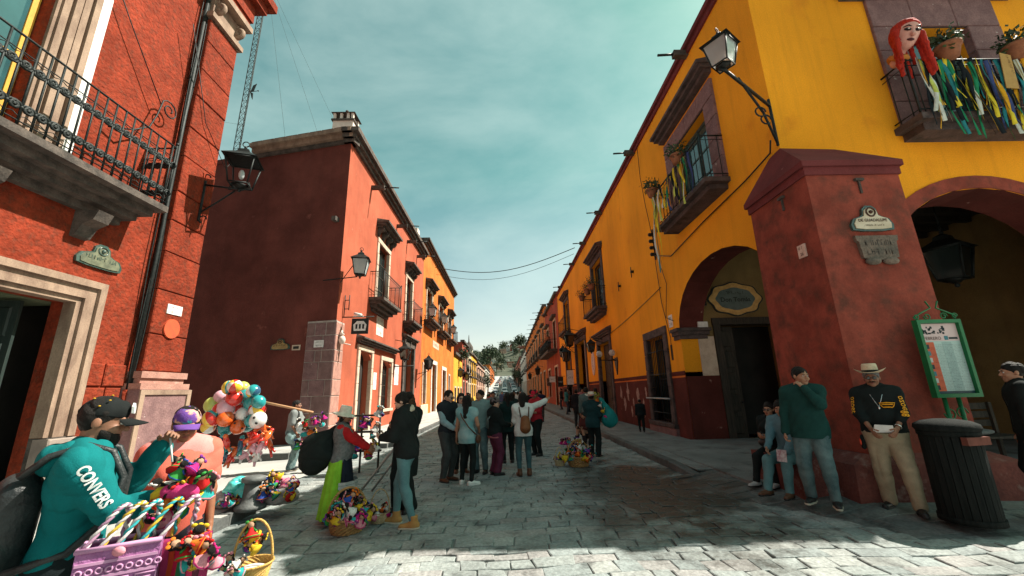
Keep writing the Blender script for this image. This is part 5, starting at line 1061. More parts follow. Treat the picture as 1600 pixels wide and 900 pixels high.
for i, (yy, zz) in enumerate(((18.2, 6.3), (16.2, 6.4))): o = MB().tube([FR.p(yy, zz, 0), FR.p(yy, zz, .12)], .06, 8).tube([FR.p(yy, zz+.2, .1), FR.p(yy, zz-.25, .1)], .02, 6).build('wall_fitting', iron, org=FR.p(yy, zz, 0)); tag(o, ('small black iron fitting high on the yellow wall, left one', 'small black iron fitting high on the yellow wall, right one')[i], 'fitting')
# overhead cable across the street
cable('black cable sagging across the street between the roofs', [V(-6.0, 34+8*math.sin(0), 12.4)]+[V(-6+11.3*t_, 34-6*t_, 12.4-.6*t_-1.1*math.sin(math.pi*t_)) for t_ in [i/16 for i in range(1, 17)]], .03)
cable('second thinner cable sagging across the street', [V(-6+11.3*t_, 34.5-6*t_, 11.9-.4*t_-1.15*math.sin(math.pi*t_)) for t_ in [i/16 for i in range(0, 17)]], .016)
# ------------------------------------------------------------------ ribbons, planters and the puppet head on the balconies
RC = [fab('ribbon_yellow', (.72, .55, .04)), fab('ribbon_lime', (.52, .58, .12)), fab('ribbon_green', (.02, .22, .10)), fab('ribbon_teal', (.03, .22, .24)), fab('ribbon_black', (.012, .016, .02)), fab('ribbon_white', (.6, .62, .55)), fab('ribbon_blue', (.05, .07, .19)), fab('ribbon_orange', (.72, .36, .02))]
RN = ['yellow', 'lime', 'green', 'teal', 'black', 'white', 'dark blue', 'orange']
def ribbon(F, u, d, v0, L, ci, where, w=.068):
    mb = MB(); vs = []; n = 9; ph = random.uniform(0, 6); sw_ = random.uniform(-.28, .28)
    for i in range(n+1):
        t_ = i/n; a = ph+t_*random.uniform(1.5, 2.6); du = sw_*t_*t_*L*.6+.03*math.sin(5*t_+ph); dd = d+.03+.05*math.sin(3*t_+ph)**2+.04*t_
        cu, sd = math.cos(a)*.5+.5, math.sin(a)*.5
        for s_ in (-1, 1): vs.append(F.p(u+du+s_*w*.5*(.45+.55*cu), v0-L*t_, dd+s_*w*.5*sd))
    th = [Vector(p)-F.N*.003 for p in vs]; k = len(vs); fs = []
    for i in range(n): a = 2*i; fs += [(a, a+1, a+3, a+2), (k+a, k+a+2, k+a+3, k+a+1), (a, a+2, k+a+2, k+a), (a+1, k+a+1, k+a+3, a+3)]
    o = mb.add(list(vs)+list(th), fs, 0, True).build('ribbon', RC[ci], org=F.p(u, v0, d)); tag(o, '%s ribbon streamer hanging from the %s' % (RN[ci], where), 'ribbon', '%s ribbons on the %s' % (RN[ci], where)); return o
for i in range(90): ribbon(FX, 8.05+i*.034+random.uniform(-.03, .03), .53, 7.62+random.uniform(-.08, .06), random.uniform(.9, 1.75), random.choice((0, 0, 0, 1, 1, 2, 2, 3, 4, 4, 5, 6, 7, 7)), 'puppet balcony')
for i in range(34): ribbon(FR, 9.1+i*.08+random.uniform(-.05, .05), .6, 7.55+random.uniform(-.1, .1), random.uniform(.6, 1.35), random.choice((0, 1, 1, 2, 4, 4, 5, 6, 7)), 'balcony over the street arch')
for i in range(4): ribbon(FR, 11.6+.08*i, .6, 6.9, random.uniform(1.3, 1.9), (0, 3, 3, 5)[i], 'balcony over the street arch')
terra = M('terracotta', (.30, .12, .06), (.2, .075, .04), sc=6, rough=.85, bump=.3, bsc=40); leafm = [M('leaf_dark_%d' % i, c, tuple(x*.6 for x in c), sc=9, rough=.55, spec=.4) for i, c in enumerate(((.035, .065, .02), (.055, .095, .03), (.02, .04, .016)))]
def foliage(mb, c, r, n, leaf=.05, mats=3, flat=.7):
    for i in range(n):
        d = Vector((random.gauss(0, 1), random.gauss(0, 1), random.gauss(0, 1)*flat)); d.normalize(); p = Vector(c)+d*r*random.uniform(.35, 1)*(1+.2*math.sin(d.x*7+d.y*5)); t1 = d.orthogonal().normalized(); t1.rotate(Matrix.Rotation(random.uniform(0, 6), 3, d)); q = (d*.6+t1).normalized(); w = q.cross(d).normalized(); L = leaf*random.uniform(.6, 1.3)
        mb.add([p, p+q*L*.5+w*L*.28, p+q*L+d*L*.1, p+q*L*.5-w*L*.28], [(0, 1, 2, 3)], random.randrange(mats))
def planter(label, c, r=.2, fol=.28, n=260, group=None):
    t = T('flower_pot', label, 'flower pot', c, 0, group); c = Vector(c)
    MB().lathe([(r*.65, 0), (r*.85, r*.7), (r*.95, r*1.2), (r*1.1, r*1.22), (r*1.12, r*1.5), (r*.95, r*1.5), (r*.9, r*1.35)], 16, c, cap=True).build('pot', terra, t)
    m = MB(); foliage(m, c+V(0, 0, r*1.5+fol*.45), fol, n, .09); m.build('plant', leafm, t)
    m = MB()
    for i in range(5): m.tube([c+V(0, 0, r*1.3), c+V(random.uniform(-.15, .15), random.uniform(-.15, .15), r*1.5+fol*.6)], .01, 4)
    m.build('stem', wood_d, t)
for i, u in enumerate((8.68, 10.05)): planter(('terracotta pot with dark succulent on the puppet balcony, beside the head', 'terracotta pot with dark leafy plant on the puppet balcony, right end')[i], FX.p(u, 7.62, .62), .19, .26)
for i, u in enumerate((9.75, 11.7)): planter(('terracotta pot with dark plant on the rail over the street arch, near the window', 'terracotta pot with dark plant at the far end of the rail over the street arch')[i], FR.p(u, 7.55, .66), .17, .27)
for i, u in enumerate((21.2, 22.3, 24.0)): planter(('flower pot on the second yellow balcony, nearest', 'flower pot on the second yellow balcony, middle', 'flower pot on the second yellow balcony, farthest')[i], FR.p(u, 6.9, .7), .2, .34, 160)
o = MB().prism([(0, 0), (.24, -.02), (.3, .72), (.1, .78)], lambda a, b, d: FX.p(9.5+a, 6.92+b, .64+d+.02*b), 0, .012).build('kraft_sign', M('kraft_paper', (.46, .28, .09), (.38, .22, .07), sc=5), org=FX.p(9.5, 7, .6)); tag(o, 'tan hand-lettered paper sign among the balcony ribbons', 'sign'); 
m = MB(); scribble(m, .5, .07, lambda a, b: FX.p(9.72-b*.6, 7.42+a*.8, .668), seed=3); m2 = m.build('lettering', ink_b, o)
# papier-mache head with red hair
ph = T('puppet_head', 'papier-mâché woman head with long red yarn hair on the front balcony', 'puppet', FX.p(7.94, 7.5, .62))
def P_(x, y, z): # local: x right, y towards the viewer, z up; the head tips back and turns to the right
    v = Matrix.Rotation(R(-16), 3, 'Z') @ Matrix.Rotation(R(24), 3, 'X') @ Matrix.Rotation(R(14), 3, 'Y') @ Vector((x, -y, z)); return np.array(FX.p(7.92, 8.14, .62)+v)
rm = np.array(Matrix.Rotation(R(-16), 3, 'Z') @ Matrix.Rotation(R(24), 3, 'X') @ Matrix.Rotation(R(14), 3, 'Y'))
pskin = M('pink_papier_mache', (.62, .33, .27), (.52, .25, .2), sc=5, rough=.5, bump=.15, bsc=30); phair = M('red_yarn', (.52, .03, .012), (.3, .015, .01), sc=3, rough=.8, bump=.8, bsc=20, stretch=(14, 14, 1)); pblk = plain('puppet_black', (.01, .01, .012), .4)
s = Sdf(); s.ell(P_(0, 0, .03), (.2, .21, .25), rot=rm, k=.03); s.ell(P_(0, .06, -.12), (.14, .14, .15), rot=rm, k=.06); s.cap(P_(0, .19, .05), P_(0, .255, -.04), .022, .04, k=.04); s.cap(P_(0, -.02, -.2), P_(0, -.05, -.45), .085, .1, k=.05)
for q in (-1, 1): s.ell(P_(q*.08, .2, .06), (.055, .03, .03), rot=rm, k=.02, sub=True)
sdf_obj('face', s, .012, pskin, None).parent = ph
fo_ = ph.children[-1]; fo_.data.transform(Matrix.Translation(-ph.location))
s = Sdf(); s.ell(P_(0, -.05, .07), (.235, .22, .27), rot=rm, k=.02)
for i in range(9):
    a = -1.9+3.8*i/8; b0 = P_(.22*math.sin(a), -.05-.16*math.cos(a)*.8+.08*abs(math.sin(a)), .05); s.cap(b0, b0+A_(.08*math.sin(a)+random.uniform(-.04, .04), random.uniform(-.04, .06), -random.uniform(.5, .95)), .055, .03, k=.03)
s.ell(P_(0, .17, -.06), (.175, .2, .26), rot=rm, k=.02, sub=True); s.wr = folds(.012, 22, 4); hh = sdf_obj('yarn_hair', s, .014, phair, None); hh.data.transform(Matrix.Translation(-ph.location)); hh.parent = ph
for q in (-1, 1):
    MB().ell(P_(q*.085, .185, .065), (.062, .03, .026), 10, 7, rot=Matrix(rm.tolist())).build('eye', pblk, ph); MB().ell(P_(q*.085, .212, .068), (.018, .012, .016), 8, 6).build('eye_glint', eye_w, ph); MB().tube([P_(q*.03, .19, .11), P_(q*.09, .19, .135), P_(q*.15, .14, .11)], [.008, .013, .005], 6).build('eyebrow', pblk, ph)
MB().ell(P_(0, .21, -.12), (.062, .03, .026), 10, 7, rot=Matrix(rm.tolist())).build('lips', plain('dark_lips', (.07, .012, .014), .3), ph)
m = MB(); m.tube([P_(.13*math.sin(a), -.02+.11*math.cos(a), -.4+.02*math.sin(3*a)) for a in [2*math.pi*i/20 for i in range(20)]], .05, 7, closed=True); m.build('collar', fab('puppet_collar', (.5, .2, .05)), ph)
# ------------------------------------------------------------------ rows of houses further down the street
def row_house(name, label, side, y0, y1, h, mat, nb=3, balc=True, x=None, low=False, spouts=0, wm=None, hm=sn_dark):
    X = x if x is not None else (XL if side < 0 else XR); F = Fr((X, 0, 0), (0, 1, 0), (1 if side < 0 else -1, 0, 0)); z0 = gz(0, y0); t = T(name, label, 'house', (X, y0, z0)); ops = []
    bw = (y1-y0)/nb; up_v = h*.52
    for i in range(nb):
        c = y0+bw*(i+.5); w = min(bw*.42, 2.2)
        if not low: ops.append((c-w/2, c+w/2, z0+up_v, z0+h*.8))
        ops.append((c-w*.55, c+w*.55, z0+(0 if i % 2 == 0 else .9), z0+min(h*.36, 4.2)))
    facade(F, y0, y1, -.5, z0+h, ops, .3).build('wall', mat, t)
    xa, xb = (X-9, X) if side < 0 else (X, X+9)
    shell(t, xa, xb, y0, y1, -.5, z0+h, mat, ('x1',) if side < 0 else ('x0',))
    MB().fbox(F, y0, y1, z0+h, z0+h+.3, -.3, .3).build('cornice', hm, t)
    for (a, b, c, e) in ops:
        w_ = MB().fbox(F, a-.18, a, c, e+.2, -.1, .06).fbox(F, b, b+.18, c, e+.2, -.1, .06).fbox(F, a, b, e, e+.2, -.1, .06).build('window' if c > z0+.5 else 'doorway', wm or cream_st, t)
        MB().fbox(F, a, b, c, e, -.28, -.24).build('pane' if c > z0+.5 else 'door_leaf', glass_dark if c > z0+.5 else wood_d, w_)
        if c > z0+4: 
            if balc:
                s_ = MB().fbox(F, a-.5, b+.5, c-.22, c, -.05, .7).build('balcony', hm, t); r = MB(); r.tube([F.p(a-.45, c+1, 0), F.p(a-.45, c+1, .66), F.p(b+.45, c+1, .66), F.p(b+.45, c+1, 0)], .025, 5)
                n = max(4, int((b-a+.9)/.2))
                for i in range(n+1): u = a-.45+(b-a+.9)*i/n; r.tube([F.p(u, c, .66), F.p(u, c+1, .66)], .014, 4)
                r.build('railing', iron, s_)
            MB().fbox(F, a-.45, b+.45, e+.28, e+.52, -.05, .42).build('hood', hm, t)
    for i in range(spouts): spout(t, F, y0+(y1-y0)*(i+.5)/spouts, z0+h-.3, 1.3)
    return t
row_house('row_house', 'low yellow house just past the orange house on the left', -1, 50.1, 60, 6.3, stucco('far_yellow', (.70, .38, .05)), 3, False, low=True)
t = row_house('row_house', 'brick red house rising behind the low yellow one on the left', -1, 60.1, 69, 9.0, st_brick, 2)
row_house('row_house', 'narrow cream house on the left beyond the brick red one', -1, 69.1, 76, 8.4, st_cream, 2)
row_house('row_house', 'deep yellow house on the left under the church turret', -1, 76.1, 90, 8.6, MC['stucco_far_yellow'], 3)
row_house('row_house', 'pale pink house at the far left end of the street', -1, 90.1, 125, 8.2, st_pink, 5)
row_house('row_house', 'whitewashed house on the left where the street starts to climb', -1, 125.2, 165, 8.0, st_white, 5)
row_house('row_house', 'orange house on the left up the climbing street', -1, 165.2, 230, 8.5, st_orange, 6)
row_house('row_house', 'narrow brick red house joining the yellow building on the right', 1, 40.5, 54, 11.3, st_brick, 2, spouts=2)
row_house('row_house', 'long orange house with many spouts on the right', 1, 54.1, 108, 12.8, st_orange, 9, spouts=10)
row_house('row_house', 'white house beyond the long orange one on the right', 1, 108.2, 150, 12.2, st_white, 5, spouts=5)
row_house('row_house', 'rose red house on the right before the hill', 1, 150.2, 190, 11, st_brick, 5)
row_house('row_house', 'pale pink house on the right up the climbing street', 1, 190.2, 260, 9, st_pink, 7)
bx = T('balcony_house_bay', 'wide dark covered balcony on the narrow brick red house', 'balcony', (XR, 47, 7)); FRb = Fr((XR, 0, 0), (0, 1, 0), (-1, 0, 0))
MB().fbox(FRb, 42.5, 52.8, 5.5, 5.8, -.05, 1.0).build('slab', sn_dark, bx); r = MB()
for i in range(40): u = 42.6+10.1*i/39; r.tube([FRb.p(u, 5.8, .95), FRb.p(u, 6.9, .95)], .02, 4)
r.tube([FRb.p(42.6, 6.9, 0), FRb.p(42.6, 6.9, .95), FRb.p(52.7, 6.9, .95), FRb.p(52.7, 6.9, 0)], .03, 5); r.build('railing', iron, bx)
for i in range(4): planter(('leafy pot on the wide brick house balcony, nearest', 'leafy pot on the wide brick house balcony, second', 'leafy pot on the wide brick house balcony, third', 'leafy pot on the wide brick house balcony, farthest')[i], (XR-.8, 43.5+2.7*i, 6.9), .25, .6, 120)
tw = T('bell_turret', 'small church turret with pointed roof behind the left houses', 'turret', (-8.2, 92, 8))
MB().box(-9, -7.4, 91.2, 92.8, 6, 11).build('shaft', st_cream, tw); MB().lathe([(1.0, 0), (.9, .7), (.5, 1.4), (.15, 1.9), (.05, 3.4)], 8, (-8.2, 92, 11.0), smooth=False).build('dome', sn_dark, tw)
MB().box(-7.4, -7.38, 91.6, 92.4, 8.6, 10.2).box(-8.6, -7.8, 91.18, 91.2, 8.6, 10.2).build('opening', dark_in, tw)
for i, (x, y, z, s_) in enumerate(((-6.0, 55, 4.2, .8), (-5.9, 63, 4.0, .8), (4.7, 60, 4.4, .8), (4.7, 80, 4.4, .8))):
    c = V(x, y, z); lantern(('far lantern on the low yellow house', 'far lantern on the brick red house to the left', 'far lantern on the long orange house, nearer one', 'far lantern on the long orange house, farther one')[i], c, s_, glass_dark, arm=[([V(XL if x < 0 else XR, y, z+.7), c+V(0, 0, .8)], .03)])
# shop goods and sign boards at the doors of the right hand shops
for i, (yy, zz, a, b, mt) in enumerate(((32.3, 2.6, .5, 1.1, white_paint), (38.2, 2.4, .5, .9, iron), (33.2, 2.3, .4, .8, iron), (44.5, 2.8, .6, .6, white_paint), (48.5, 2.6, .5, .9, sn_dark))):
    t = T('projecting_sign', ('tall white projecting shop sign beside the wide yellow door', 'black projecting sign past the wide yellow door, upper', 'black projecting sign next to the white one', 'small white projecting sign on the brick red house', 'brown projecting sign on the brick red house')[i], 'sign', (XR, yy, zz))
    MB().box(XR-.15-a, XR-.15, yy-.03, yy+.03, zz-b/2, zz+b/2).build('board', mt, t); MB().tube([V(XR, yy, zz+b/2+.05), V(XR-.2-a, yy, zz+b/2+.05)], .02, 5).build('bracket', iron, t); m = MB(); scribble(m, a*.7, .14, lambda q, w: (XR-.15-a/2+q, yy-.034, zz+w), seed=i+3); m.build('lettering', iron if mt is white_paint else white_paint, t)
# ------------------------------------------------------------------ hill with houses and trees
def hillz(x, y): 
    d = (y-330)/420; b = 52*sstep(0, 1, d)*(1-.25*sstep(60, 400, abs(x-10)))
    return gz(0, 400)*sstep(250, 400, y)+b+6*math.sin(x*.021+1)*sstep(.2, .8, d)+4*math.sin(x*.05+y*.02)*sstep(0, .5, d)-3
m_hill = M('dry_hillside', (.035, .045, .028), (.07, .072, .05), sc=.05, rough=1, bump=0)
struct(sheet('hill', [-900+60*i for i in range(13)]+[-150+12*i for i in range(26)]+[180+60*i for i in range(13)], [300+22*i for i in range(32)], hillz, m_hill))
wm_ = [st_white, st_cream, st_pink, st_brick, st_orange, st_white]
for i in range(130):
    y = random.uniform(370, 720); x = random.uniform(-95, 75)*y/600+6
    if -9 < x < 17 and y < 408: continue
    w, d, h = random.uniform(5, 11), random.uniform(6, 10), random.uniform(3, 6.5); z = hillz(x, y)-1.5; k = random.randrange(6)
    t = T('hill_house', 'small %s flat-roofed house on the far hill' % ('white', 'cream', 'pink', 'brick red', 'orange', 'white')[k], 'house', (x, y, z), 0, '%s houses on the far hill' % ('white', 'cream', 'pink', 'brick red', 'orange', 'white')[k])
    mb = MB(); mb.box(x-w/2, x+w/2, y-d/2, y+d/2, z, z+h+1.5).build('wall', wm_[k], t); MB().box(x-w/2-.3, x+w/2+.3, y-d/2-.3, y+d/2+.3, z+h+1.5, z+h+1.9).build('roof', sn_dark if i % 2 else st_cream, t)
    for q in range(random.choice((2, 3))): u = x-w/2+w*(q+.7)/3.2; MB().box(u, u+1.1, y-d/2-.05, y-d/2-.01, z+h-1, z+h+.4).build('window', glass_dark, t)
bark = M('bark', (.06, .045, .035), (.1, .08, .06), sc=6, rough=.95, bump=.5, bsc=20); treem = [M('tree_leaf_%d' % i, c, tuple(x*.65 for x in c), sc=.5, rough=.7) for i, c in enumerate(((.035, .055, .025), (.055, .08, .035), (.025, .04, .022)))]
def tree(label, x, y, z, h, r, n=260, group=None, tall=1.0):
    t = T('tree', label, 'tree', (x, y, z), 0, group); c = V(x, y, z); mb = MB(); mb.tube([c, c+V(.1*r, 0, h*.35), c+V(0, 0, h*.75)], [h*.035, h*.026, h*.008], 6)
    lobes = [(c+V(random.uniform(-.55, .55)*r, random.uniform(-.55, .55)*r, h*random.uniform(.45, .92)), r*random.uniform(.4, .65)) for _ in range(9)]
    for p, q in lobes[:5]: mb.tube([c+V(0, 0, h*.35), p], [h*.016, h*.005], 4)
    mb.build('trunk', bark, t); m = MB()
    for p, q in lobes: foliage(m, p, q, n//9, r*.3, 3, .8*tall)
    m.build('crown', treem, t); return t
for i in range(110):
    y = random.uniform(345, 700); x = random.uniform(-100, 80)*y/600+6; h = random.uniform(8, 15)
    if -7 < x < 14 and y < 398: continue
    tree('round dark green tree %s on the far hill, %s' % ('low' if y < 450 else 'midway up' if y < 570 else 'high', 'left side' if x < -25*y/600 else 'middle' if x < 25*y/600 else 'right side'), x, y, hillz(x, y)-1, h, h*.45, 260, 'trees on the far hill')
tree('tallest dark tree in the middle of the far hill', -16, 420, hillz(-16, 420)-1, 30, 9, 600); tree('dark tree crowning the skyline of the far hill', 26, 690, hillz(26, 690)-1, 22, 13, 600); tree('bushy dark tree left of the skyline tree on the hill', -2, 640, hillz(-2, 640)-1, 15, 9, 400)
tree('small bright tree between the left houses', -5.2, 118, gz(0, 118), 6.5, 1.6, 350); tree('leafy climber on the yellow house balcony to the left', -5.7, 56, 5.2, 2.6, 1.0, 350)
for i in range(5): tree('dark street tree on the right of the climbing street', 4.4+random.uniform(-.3, .3), 130+22*i, gz(0, 130+22*i), random.uniform(5, 8), 1.7, 260, 'street trees on the climb')
# ------------------------------------------------------------------ cars on the climbing street
cglass = glassm('car_glass', (.015, .02, .022)); tyre = plain('tyre_rubber', (.012, .012, .012), .9); lampm = plain('car_lamp', (.7, .68, .6), .2)
cpaint = [M('car_%s' % n, c, tuple(x*.9 for x in c), sc=2, rough=.3, spec=.6, coat=.5) for n, c in (('white', (.7, .7, .68)), ('silver', (.45, .46, .47)), ('grey', (.12, .125, .13)), ('red', (.3, .03, .025)))]
def car(pm):
    t = T('parked_car', '', 'car'); pr = [(-2.1, .28), (-2.12, .62), (-2.0, .86), (-1.1, .95), (-.55, 1.42), (.85, 1.46), (1.55, .98), (2.05, .92), (2.12, .6), (2.08, .28)]
    MB().prism(pr[::-1], lambda a, b, d: Vector((d*(1 if b < 1 else .82), a, b)), -.85, .85).build('body', pm, t, local=True)
    for s_ in (-1, 1):
        MB().prism([(-.98, .98), (-.5, 1.36), (.8, 1.4), (1.35, 1.0)][::s_*-1], lambda a, b, d: Vector((s_*(.86-.15*(b-.9)/.5)+d, a, b)), -.02, .02).build('side_window', cglass, t, local=True)
        MB().ell((s_*.62, -2.1, .7), (.17, .06, .09), 8, 6).build('headlight', lampm, t, local=True)
        for yy in (-1.3, 1.35): MB().lathe([(.05, -.1), (.31, -.1), (.33, -.04), (.33, .04), (.31, .1), (.05, .1)], 14, (s_*.78, yy, .33), rot=Matrix.Rotation(math.pi/2, 3, 'Y')).build('wheel', tyre, t, local=True)
    MB().add([(-.7, -1.13, .97), (.7, -1.13, .97), (.62, -.6, 1.4), (-.62, -.6, 1.4)], [(0, 1, 2, 3)]).build('windscreen', cglass, t, local=True); MB().box(-.45, .45, -2.14, -2.1, .38, .52).build('number_plate', white_paint, t, local=True)
    return t
cars = []; protos = [car(p) for p in cpaint]; used = set()
for i in range(44):
    k = random.choice((0, 0, 0, 1, 1, 2, 3)); o = protos[k] if k not in used else copy_tree(protos[k]); used.add(k); row = i % 3; y = 104+(i//3)*13+row*4
    o.location = ((-3.2, 2.4, -.4)[row]+random.uniform(-.2, .2), y, gz(0, y)+.02); o.rotation_euler = (R(3), 0, 0); nm = ('white', 'silver', 'grey', 'red')[k]; o['label'] = '%s car in the %s line of traffic on the far climb' % (nm, ('left', 'right', 'middle')[row]); o['group'] = '%s cars in the %s line' % (nm, ('left', 'right', 'middle')[row])
# ------------------------------------------------------------------ radio mast behind the red building
ms = T('radio_mast', 'thin lattice radio mast with guy wires behind the red building', 'mast', (-18, 24.5, 12)); steel = M('galvanised_steel', (.05, .055, .055), (.03, .035, .035), sc=9, rough=.7, spec=.1)
legs_ = [V(-18.2, 24.4, 0), V(-17.84, 24.4, 0), V(-18.02, 24.75, 0)]; tilt = lambda p, z: p+V((z-12)*.012, 0, z)
for p in legs_: MB().tube([tilt(p, 8), tilt(p, 36)], .028, 5).build('leg', steel, ms)
for i in range(58):
    z = 8+i*.48; m = MB()
    for q in range(3): a, b = legs_[q], legs_[(q+1) % 3]; m.tube([tilt(a, z), tilt(b, z)], .014, 4); m.tube([tilt(a, z), tilt(b, z+.48)], .012, 4)
    m.build('brace', steel, ms)
m = MB(); dc = tilt(V(-17.75, 24.4, 0), 22.6); m.tube([dc, dc+V(.6, -.1, 0)], .02, 4); m.prism([(0, 0), (.35, .1), (.55, .7), (.2, .55)], lambda a, b, d: dc+V(a*.7, d, b), 0, .03); m.prism([(0, 0), (.2, -.45), (.35, -.65), (.3, -.1)], lambda a, b, d: dc+V(a*.7, d, b), 0, .03); m.ell(dc+V(.62, -.1, 0), .05, 6, 5); m.build('dish', steel, ms)
for i, (x, y) in enumerate(((-12.2, 22), (-10, 25), (-8.2, 30))): MB().tube([tilt(V(-18, 24.5, 0), 33), V(x, y, 11.9)], .008, 3).build('guy_wire', steel, ms)
for zz in (20, 28): MB().tube([tilt(V(-18, 24.5, 0), zz), V(-24, 20, zz-1.5)], .008, 3).build('guy_wire', steel, ms)
# ------------------------------------------------------------------ street furniture
t = T('litter_bin', 'slatted black litter bin with domed lid in front of the notice board', 'litter bin', (5.2, 4.96, .07), .15); bm = M('bin_black', (.006, .008, .0075), (.013, .015, .014), sc=5, rough=.85, spec=.12, bump=.4, bsc=24, stretch=(6, 6, .5))
for i in range(24):
    a = 2*math.pi*i/24; r = .24; MB().add([(math.cos(a+s_*.118)*(r+d), math.sin(a+s_*.118)*(r+d), z) for z in (.05, .98) for s_, d in ((-1, 0), (1, 0), (1, .022), (-1, .022))], [(3, 2, 1, 0), (4, 5, 6, 7), (0, 1, 5, 4), (1, 2, 6, 5), (2, 3, 7, 6), (3, 0, 4, 7)]).build('slat', bm, t, local=True)
MB().lathe([(.225, .04), (.233, .9)], 24).build('liner', plain('bin_inner', (.01, .01, .01), .8), t, local=True)
for z in (.03, .95): MB().lathe([(.245, z), (.275, z), (.275, z+.06), (.245, z+.06)], 28, cap=False).build('hoop', bm, t, local=True)
MB().lathe([(.28, 1.0), (.295, 1.03), (.285, 1.07), (.22, 1.105), (.11, 1.125), (.01, 1.13)], 28).build('lid', bm, t, local=True); MB().box(-.16, .16, -.28, -.22, .86, .945).build('slot_plate', M('rust_red_plate', (.16, .05, .035), (.1, .03, .02), sc=8), t, local=True)
# notice board
t = T('notice_board', 'green framed events notice board with scrolled iron crest', 'notice board', (6.16, 5.6, .1)); gp = paint('board_green', (.012, .17, .06), .35); FN = Fr((5.84, 5.6, 1.41), (1, 0, 0), (0, -1, 0)); w_, h_ = .64, 1.07
MB().fbox(FN, 0, .045, 0, h_, -.05, .03).fbox(FN, w_-.045, w_, 0, h_, -.05, .03).fbox(FN, .045, w_-.045, 0, .05, -.05, .03).fbox(FN, .045, w_-.045, h_-.05, h_, -.05, .03).build('frame', gp, t)
MB().fbox(FN, .04, w_-.04, .04, h_-.04, -.045, -.02).build('back_panel', plain('board_teal', (.03, .16, .17)), t)
pp = MB().fbox(FN, .05, w_-.05, .085, h_-.055, -.019, -.014).build('poster', M('poster_mint', (.42, .55, .52), (.36, .5, .47), sc=3, rough=.35), t); u0, u1, v0, v1 = .05, w_-.05, .085, h_-.055
PN = lambda a, b, c, e, m, n='print', dd=-.0135: MB().fbox(FN, u0+(u1-u0)*a, u0+(u1-u0)*b, v0+(v1-v0)*c, v0+(v1-v0)*e, dd-.002, dd+.001).build(n, m, pp)
PN(0, 1, .735, 1, M('poster_pink', (.62, .47, .46), (.56, .42, .41), sc=3, rough=.35)); PN(0, .28, .0, .72, M('poster_red', (.55, .10, .035), (.46, .07, .03), sc=6, rough=.35)); PN(.5, .75, .0, .72, plain('poster_mint_dark', (.33, .47, .45), .35)); PN(0, 1, -.035, -.002, plain('poster_navy', (.015, .06, .075), .35))
for i in range(7): PN(.02, .13, .02+i*.1, .085+i*.1, (plain('photo_dark', (.02, .035, .04)), plain('photo_teal', (.05, .2, .24)), plain('photo_light', (.5, .52, .5)))[(i*2) % 3], dd=-.011)
m = MB(); r_ = random.Random(4)
for i in range(30): a = r_.uniform(.02, .66); c = r_.uniform(.83, .93); m.fbox(FN, u0+(u1-u0)*a, u0+(u1-u0)*(a+r_.uniform(.03, .07)), v0+(v1-v0)*c, v0+(v1-v0)*(c+r_.uniform(.01, .04)), -.012, -.0105)
m.build('photo_strip', MC['photo_dark'], pp); PN(.72, .95, .76, .79, MC['photo_dark'], dd=-.011); PN(.6, .7, .75, .81, MC['photo_teal'], dd=-.011)
m = MB(); letters(m, 'FEBRERO', .062, lambda a, b: FN.p(u0+.15+a, v0+(v1-v0)*.775+b, -.0095)); 
for cidx in range(3):
    for j in range(30): scribble(m, .1+.02*(j % 3), .009, lambda a, b: FN.p(u0+.22+.13*cidx+a, v0+.02+j*.021+b, -.0095), seed=j*3+cidx)
for j in range(7):
    for q in range(2): scribble(m, .055, .008, lambda a, b: FN.p(u0+.11+a, v0+.03+j*.09+q*.02+b, -.0095), seed=j+q*9)
m.build('lettering', ink_b, pp)
for x in (.12, .32): MB().tube([V(5.84+x+.06, 5.66, .1), V(5.84+x+.06, 5.66, 1.42)], .025, 8).build('post', gp, t)
m = MB(); cx = 5.84+w_/2; z0 = 1.41+h_
for s_ in (-1, 1):
    m.tube([V(cx+s_*.27, 5.6, z0), V(cx+s_*.3, 5.6, z0+.05), V(cx+s_*.2, 5.6, z0+.1), V(cx+s_*.04, 5.6, z0+.17), V(cx+s_*.09, 5.6, z0+.27)], .011, 6); m.tube([V(cx+s_*(.12+x), 5.6, z0+.05+y) for x, y in scroll((0, 0), .055, 1.3, 0, s=s_)], .009, 5); m.tube([V(cx+s_*(.28+x), 5.6, z0+.05+y) for x, y in scroll((0, 0), .045, 1.2, 0, s=s_)], .009, 5)
m.build('crest', gp, t)
m = MB()
for s_ in (-1, 1): m.tube([V(6.13+s_*(.08+x), 5.66, 1.2+y) for x, y in scroll((0, 0), .09, 1.4, 0, s=s_)], .01, 5)
m.build('post_scroll', gp, t)
# bollards
def bollard(label, x, y, z):
    t = T('bollard', label, 'bollard', (x, y, z), 0, 'stone bollards'); g = M('bollard_paint', (.07, .075, .075), (.13, .135, .13), sc=6, rough=.6, bump=.3, bsc=30)
    MB().lathe([(.2, 0), (.2, .05), (.15, .08), (.115, .16), (.105, .34)], 20).build('shaft', g, t, local=True); MB().lathe([(.105, .34), (.15, .36), (.155, .41), (.1, .43), (.01, .435)], 20).build('head', g, t, local=True)
bollard('dark stone bollard among the bagged toys on the left pavement', -3.62, 6.3, .14); bollard('dark stone bollard by the shaded red wall under the balloons', -8.1, 12.15, -.06)
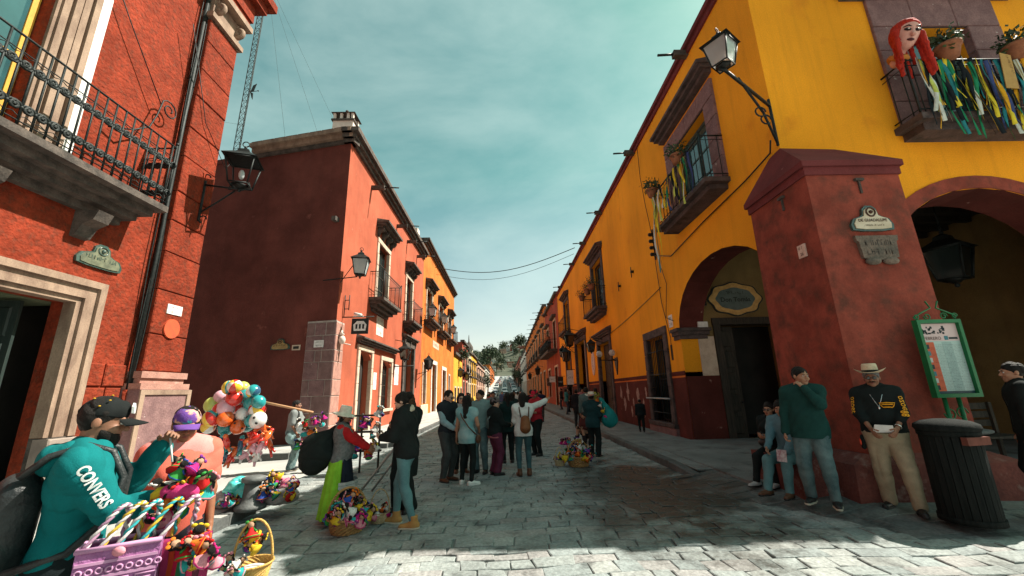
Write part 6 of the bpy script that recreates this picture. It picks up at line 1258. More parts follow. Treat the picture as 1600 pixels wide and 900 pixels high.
# ------------------------------------------------------------------ people on the right
F_ = fab
cr_paper = plain('white_paper', (.7, .7, .68), .7)
denim = M('fabric_denim', (.045, .085, .095), (.11, .17, .175), sc=5, rough=.9, bump=.3, bsc=140, fine=.15); denim_l = M('fabric_light_denim', (.10, .21, .225), (.06, .14, .155), sc=4, rough=.9, bump=.3, bsc=140, fine=.15); khaki = F_('khaki', (.34, .28, .19)); blk = F_('black', (.012, .016, .016)); dk_green = F_('dark_green', (.012, .05, .045)); navy = F_('navy', (.015, .02, .032)); blk_shoe = M('black_leather', (.012, .012, .012), (.025, .025, .025), sc=9, rough=.4); brn_shoe = M('brown_leather', (.11, .045, .022), (.07, .028, .015), sc=8, rough=.5); tan_shoe = M('tan_suede', (.42, .22, .07), (.33, .16, .05), sc=8, rough=.9); wht_shoe = M('white_canvas', (.72, .71, .68), (.6, .6, .57), sc=8, rough=.8); sole_w = plain('pale_sole', (.5, .45, .36), .8)
straw = M('straw', (.66, .54, .38), (.52, .4, .26), sc=20, rough=.8, bump=.4, bsc=90); straw_w = M('pale_straw', (.66, .60, .50), (.5, .44, .36), sc=14, rough=.85, bump=.35, bsc=90)
t, J, k = person('man in dark green sweater and jeans with hand on chin at the buttress', (4.12, 5.74, .1), -.75, 1.78, head=(.8, .02, .05), hands={'L': (.055, -.19, 1.455), 'R': (-.27, -.06, .88)}, poles={'L': (.7, -.3, -1.1), 'R': (-.5, .8, 0)}, thumbs={'L': (-.6, .3, 1)}, curl=.8, fat=.03, feet={'L': (.14, -.03), 'R': (-.13, .06)}, skin=skin_a,
    top=[('shirt', dict(mat=dk_green, hem=.82, loose=.006))], bottom=[('pants', dict(mat=denim, g=.02, z0=.98))], shoes=('shoe', blk_shoe, sole_w), res=.0065)
m = MB(); c = J['neck']; m.tube([(c+J['Ru'] @ A_(.062*math.sin(a), -.055*math.cos(a)*1.1, -.005+.012*math.cos(a)))*k for a in [2*math.pi*i/18 for i in range(18)]], .016, 6, closed=True); lp(t, m, 'collar', dk_green)
m = MB(); m.tube([(c+A_(0, -.075, -.02))*k, (c+A_(0.002, -.115, -.12))*k], .005, 5); lp(t, m, 'zip', plain('zip_metal', (.5, .5, .5), .3, 1))
hatm, J, k = person('man in white hat, black sweater and khaki trousers holding papers', (4.9, 5.46, .08), -.72, 1.75, head=(-.06, .06, 0), hands={'L': (.12, -.29, 1.0), 'R': (-.13, -.28, .99)}, poles={'L': (.9, .5, -.3), 'R': (-.9, .5, -.3)}, thumbs={'L': (0, -.2, 1), 'R': (0, -.2, 1)}, curl=.5, fat=.05, feet={'L': (.16, -.08, 0, .12), 'R': (-.11, .14, 0, -.35)}, skin=skin_b, hair=('short', hair_g), glasses=glass_dark,
    top=[('shirt', dict(mat=blk, hem=.93, sleeve=.72, loose=.012, cuff=.02))], bottom=[('pants', dict(mat=khaki, g=.024, z0=1.0, ank=.035, flare=.008, amp=.009))], shoes=('shoe', blk_shoe, blk_shoe), res=.0065)
hat(hatm, J, k, straw, .098, .185, .12, blk, .055, -.05, .07)
m = MB(); c = J['neck']; m.tube([(c+J['Ru'] @ A_(.068*math.sin(a), -.062*math.cos(a)*1.1, .0-.012*math.cos(a)))*k for a in [2*math.pi*i/18 for i in range(18)]], .012, 6, closed=True); lp(hatm, m, 'undershirt_collar', white_paint)
silver = plain('silver', (.6, .6, .58), .25, 1)
def surf_y(x, z, fat=.05): return -.155-fat*.9*max(0, 1-abs(z-1.12)/.22)+.35*x*x
m = MB(); m.tube([A_(x, y, z)*k for x, y, z in ((-.07, -.06, 1.47), (-.06, -.145, 1.4), (-.03, -.168, 1.32), (0, -.178, 1.25), (.03, -.168, 1.32), (.06, -.145, 1.4), (.07, -.06, 1.47))], .004, 5); m.ell(A_(0, -.185, 1.235)*k, (.012, .007, .02), 8, 6); m.ell(A_(.005, -.19, 1.195)*k, (.014, .006, .022), 8, 6); lp(hatm, m, 'necklace', silver)
m = MB(); rm = Matrix([list(r) for r in J['Rh']])
for s_ in (-1, 1): m.ell(J['hp'](s_*.018, -.106, -.044)*k, (.022*k, .008*k, .0075*k), 8, 5, rot=rm)
lp(hatm, m, 'moustache', hair_k)
orange_p = plain('orange_print', (.75, .32, .01), .7)
m = MB(); em = [(-.075, .028), (.0, .034), (.075, .028), (.058, -.008), (.045, -.024), (-.045, -.024), (-.058, -.008)]
m.tube([A_(.085+x, surf_y(.085+x, 1.27+z)-.012, 1.27+z)*k for x, z in em], .0065, 5, closed=True); m.tube([A_(.085+x, surf_y(.085+x, 1.27)-.014, 1.27+.012)*k for x in (-.055, -.02, .02, .055)], .008, 5); m.tube([A_(.085+x, surf_y(.085+x, 1.25)-.014, 1.25)*k for x in (-.035, .035)], .006, 5); lp(hatm, m, 'chest_emblem', orange_p)
def arm_text(t, J, k, sd, txt, size, n, r_, mat, f0=.5, sx=1, flip=1, bold=.03, seg='up'):
    rr = r_ if isinstance(r_, tuple) else (r_, r_)
    a, b = (J['sh'+sd], J['el'+sd]) if seg == 'up' else (J['el'+sd], J['wr'+sd]); d = unit(b-a); n = unit(A_(*n)-d*(A_(*n)@d)); s_ = np.cross(d, n)*flip; c = a+(b-a)*f0; m = MB()
    LL = np.linalg.norm(b-a); rf = lambda x: rr[0]+(rr[1]-rr[0])*(f0+x*sx/LL); letters(m, txt, size, lambda x, y: (c+d*x*sx+s_*y+n*math.sqrt(max(1e-6, rf(x)**2-y*y)))*k, bold=bold); return lp(t, m, 'sleeve_lettering', mat)
arm_text(hatm, J, k, 'L', 'Lozoet', .095, (.35, -1, .2), .086, orange_p, .6, 1.05, 1, bold=.012); arm_text(hatm, J, k, 'R', 'Lozoet', .095, (-.6, -.8, .2), .086, orange_p, .6, 1.05, -1, bold=.012)
arm_text(hatm, J, k, 'L', '98', .1, (.3, -1, .2), .085, orange_p, 1.12, .8, 1)
m = MB(); c = (J['handL']+J['handR'])/2; pf = lambda a, b, d: (c+A_(a, -.02-b*.45+d, .035+b*.9))*k
for q in range(3): m.hexa([pf(-.09-.01*q, -.03, .004*q), pf(.075+.01*q, -.02, .004*q), pf(.075+.01*q, -.02, .004*q+.003), pf(-.09-.01*q, -.03, .004*q+.003), pf(-.08, .06+.01*q, .004*q), pf(.09, .075, .004*q), pf(.09, .075, .004*q+.003), pf(-.08, .06+.01*q, .004*q+.003)])
pb = MB(); pb.v, pb.f, pb.m, pb.sm = m.v, m.f, m.m, m.sm
pap = pb.build('papers', cr_paper, None, local=True); pap.location = hatm.location; pap.rotation_euler = hatm.rotation_euler; tag(pap, 'folded white papers held by the man in the white hat', 'papers')
m = MB(); m.tube([(J['wrL']+unit(J['elL']-J['wrL'])*.03+A_(math.cos(a)*.001, 0, 0)+.036*(math.cos(a)*unit(np.cross(unit(J['elL']-J['wrL']), (0, 0, 1)))+math.sin(a)*unit(np.cross(unit(J['elL']-J['wrL']), np.cross(unit(J['elL']-J['wrL']), (0, 0, 1))))))*k for a in [2*math.pi*i/14 for i in range(14)]], .008, 5, closed=True); lp(hatm, m, 'watch', silver)
ph_ = Sdf(); ph_.cap((-.235, -.02, .86), (-.24, -.02, .74), .035, .035, fl=((1, 0, 0), 1.3)); o = sdf_obj('belt_pouch', ph_, .01, blk, hatm, k); m = MB(); m.ell(A_(-.265, -.05, .8)*k, (.012, .02, .04), 8, 6); lp(hatm, m, 'pouch_tag', plain('red_tag', (.6, .05, .02)), o)
# seated couple on the plinth
sw_, J, k = person('grey-haired woman in dark jacket and glasses sitting on the buttress plinth', (4.42, 7.05, .1), -1.1, 1.56, True, pel=(0, .0, .60), lean=-.02, head=(.2, .05, 0), hands={'L': (.06, -.27, .8), 'R': (-.06, -.27, .82)}, feet={'L': (.2, -.46), 'R': (-.06, -.6)}, skin=skin_a, hair=('short', hair_k), glasses=glass_dark, res=.009,
    top=[('shirt', dict(mat=F_('pale_blue', (.28, .36, .38)), hem=.9, g=.01, name='blouse')), ('shirt', dict(mat=blk, hem=.84, g=.022, open_front=.035, name='jacket'))], bottom=[('pants', dict(mat=blk, g=.014, z0=1.0))], shoes=('shoe', plain('silver_shoe', (.42, .42, .42), .3), blk_shoe))
b_ = Sdf(); b_.ell((.0, -.27, .70), (.12, .06, .075)); o = sdf_obj('handbag', b_, .012, blk_shoe, None, k); o.location = sw_.location; o.rotation_euler = sw_.rotation_euler; tag(o, 'black handbag on the lap of the seated woman', 'handbag')
sm_, J, k = person('seated person in jeans mostly hidden behind the man in green', (4.28, 6.45, .1), -1.1, 1.66, pel=(0, 0, .58), lean=.12, head=(.3, .1, 0), hands={'L': (.14, -.36, .62), 'R': (-.1, -.42, .68)}, feet={'L': (.16, -.5), 'R': (-.12, -.56)}, res=.01,
    top=[('shirt', dict(mat=F_('blue_check', (.10, .2, .24)), hem=.88))], bottom=[('pants', dict(mat=denim_l, g=.018, z0=1.0))], shoes=('shoe', brn_shoe, blk_shoe))
o = MB().box(-.06, .06, -.004, .004, -.16, .0).build('leaflet', M('leaflet_print', (.55, .5, .5), (.3, .12, .15), sc=14, rough=.5), None, local=True); o.location = (3.9, 6.08, .74); o.rotation_euler = (0, .08, -.5); tag(o, 'printed leaflet held by the seated person in jeans', 'leaflet')
# people in the arcade
t, J, k = person('person in black top leaning on the bench inside the arcade', (9.7, 9.2, .15), -1.2, 1.7, lean=.25, hands={'L': (.2, -.42, 1.0), 'R': (-.1, -.45, 1.05)}, res=.014, top=[('shirt', dict(mat=blk, sleeve=.45))], bottom=[('pants', dict(mat=F_('grey_trouser', (.16, .16, .15)), g=.025))], shoes=('shoe', blk_shoe))
t, J, k = person('dark-haired person in black at the right edge of the picture', (6.24, 4.98, .12), -2.3, 1.72, head=(.2, 0, 0), res=.009, top=[('shirt', dict(mat=F_('slate_tee', (.04, .07, .075)), g=.012, sleeve=.4, name='tee')), ('shirt', dict(mat=blk, g=.026, open_front=.05, name='jacket'))], bottom=[('pants', dict(mat=blk))], shoes=('shoe', blk_shoe), hair=('short', hair_k))
bn = T('arcade_bench', 'dark wooden slatted bench with cushions inside the arcade', 'bench', (8.6, 7.9, .15)); cush = F_('grey_cushion', (.2, .2, .19))
for i in range(4): MB().box(7.9, 9.6, 8.1-.13*i-.05, 8.1-.13*i+.05, .58, .62).build('seat_slat', wood_d, bn)
for i in range(3): MB().box(7.9, 9.6, 8.2, 8.24, .75+.16*i, .87+.16*i).build('back_slat', wood_d, bn)
for x in (7.95, 9.55):
    for y in (7.7, 8.18): MB().box(x-.03, x+.03, y-.03, y+.03, .15, 1.2 if y > 8 else .58).build('leg', wood_d, bn)
s = Sdf(); s.ell((8.7, 7.95, .68), (.5, .22, .07)); o = sdf_obj('cushion', s, .03, cush); tag(o, 'grey cushion on the arcade bench', 'cushion')
# ------------------------------------------------------------------ dolls, baskets
dcol = [('red', (.5, .02, .02)), ('magenta', (.5, .02, .16)), ('orange', (.62, .16, .02)), ('yellow', (.62, .42, .03)), ('green', (.04, .25, .05)), ('turquoise', (.03, .32, .32)), ('blue', (.03, .07, .3)), ('purple', (.18, .04, .25)), ('white', (.65, .62, .58)), ('pink', (.62, .25, .3))]
dm = [F_('doll_'+n, c) for n, c in dcol]; dskin = F_('doll_skin', (.42, .25, .16)); DP = []
for i in range(10):
    mb = MB(); mats = [dm[i], dskin, hair_k, dm[(i*3+4) % 10]]
    mb.lathe([(.001, 0), (.42, .02), (.36, .12), (.2, .34), (.13, .5), (.1, .56)], 8, mi=0); mb.ell((0, 0, .7), (.19, .18, .2), 8, 6, 1); mb.ell((0, .05, .76), (.21, .19, .19), 8, 6, 2)
    for s_ in (-1, 1): mb.tube([(s_*.16, 0, .68), (s_*.24, -.02, .5), (s_*.22, -.08, .32)], [.06, .05, .03], 5, 2); mb.ell((s_*.2, -.05, .88), (.12, .05, .09), 6, 5, 3); mb.tube([(s_*.12, 0, .5), (s_*.27, -.08, .3)], [.07, .055], 5, 3)
    mb.lathe([(.41, .05), (.43, .07), (.40, .11)], 8, mi=3, cap=False); mb.ell((0, -.02, .93), (.1, .06, .07), 6, 5, 3)
    me = mb.build('rag_doll', mats, None, local=True); DP.append(me)
DUSED = set()
def doll(i, loc, size, rot, where, kind='rag doll', name='rag_doll'):
    o = DP[i] if i not in DUSED else DP[i].copy()
    if i in DUSED: COL.objects.link(o)
    DUSED.add(i); o.location = loc; o.scale = (size,)*3; o.rotation_euler = rot; tag(o, '%s %s %s' % (dcol[i][0], kind, where), 'doll', '%s dolls %s' % (dcol[i][0], where)); return o
wick = M('wicker', (.42, .24, .09), (.24, .125, .045), sc=26, rough=.75, bump=.9, bsc=55, stretch=(1, 1, 2.5)); wick_p = M('pale_wicker', (.52, .40, .24), (.36, .26, .14), sc=26, rough=.75, bump=.9, bsc=55)
def basket(label, c, r, h, hh, mat=wick, rz=0, ky=1.0):
    t = T('wicker_basket', label, 'basket', c, rz)
    mb = MB(); n = 36; rows = 9; vs, fs = [], []
    for j in range(rows+1):
        z = h*j/rows; rr = r*(.78+.22*j/rows)
        for i in range(n): a = 2*math.pi*i/n; q = rr+r*.022*(1 if (i+j) % 2 else -1); vs.append((q*math.cos(a), q*math.sin(a)*ky, z))
    for j in range(rows):
        for i in range(n): fs.append((j*n+i, j*n+(i+1) % n, (j+1)*n+(i+1) % n, (j+1)*n+i))
    fs.append(tuple(range(n))[::-1]); mb.add(vs, fs, 0, False).build('bowl', mat, t, local=True)
    MB().tube([(r*1.02*math.cos(a), r*1.02*math.sin(a)*ky, h) for a in [2*math.pi*i/n for i in range(n)]], r*.06, 6, closed=True).build('rim', mat, t, local=True)
    MB().tube([(r*.98*math.cos(a), 0, h+hh*math.sin(a)) for a in [math.pi*i/16 for i in range(17)]], r*.065, 7).build('handle', mat, t, local=True)
    MB().lathe([(r*.9, h*.55), (r*.5, h*.75), (.01, h*.8)], 16, sy=ky).build('lining', dm[8], t, local=True)
def fill(c, r, z, n, size, where, ky=1.0, hgt=.2, seed=1):
    q = random.Random(seed)
    for i in range(n):
        a = q.uniform(0, 6.28); d = r*math.sqrt(q.uniform(0, 1))*1.08; zz = z+hgt*(1-(d/r)**2*.8)*q.uniform(.35, 1.0)
        doll(q.randrange(10), (c[0]+d*math.cos(a), c[1]+d*math.sin(a)*ky, zz), size*q.uniform(.8, 1.2), (q.uniform(-1.1, 1.1), q.uniform(-1.2, 1.2), q.uniform(-2, 2)), where)
basket('large wicker basket heaped with rag dolls on the street', (-2.02, 5.64, .01), .235, .17, .33, rz=.5); fill((-2.02, 5.64), .225, .1, 58, .155, 'heaped in the large street basket', hgt=.3)
basket('small pale wicker basket beside the large doll basket', (-1.72, 5.98, .01), .13, .12, .28, wick_p, rz=.4); fill((-1.72, 5.98), .12, .08, 7, .12, 'in the small pale street basket', hgt=.1, seed=2)
basket('wicker basket of rag dolls by the vendor on the right', (1.58, 9.62, .01), .27, .2, .34, rz=.3); fill((1.58, 9.62), .27, .14, 46, .19, 'heaped in the basket by the kerb vendor', hgt=.28, seed=3)
basket('tiny wicker basket left of the vendor basket', (1.18, 9.72, .01), .13, .12, .26, wick_p, rz=.5); fill((1.18, 9.72), .12, .08, 7, .13, 'in the tiny basket by the kerb vendor', hgt=.1, seed=4)
basket('wicker hoop basket at the bottom left corner of the picture', (-2.38, 4.28, .03), .17, .14, .36, M('honey_wicker', (.58, .36, .10), (.4, .23, .06), sc=20, rough=.7, bump=.7, bsc=60), rz=.2); fill((-2.38, 4.28), .16, .1, 12, .14, 'in the bottom left hoop basket', hgt=.3, seed=5)
# bagged toys round the bollard
plast = M('turquoise_plastic', (.05, .46, .42), (.10, .58, .52), sc=6, rough=.25, bump=.5, bsc=18, spec=.6, coat=.3); clearp = M('clear_plastic_bag', (.42, .43, .41), (.2, .12, .13), sc=5, rough=.25, bump=.6, bsc=20, spec=.6)
s = Sdf(); s.ell((-3.9, 6.42, .4), (.16, .14, .12)); s.ell((-3.82, 6.4, .32), (.13, .13, .1), k=.06); s.wr = folds(.035, 24, 6); o = sdf_obj('turquoise_bag', s, .014, plast); tag(o, 'turquoise plastic bag of toys on the left pavement', 'bag')
s = Sdf(); s.ell((-4.03, 6.42, .25), (.2, .17, .12)); s.wr = folds(.018, 20, 8); o = sdf_obj('clear_bag', s, .015, clearp); tag(o, 'crumpled clear plastic bag beside the turquoise bag', 'bag')
s = Sdf(); s.ell((-3.34, 6.52, .25), (.26, .18, .12)); s.wr = folds(.02, 20, 9); o = sdf_obj('clear_bag', s, .015, clearp); tag(o, 'clear plastic bag under the toys right of the bollard', 'bag')
fill((-3.32, 6.5), .26, .24, 26, .17, 'piled right of the bollard', hgt=.26, seed=6); fill((-3.8, 6.24), .13, .18, 8, .15, 'tucked left of the bollard', hgt=.12, seed=7)
# ------------------------------------------------------------------ group of women and vendor in the middle left
def strap(t, pts, k, mat, r=.012, name='strap'): return lp(t, MB().tube([A_(*p)*k for p in pts], r, 6), name, mat)
hw, J, k = person('small vendor woman in white hat, red sleeves and green and navy skirt', (-2.33, 6.1, .0), 1.8, 1.47, True, head=(0, .12, 0), hands={'L': (.08, -.42, 1.1), 'R': (-.1, -.44, 1.08)}, poles={'L': (.6, .6, -1), 'R': (-.6, .5, -1)}, thumbs={'L': (0, 0, 1), 'R': (0, 0, 1)}, skin=skin_b, fat=.025, res=.008, hair=('braid', hair_k),
    top=[('shirt', dict(mat=F_('red_blouse', (.42, .015, .018)), g=.012, loose=.004, name='blouse')), ('shirt', dict(mat=M('fabric_grey_knit', (.16, .165, .165), (.10, .105, .105), sc=30, rough=.95, bump=.6, bsc=120), g=.024, sleeve=0, arms=False, hem=.9, name='vest'))],
    bottom=[('skirt', dict(mat=F_('lime_green', (.22, .50, .035)), z0=1.0, z1=.08, r0=.18, r1=.36, half=(0, -.05, (0, -1, 0)), name='skirt_back')), ('skirt', dict(mat=navy, z0=1.0, z1=.16, r0=.18, r1=.33, half=(0, -.06, (0, 1, 0)), name='apron', seed=5))], shoes=('shoe', blk_shoe))
hat(hw, J, k, straw_w, .1, .2, .12, None, -.02, .1, .06, droop=.35)
lace = F_('lace', (.5, .52, .5)); m = MB()
for q in range(2):
    vs = []; n = 26
    for i in range(n+1):
        a = math.pi+math.pi*i/n; zt = .62-.05*q; rr = .305+.012*math.sin(a*11); 
        for z in (zt, zt-.045-.02*(i % 2)*q): vs.append(A_(rr*math.cos(a)*1.0, rr*.84*math.sin(a)-.03, z)*k)
    m.add(vs, [(2*i, 2*i+1, 2*i+3, 2*i+2) for i in range(n)], 0, True)
lp(hw, m, 'lace_band', lace)
m = MB(); c = J['neck']; m.tube([(c+A_(.085*math.sin(a), -.085*math.cos(a), -.01+.02*math.cos(a)))*k for a in [2*math.pi*i/18 for i in range(18)]], .035, 7, closed=True); lp(hw, m, 'shawl_collar', blk)
s = Sdf(); s.ell((-.02, .38, 1.08), (.2, .26, .30)); s.cap((0, .42, 1.05), (.0, .1, 1.42), .15, .06, k=.1); s.ell((0, .42, .92), (.17, .2, .2), k=.08); s.wr = folds(.022, 15, 3); o = sdf_obj('bundle', s, .012, F_('black_cloth', (.014, .018, .017)), None, k); o.location = hw.location; o.rotation_euler = hw.rotation_euler; tag(o, 'big black cloth bundle on the back of the small vendor woman', 'bundle')
m = MB(); c = J['handL']; m.hexa([(c+A_(x, y, z))*k for x, y, z in ((-.1, -.1, -.02), (.02, -.1, -.05), (.02, .02, -.04), (-.1, .02, -.02), (-.1, -.1, -.015), (.02, -.1, -.045), (.02, .02, -.035), (-.1, .02, -.015))]); o = m.build('paper_slip', cr_paper, None, local=True); o.location = hw.location; o.rotation_euler = hw.rotation_euler; tag(o, 'white paper slip in the hands of the small vendor woman', 'paper')
sgw, J, k = person('woman in black cardigan and teal top with sunglasses on her head', (-1.52, 6.5, .0), -.45, 1.68, True, head=(-.15, .3, 0), hands={'L': (.03, -.26, 1.22), 'R': (-.06, -.27, 1.2)}, poles={'L': (.8, .4, -1), 'R': (-.8, .4, -1)}, skin=skin_a, res=.0085, hair=('shoulder', M('brown_hair', (.04, .018, .01), (.08, .04, .02), sc=3, rough=.5, bump=.5, bsc=40, stretch=(14, 14, 1.2))),
    top=[('shirt', dict(mat=F_('teal_top', (.03, .15, .16)), g=.01, hem=.72, sleeve=0, arms=False, name='top', vneck=True)), ('shirt', dict(mat=blk, g=.024, hem=.5, open_front=.06, name='cardigan', loose=.01))], bottom=[('pants', dict(mat=blk, g=.022, flare=.05, ank=.03))], shoes=('shoe', blk_shoe))
m = MB()
for q in (-1, 1): m.ell(J['hp'](q*.04, -.06, .115)*k, (.035, .02, .024), 8, 6); m.tube([J['hp'](q*.06, -.04, .11)*k, J['hp'](q*.085, .03, .07)*k], .004, 5)
lp(sgw, m, 'sunglasses', glass_dark)
jw, J, k = person('woman in black jacket, pale scarf, light jeans and tan boots', (-1.35, 5.8, .0), -1.75, 1.69, True, lean=.08, head=(.1, .42, 0), hands={'L': (.08, -.33, 1.12), 'R': (-.05, -.33, 1.14)}, poles={'L': (.6, .7, -.8), 'R': (-.6, .7, -.8)}, feet={'L': (.1, .17, 0, .2), 'R': (-.1, -.16, 0, -.05)}, skin=skin_c, res=.0085, hair=('bun', hair_k),
    top=[('shirt', dict(mat=F_('black_wool', (.014, .017, .017)), g=.024, hem=.84, loose=.008, name='jacket'))], bottom=[('pants', dict(mat=denim_l, g=.007, amp=.003))], shoes=('boot', tan_shoe, sole_w))
m = MB(); c = J['neck']
for q in range(2): m.tube([(c+J['Ru'] @ A_((.075+.012*q)*math.sin(a), .005-(.075+.01*q)*math.cos(a), .03-.03*q+.015*math.sin(2*a+q)))*k for a in [2*math.pi*i/18 for i in range(18)]], .03, 7, closed=True)
lp(jw, m, 'scarf', F_('cream_scarf', (.5, .42, .32)))
fs = T('folding_stand', 'folded grey metal stand leaning beside the woman in black cardigan', 'stand', (-2.0, 7.6, 0)); gst = MC['grey_steel'] if 'grey_steel' in MC else steel
for a, b in (((-2.55, 7.6, .02), (-1.75, 7.3, .95)), ((-2.38, 7.75, .02), (-1.62, 7.45, .95)), ((-1.95, 7.5, .02), (-1.7, 7.4, .9)), ((-2.3, 7.5, .32), (-2.15, 7.65, .32))): MB().tube([V(*a), V(*b)], .02, 7).build('tube', gst, fs)
MB().tube([V(-1.75, 7.3, .95), V(-1.62, 7.45, .95)], .03, 7).build('grip', blk, fs)
# ------------------------------------------------------------------ balloon seller
bman, J, k = person('balloon seller in grey shirt and jeans with a pole on his shoulder', (-5.2, 10.5, -.05), 1.85, 1.62, head=(.0, .02, 0), hands={'L': (.12, -.3, 1.36), 'R': (-.24, -.1, .92)}, poles={'L': (.4, -.2, -1), 'R': (-.4, .8, -.2)}, fat=.06, skin=skin_b, res=.011, top=[('shirt', dict(mat=F_('grey_shirt', (.22, .235, .23)), sleeve=.42, hem=.86, loose=.012))], bottom=[('pants', dict(mat=M('fabric_acid_denim', (.05, .10, .11), (.2, .28, .27), sc=9, rough=.9), g=.03, flare=.02, ank=.04))], shoes=('shoe', blk_shoe, sole_w))
s = Sdf(); s.ell((-.2, .02, .82), (.1, .13, .15)); s.wr = folds(.02, 22, 5); sdf_obj('apron_bag', s, .013, F_('pale_cloth', (.25, .36, .36)), bman, k)
o = MB().tube([V(-6.35, 10.45, 1.62), V(-4.72, 10.35, 1.27)], .03, 8).build('balloon_pole', M('bare_wood', (.45, .25, .13), (.35, .18, .09), sc=4, rough=.7, stretch=(1, 8, 8)), org=(-5.5, 10.4, 1.4)); tag(o, 'bare wooden pole over the balloon seller shoulder', 'pole')
bc = [('white', (.72, .70, .68)), ('red', (.62, .03, .02)), ('yellow', (.75, .48, .04)), ('teal', (.02, .27, .28)), ('pink', (.72, .38, .45)), ('orange', (.72, .12, .02)), ('lime', (.5, .55, .12)), ('dark blue', (.03, .09, .16))]
bmats = [M('balloon_'+n, c, tuple(x*.93 for x in c), sc=3, rough=.18, spec=.6, coat=.3) for n, c in bc]; pk = plain('print_black', (.02, .02, .02), .4)
def ball(loc, r, kind, cols, rot, desc, nu=18, nv=12):
    rot = Matrix.Rotation(rot[2], 3, 'Z') @ Matrix.Rotation(rot[1], 3, 'Y') @ Matrix.Rotation(rot[0], 3, 'X'); mb = MB(); prof = [(max(1e-4, math.sin(math.pi*i/nv)), -math.cos(math.pi*i/nv)) for i in range(nv+1)]; vs, fs = [], []
    for a, z in prof:
        for q in range(nu): th = 2*math.pi*q/nu; vs.append(Vector(loc)+rot @ Vector((a*math.cos(th)*r, a*math.sin(th)*r, z*r*1.06)))
    k0 = len(mb.v); mb.v += [tuple(p) for p in vs]
    for i in range(nv):
        for q in range(nu):
            mb.f.append((i*nu+q, i*nu+(q+1) % nu, (i+1)*nu+(q+1) % nu, (i+1)*nu+q)); mb.sm.append(True)
            mb.m.append((q*6//nu) % len(cols) if kind == 'stripe' else (0 if (kind == 'plain' or not (2 < i < nv-3)) else 0))
    mats = [bmats[c] for c in cols]
    if kind == 'dots':
        mats.append(pk)
        for q in range(5):
            a, b = q*1.4+.3, (-.5, .5, .1, .7, -.1)[q]; d = rot @ Vector((math.cos(a)*math.cos(b), math.sin(a)*math.cos(b), math.sin(b))); mb.ell(Vector(loc)+d*r*.985, r*.17, 8, 6, len(mats)-1)
    if kind == 'print':
        mats += [bmats[1], bmats[3]]
        for q in range(7):
            a, b = q*.95, random.uniform(-.7, .7); d = rot @ Vector((math.cos(a)*math.cos(b), math.sin(a)*math.cos(b), math.sin(b))); e = d.orthogonal().normalized(); f = d.cross(e); P = Vector(loc)
            mb.tube([P+(d+e*x+f*y).normalized()*r*1.01 for x, y in ((-.25, -.1), (0, .12), (.22, .0), (.3, .2))], r*.045, 5, len(cols)+q % 2)
    kn = rot @ Vector((0, 0, -1.06*r)); mb.tube([Vector(loc)+kn*.97, Vector(loc)+kn*1.08], [r*.04, r*.07], 6)
    o = mb.build('balloon', mats, org=loc); tag(o, desc, 'balloon', 'balloons in the seller bunch'); return o
q = random.Random(11); spots = []
grid = [(-6.95, 1.39, 'stripe', [0, 1, 2], 'red, white and yellow beach-ball balloon on the left of the bunch'), (-6.84, 1.91, 'stripe', [3, 0, 2], 'teal, white and yellow striped balloon at the top left of the bunch'), (-6.61, 1.93, 'stripe', [1, 2, 0], 'red and yellow striped balloon at the top of the bunch'), (-6.70, 1.91, 'plain', [6], 'lime balloon at the top of the bunch'), (-6.24, 1.81, 'stripe', [3, 7, 2, 0], 'teal, blue and gold striped balloon at the top right of the bunch'), (-7.21, 1.70, 'plain', [4], 'plain pink balloon at the upper left of the bunch'),
        (-6.65, 1.66, 'dots', [1], 'red balloon with black spots near the top of the bunch'), (-6.61, 1.71, 'plain', [3], 'plain teal balloon at the upper middle of the bunch'), (-6.31, 1.53, 'plain', [3], 'glossy dark teal balloon right of the middle'), (-6.02, 1.55, 'plain', [3], 'small teal balloon at the right edge of the bunch'), (-6.82, 1.42, 'print', [4], 'pink printed balloon left of the middle of the bunch'), (-6.46, 1.26, 'print', [0], 'white printed balloon in the middle of the bunch'), (-6.09, 1.37, 'stripe', [2, 1, 0], 'yellow, red and white striped balloon on the right of the bunch'),
        (-7.19, 1.24, 'plain', [6], 'mustard balloon at the left of the bunch'), (-7.05, 1.20, 'stripe', [0, 2, 1, 3], 'four-colour striped balloon at the lower left of the bunch'), (-6.74, 1.18, 'dots', [5], 'orange balloon with black spots in the middle of the bunch'), (-6.15, 1.12, 'dots', [3], 'teal balloon with black spots at the lower right of the bunch'), (-5.98, 1.13, 'dots', [0], 'white balloon with black spots at the lower right edge'), (-7.21, 1.00, 'stripe', [0, 5, 2], 'white, orange and gold striped balloon at the lower left edge'), (-6.82, 0.95, 'print', [3], 'printed teal balloon at the bottom left of the bunch'), (-6.49, 0.98, 'dots', [5], 'large orange ladybird balloon at the bottom of the bunch'), (-7.39, 1.50, 'plain', [6], 'lime balloon peeking out on the left of the bunch'), (-6.84, 1.44, 'plain', [1], 'plain red balloon deep inside the bunch'), (-6.46, 1.00, 'plain', [3], 'plain teal balloon low inside the bunch')]
for i, (x, y, kd, cs, ds) in enumerate(grid):
    dep = 10.35+(.32 if i in (3, 5, 21, 22, 23, 7) else q.uniform(-.16, .14)); ball(V(x, dep, y), q.uniform(.155, .195), kd, cs, (q.uniform(-1, 1), q.uniform(-1.2, 1.2), q.uniform(0, 6)), ds)
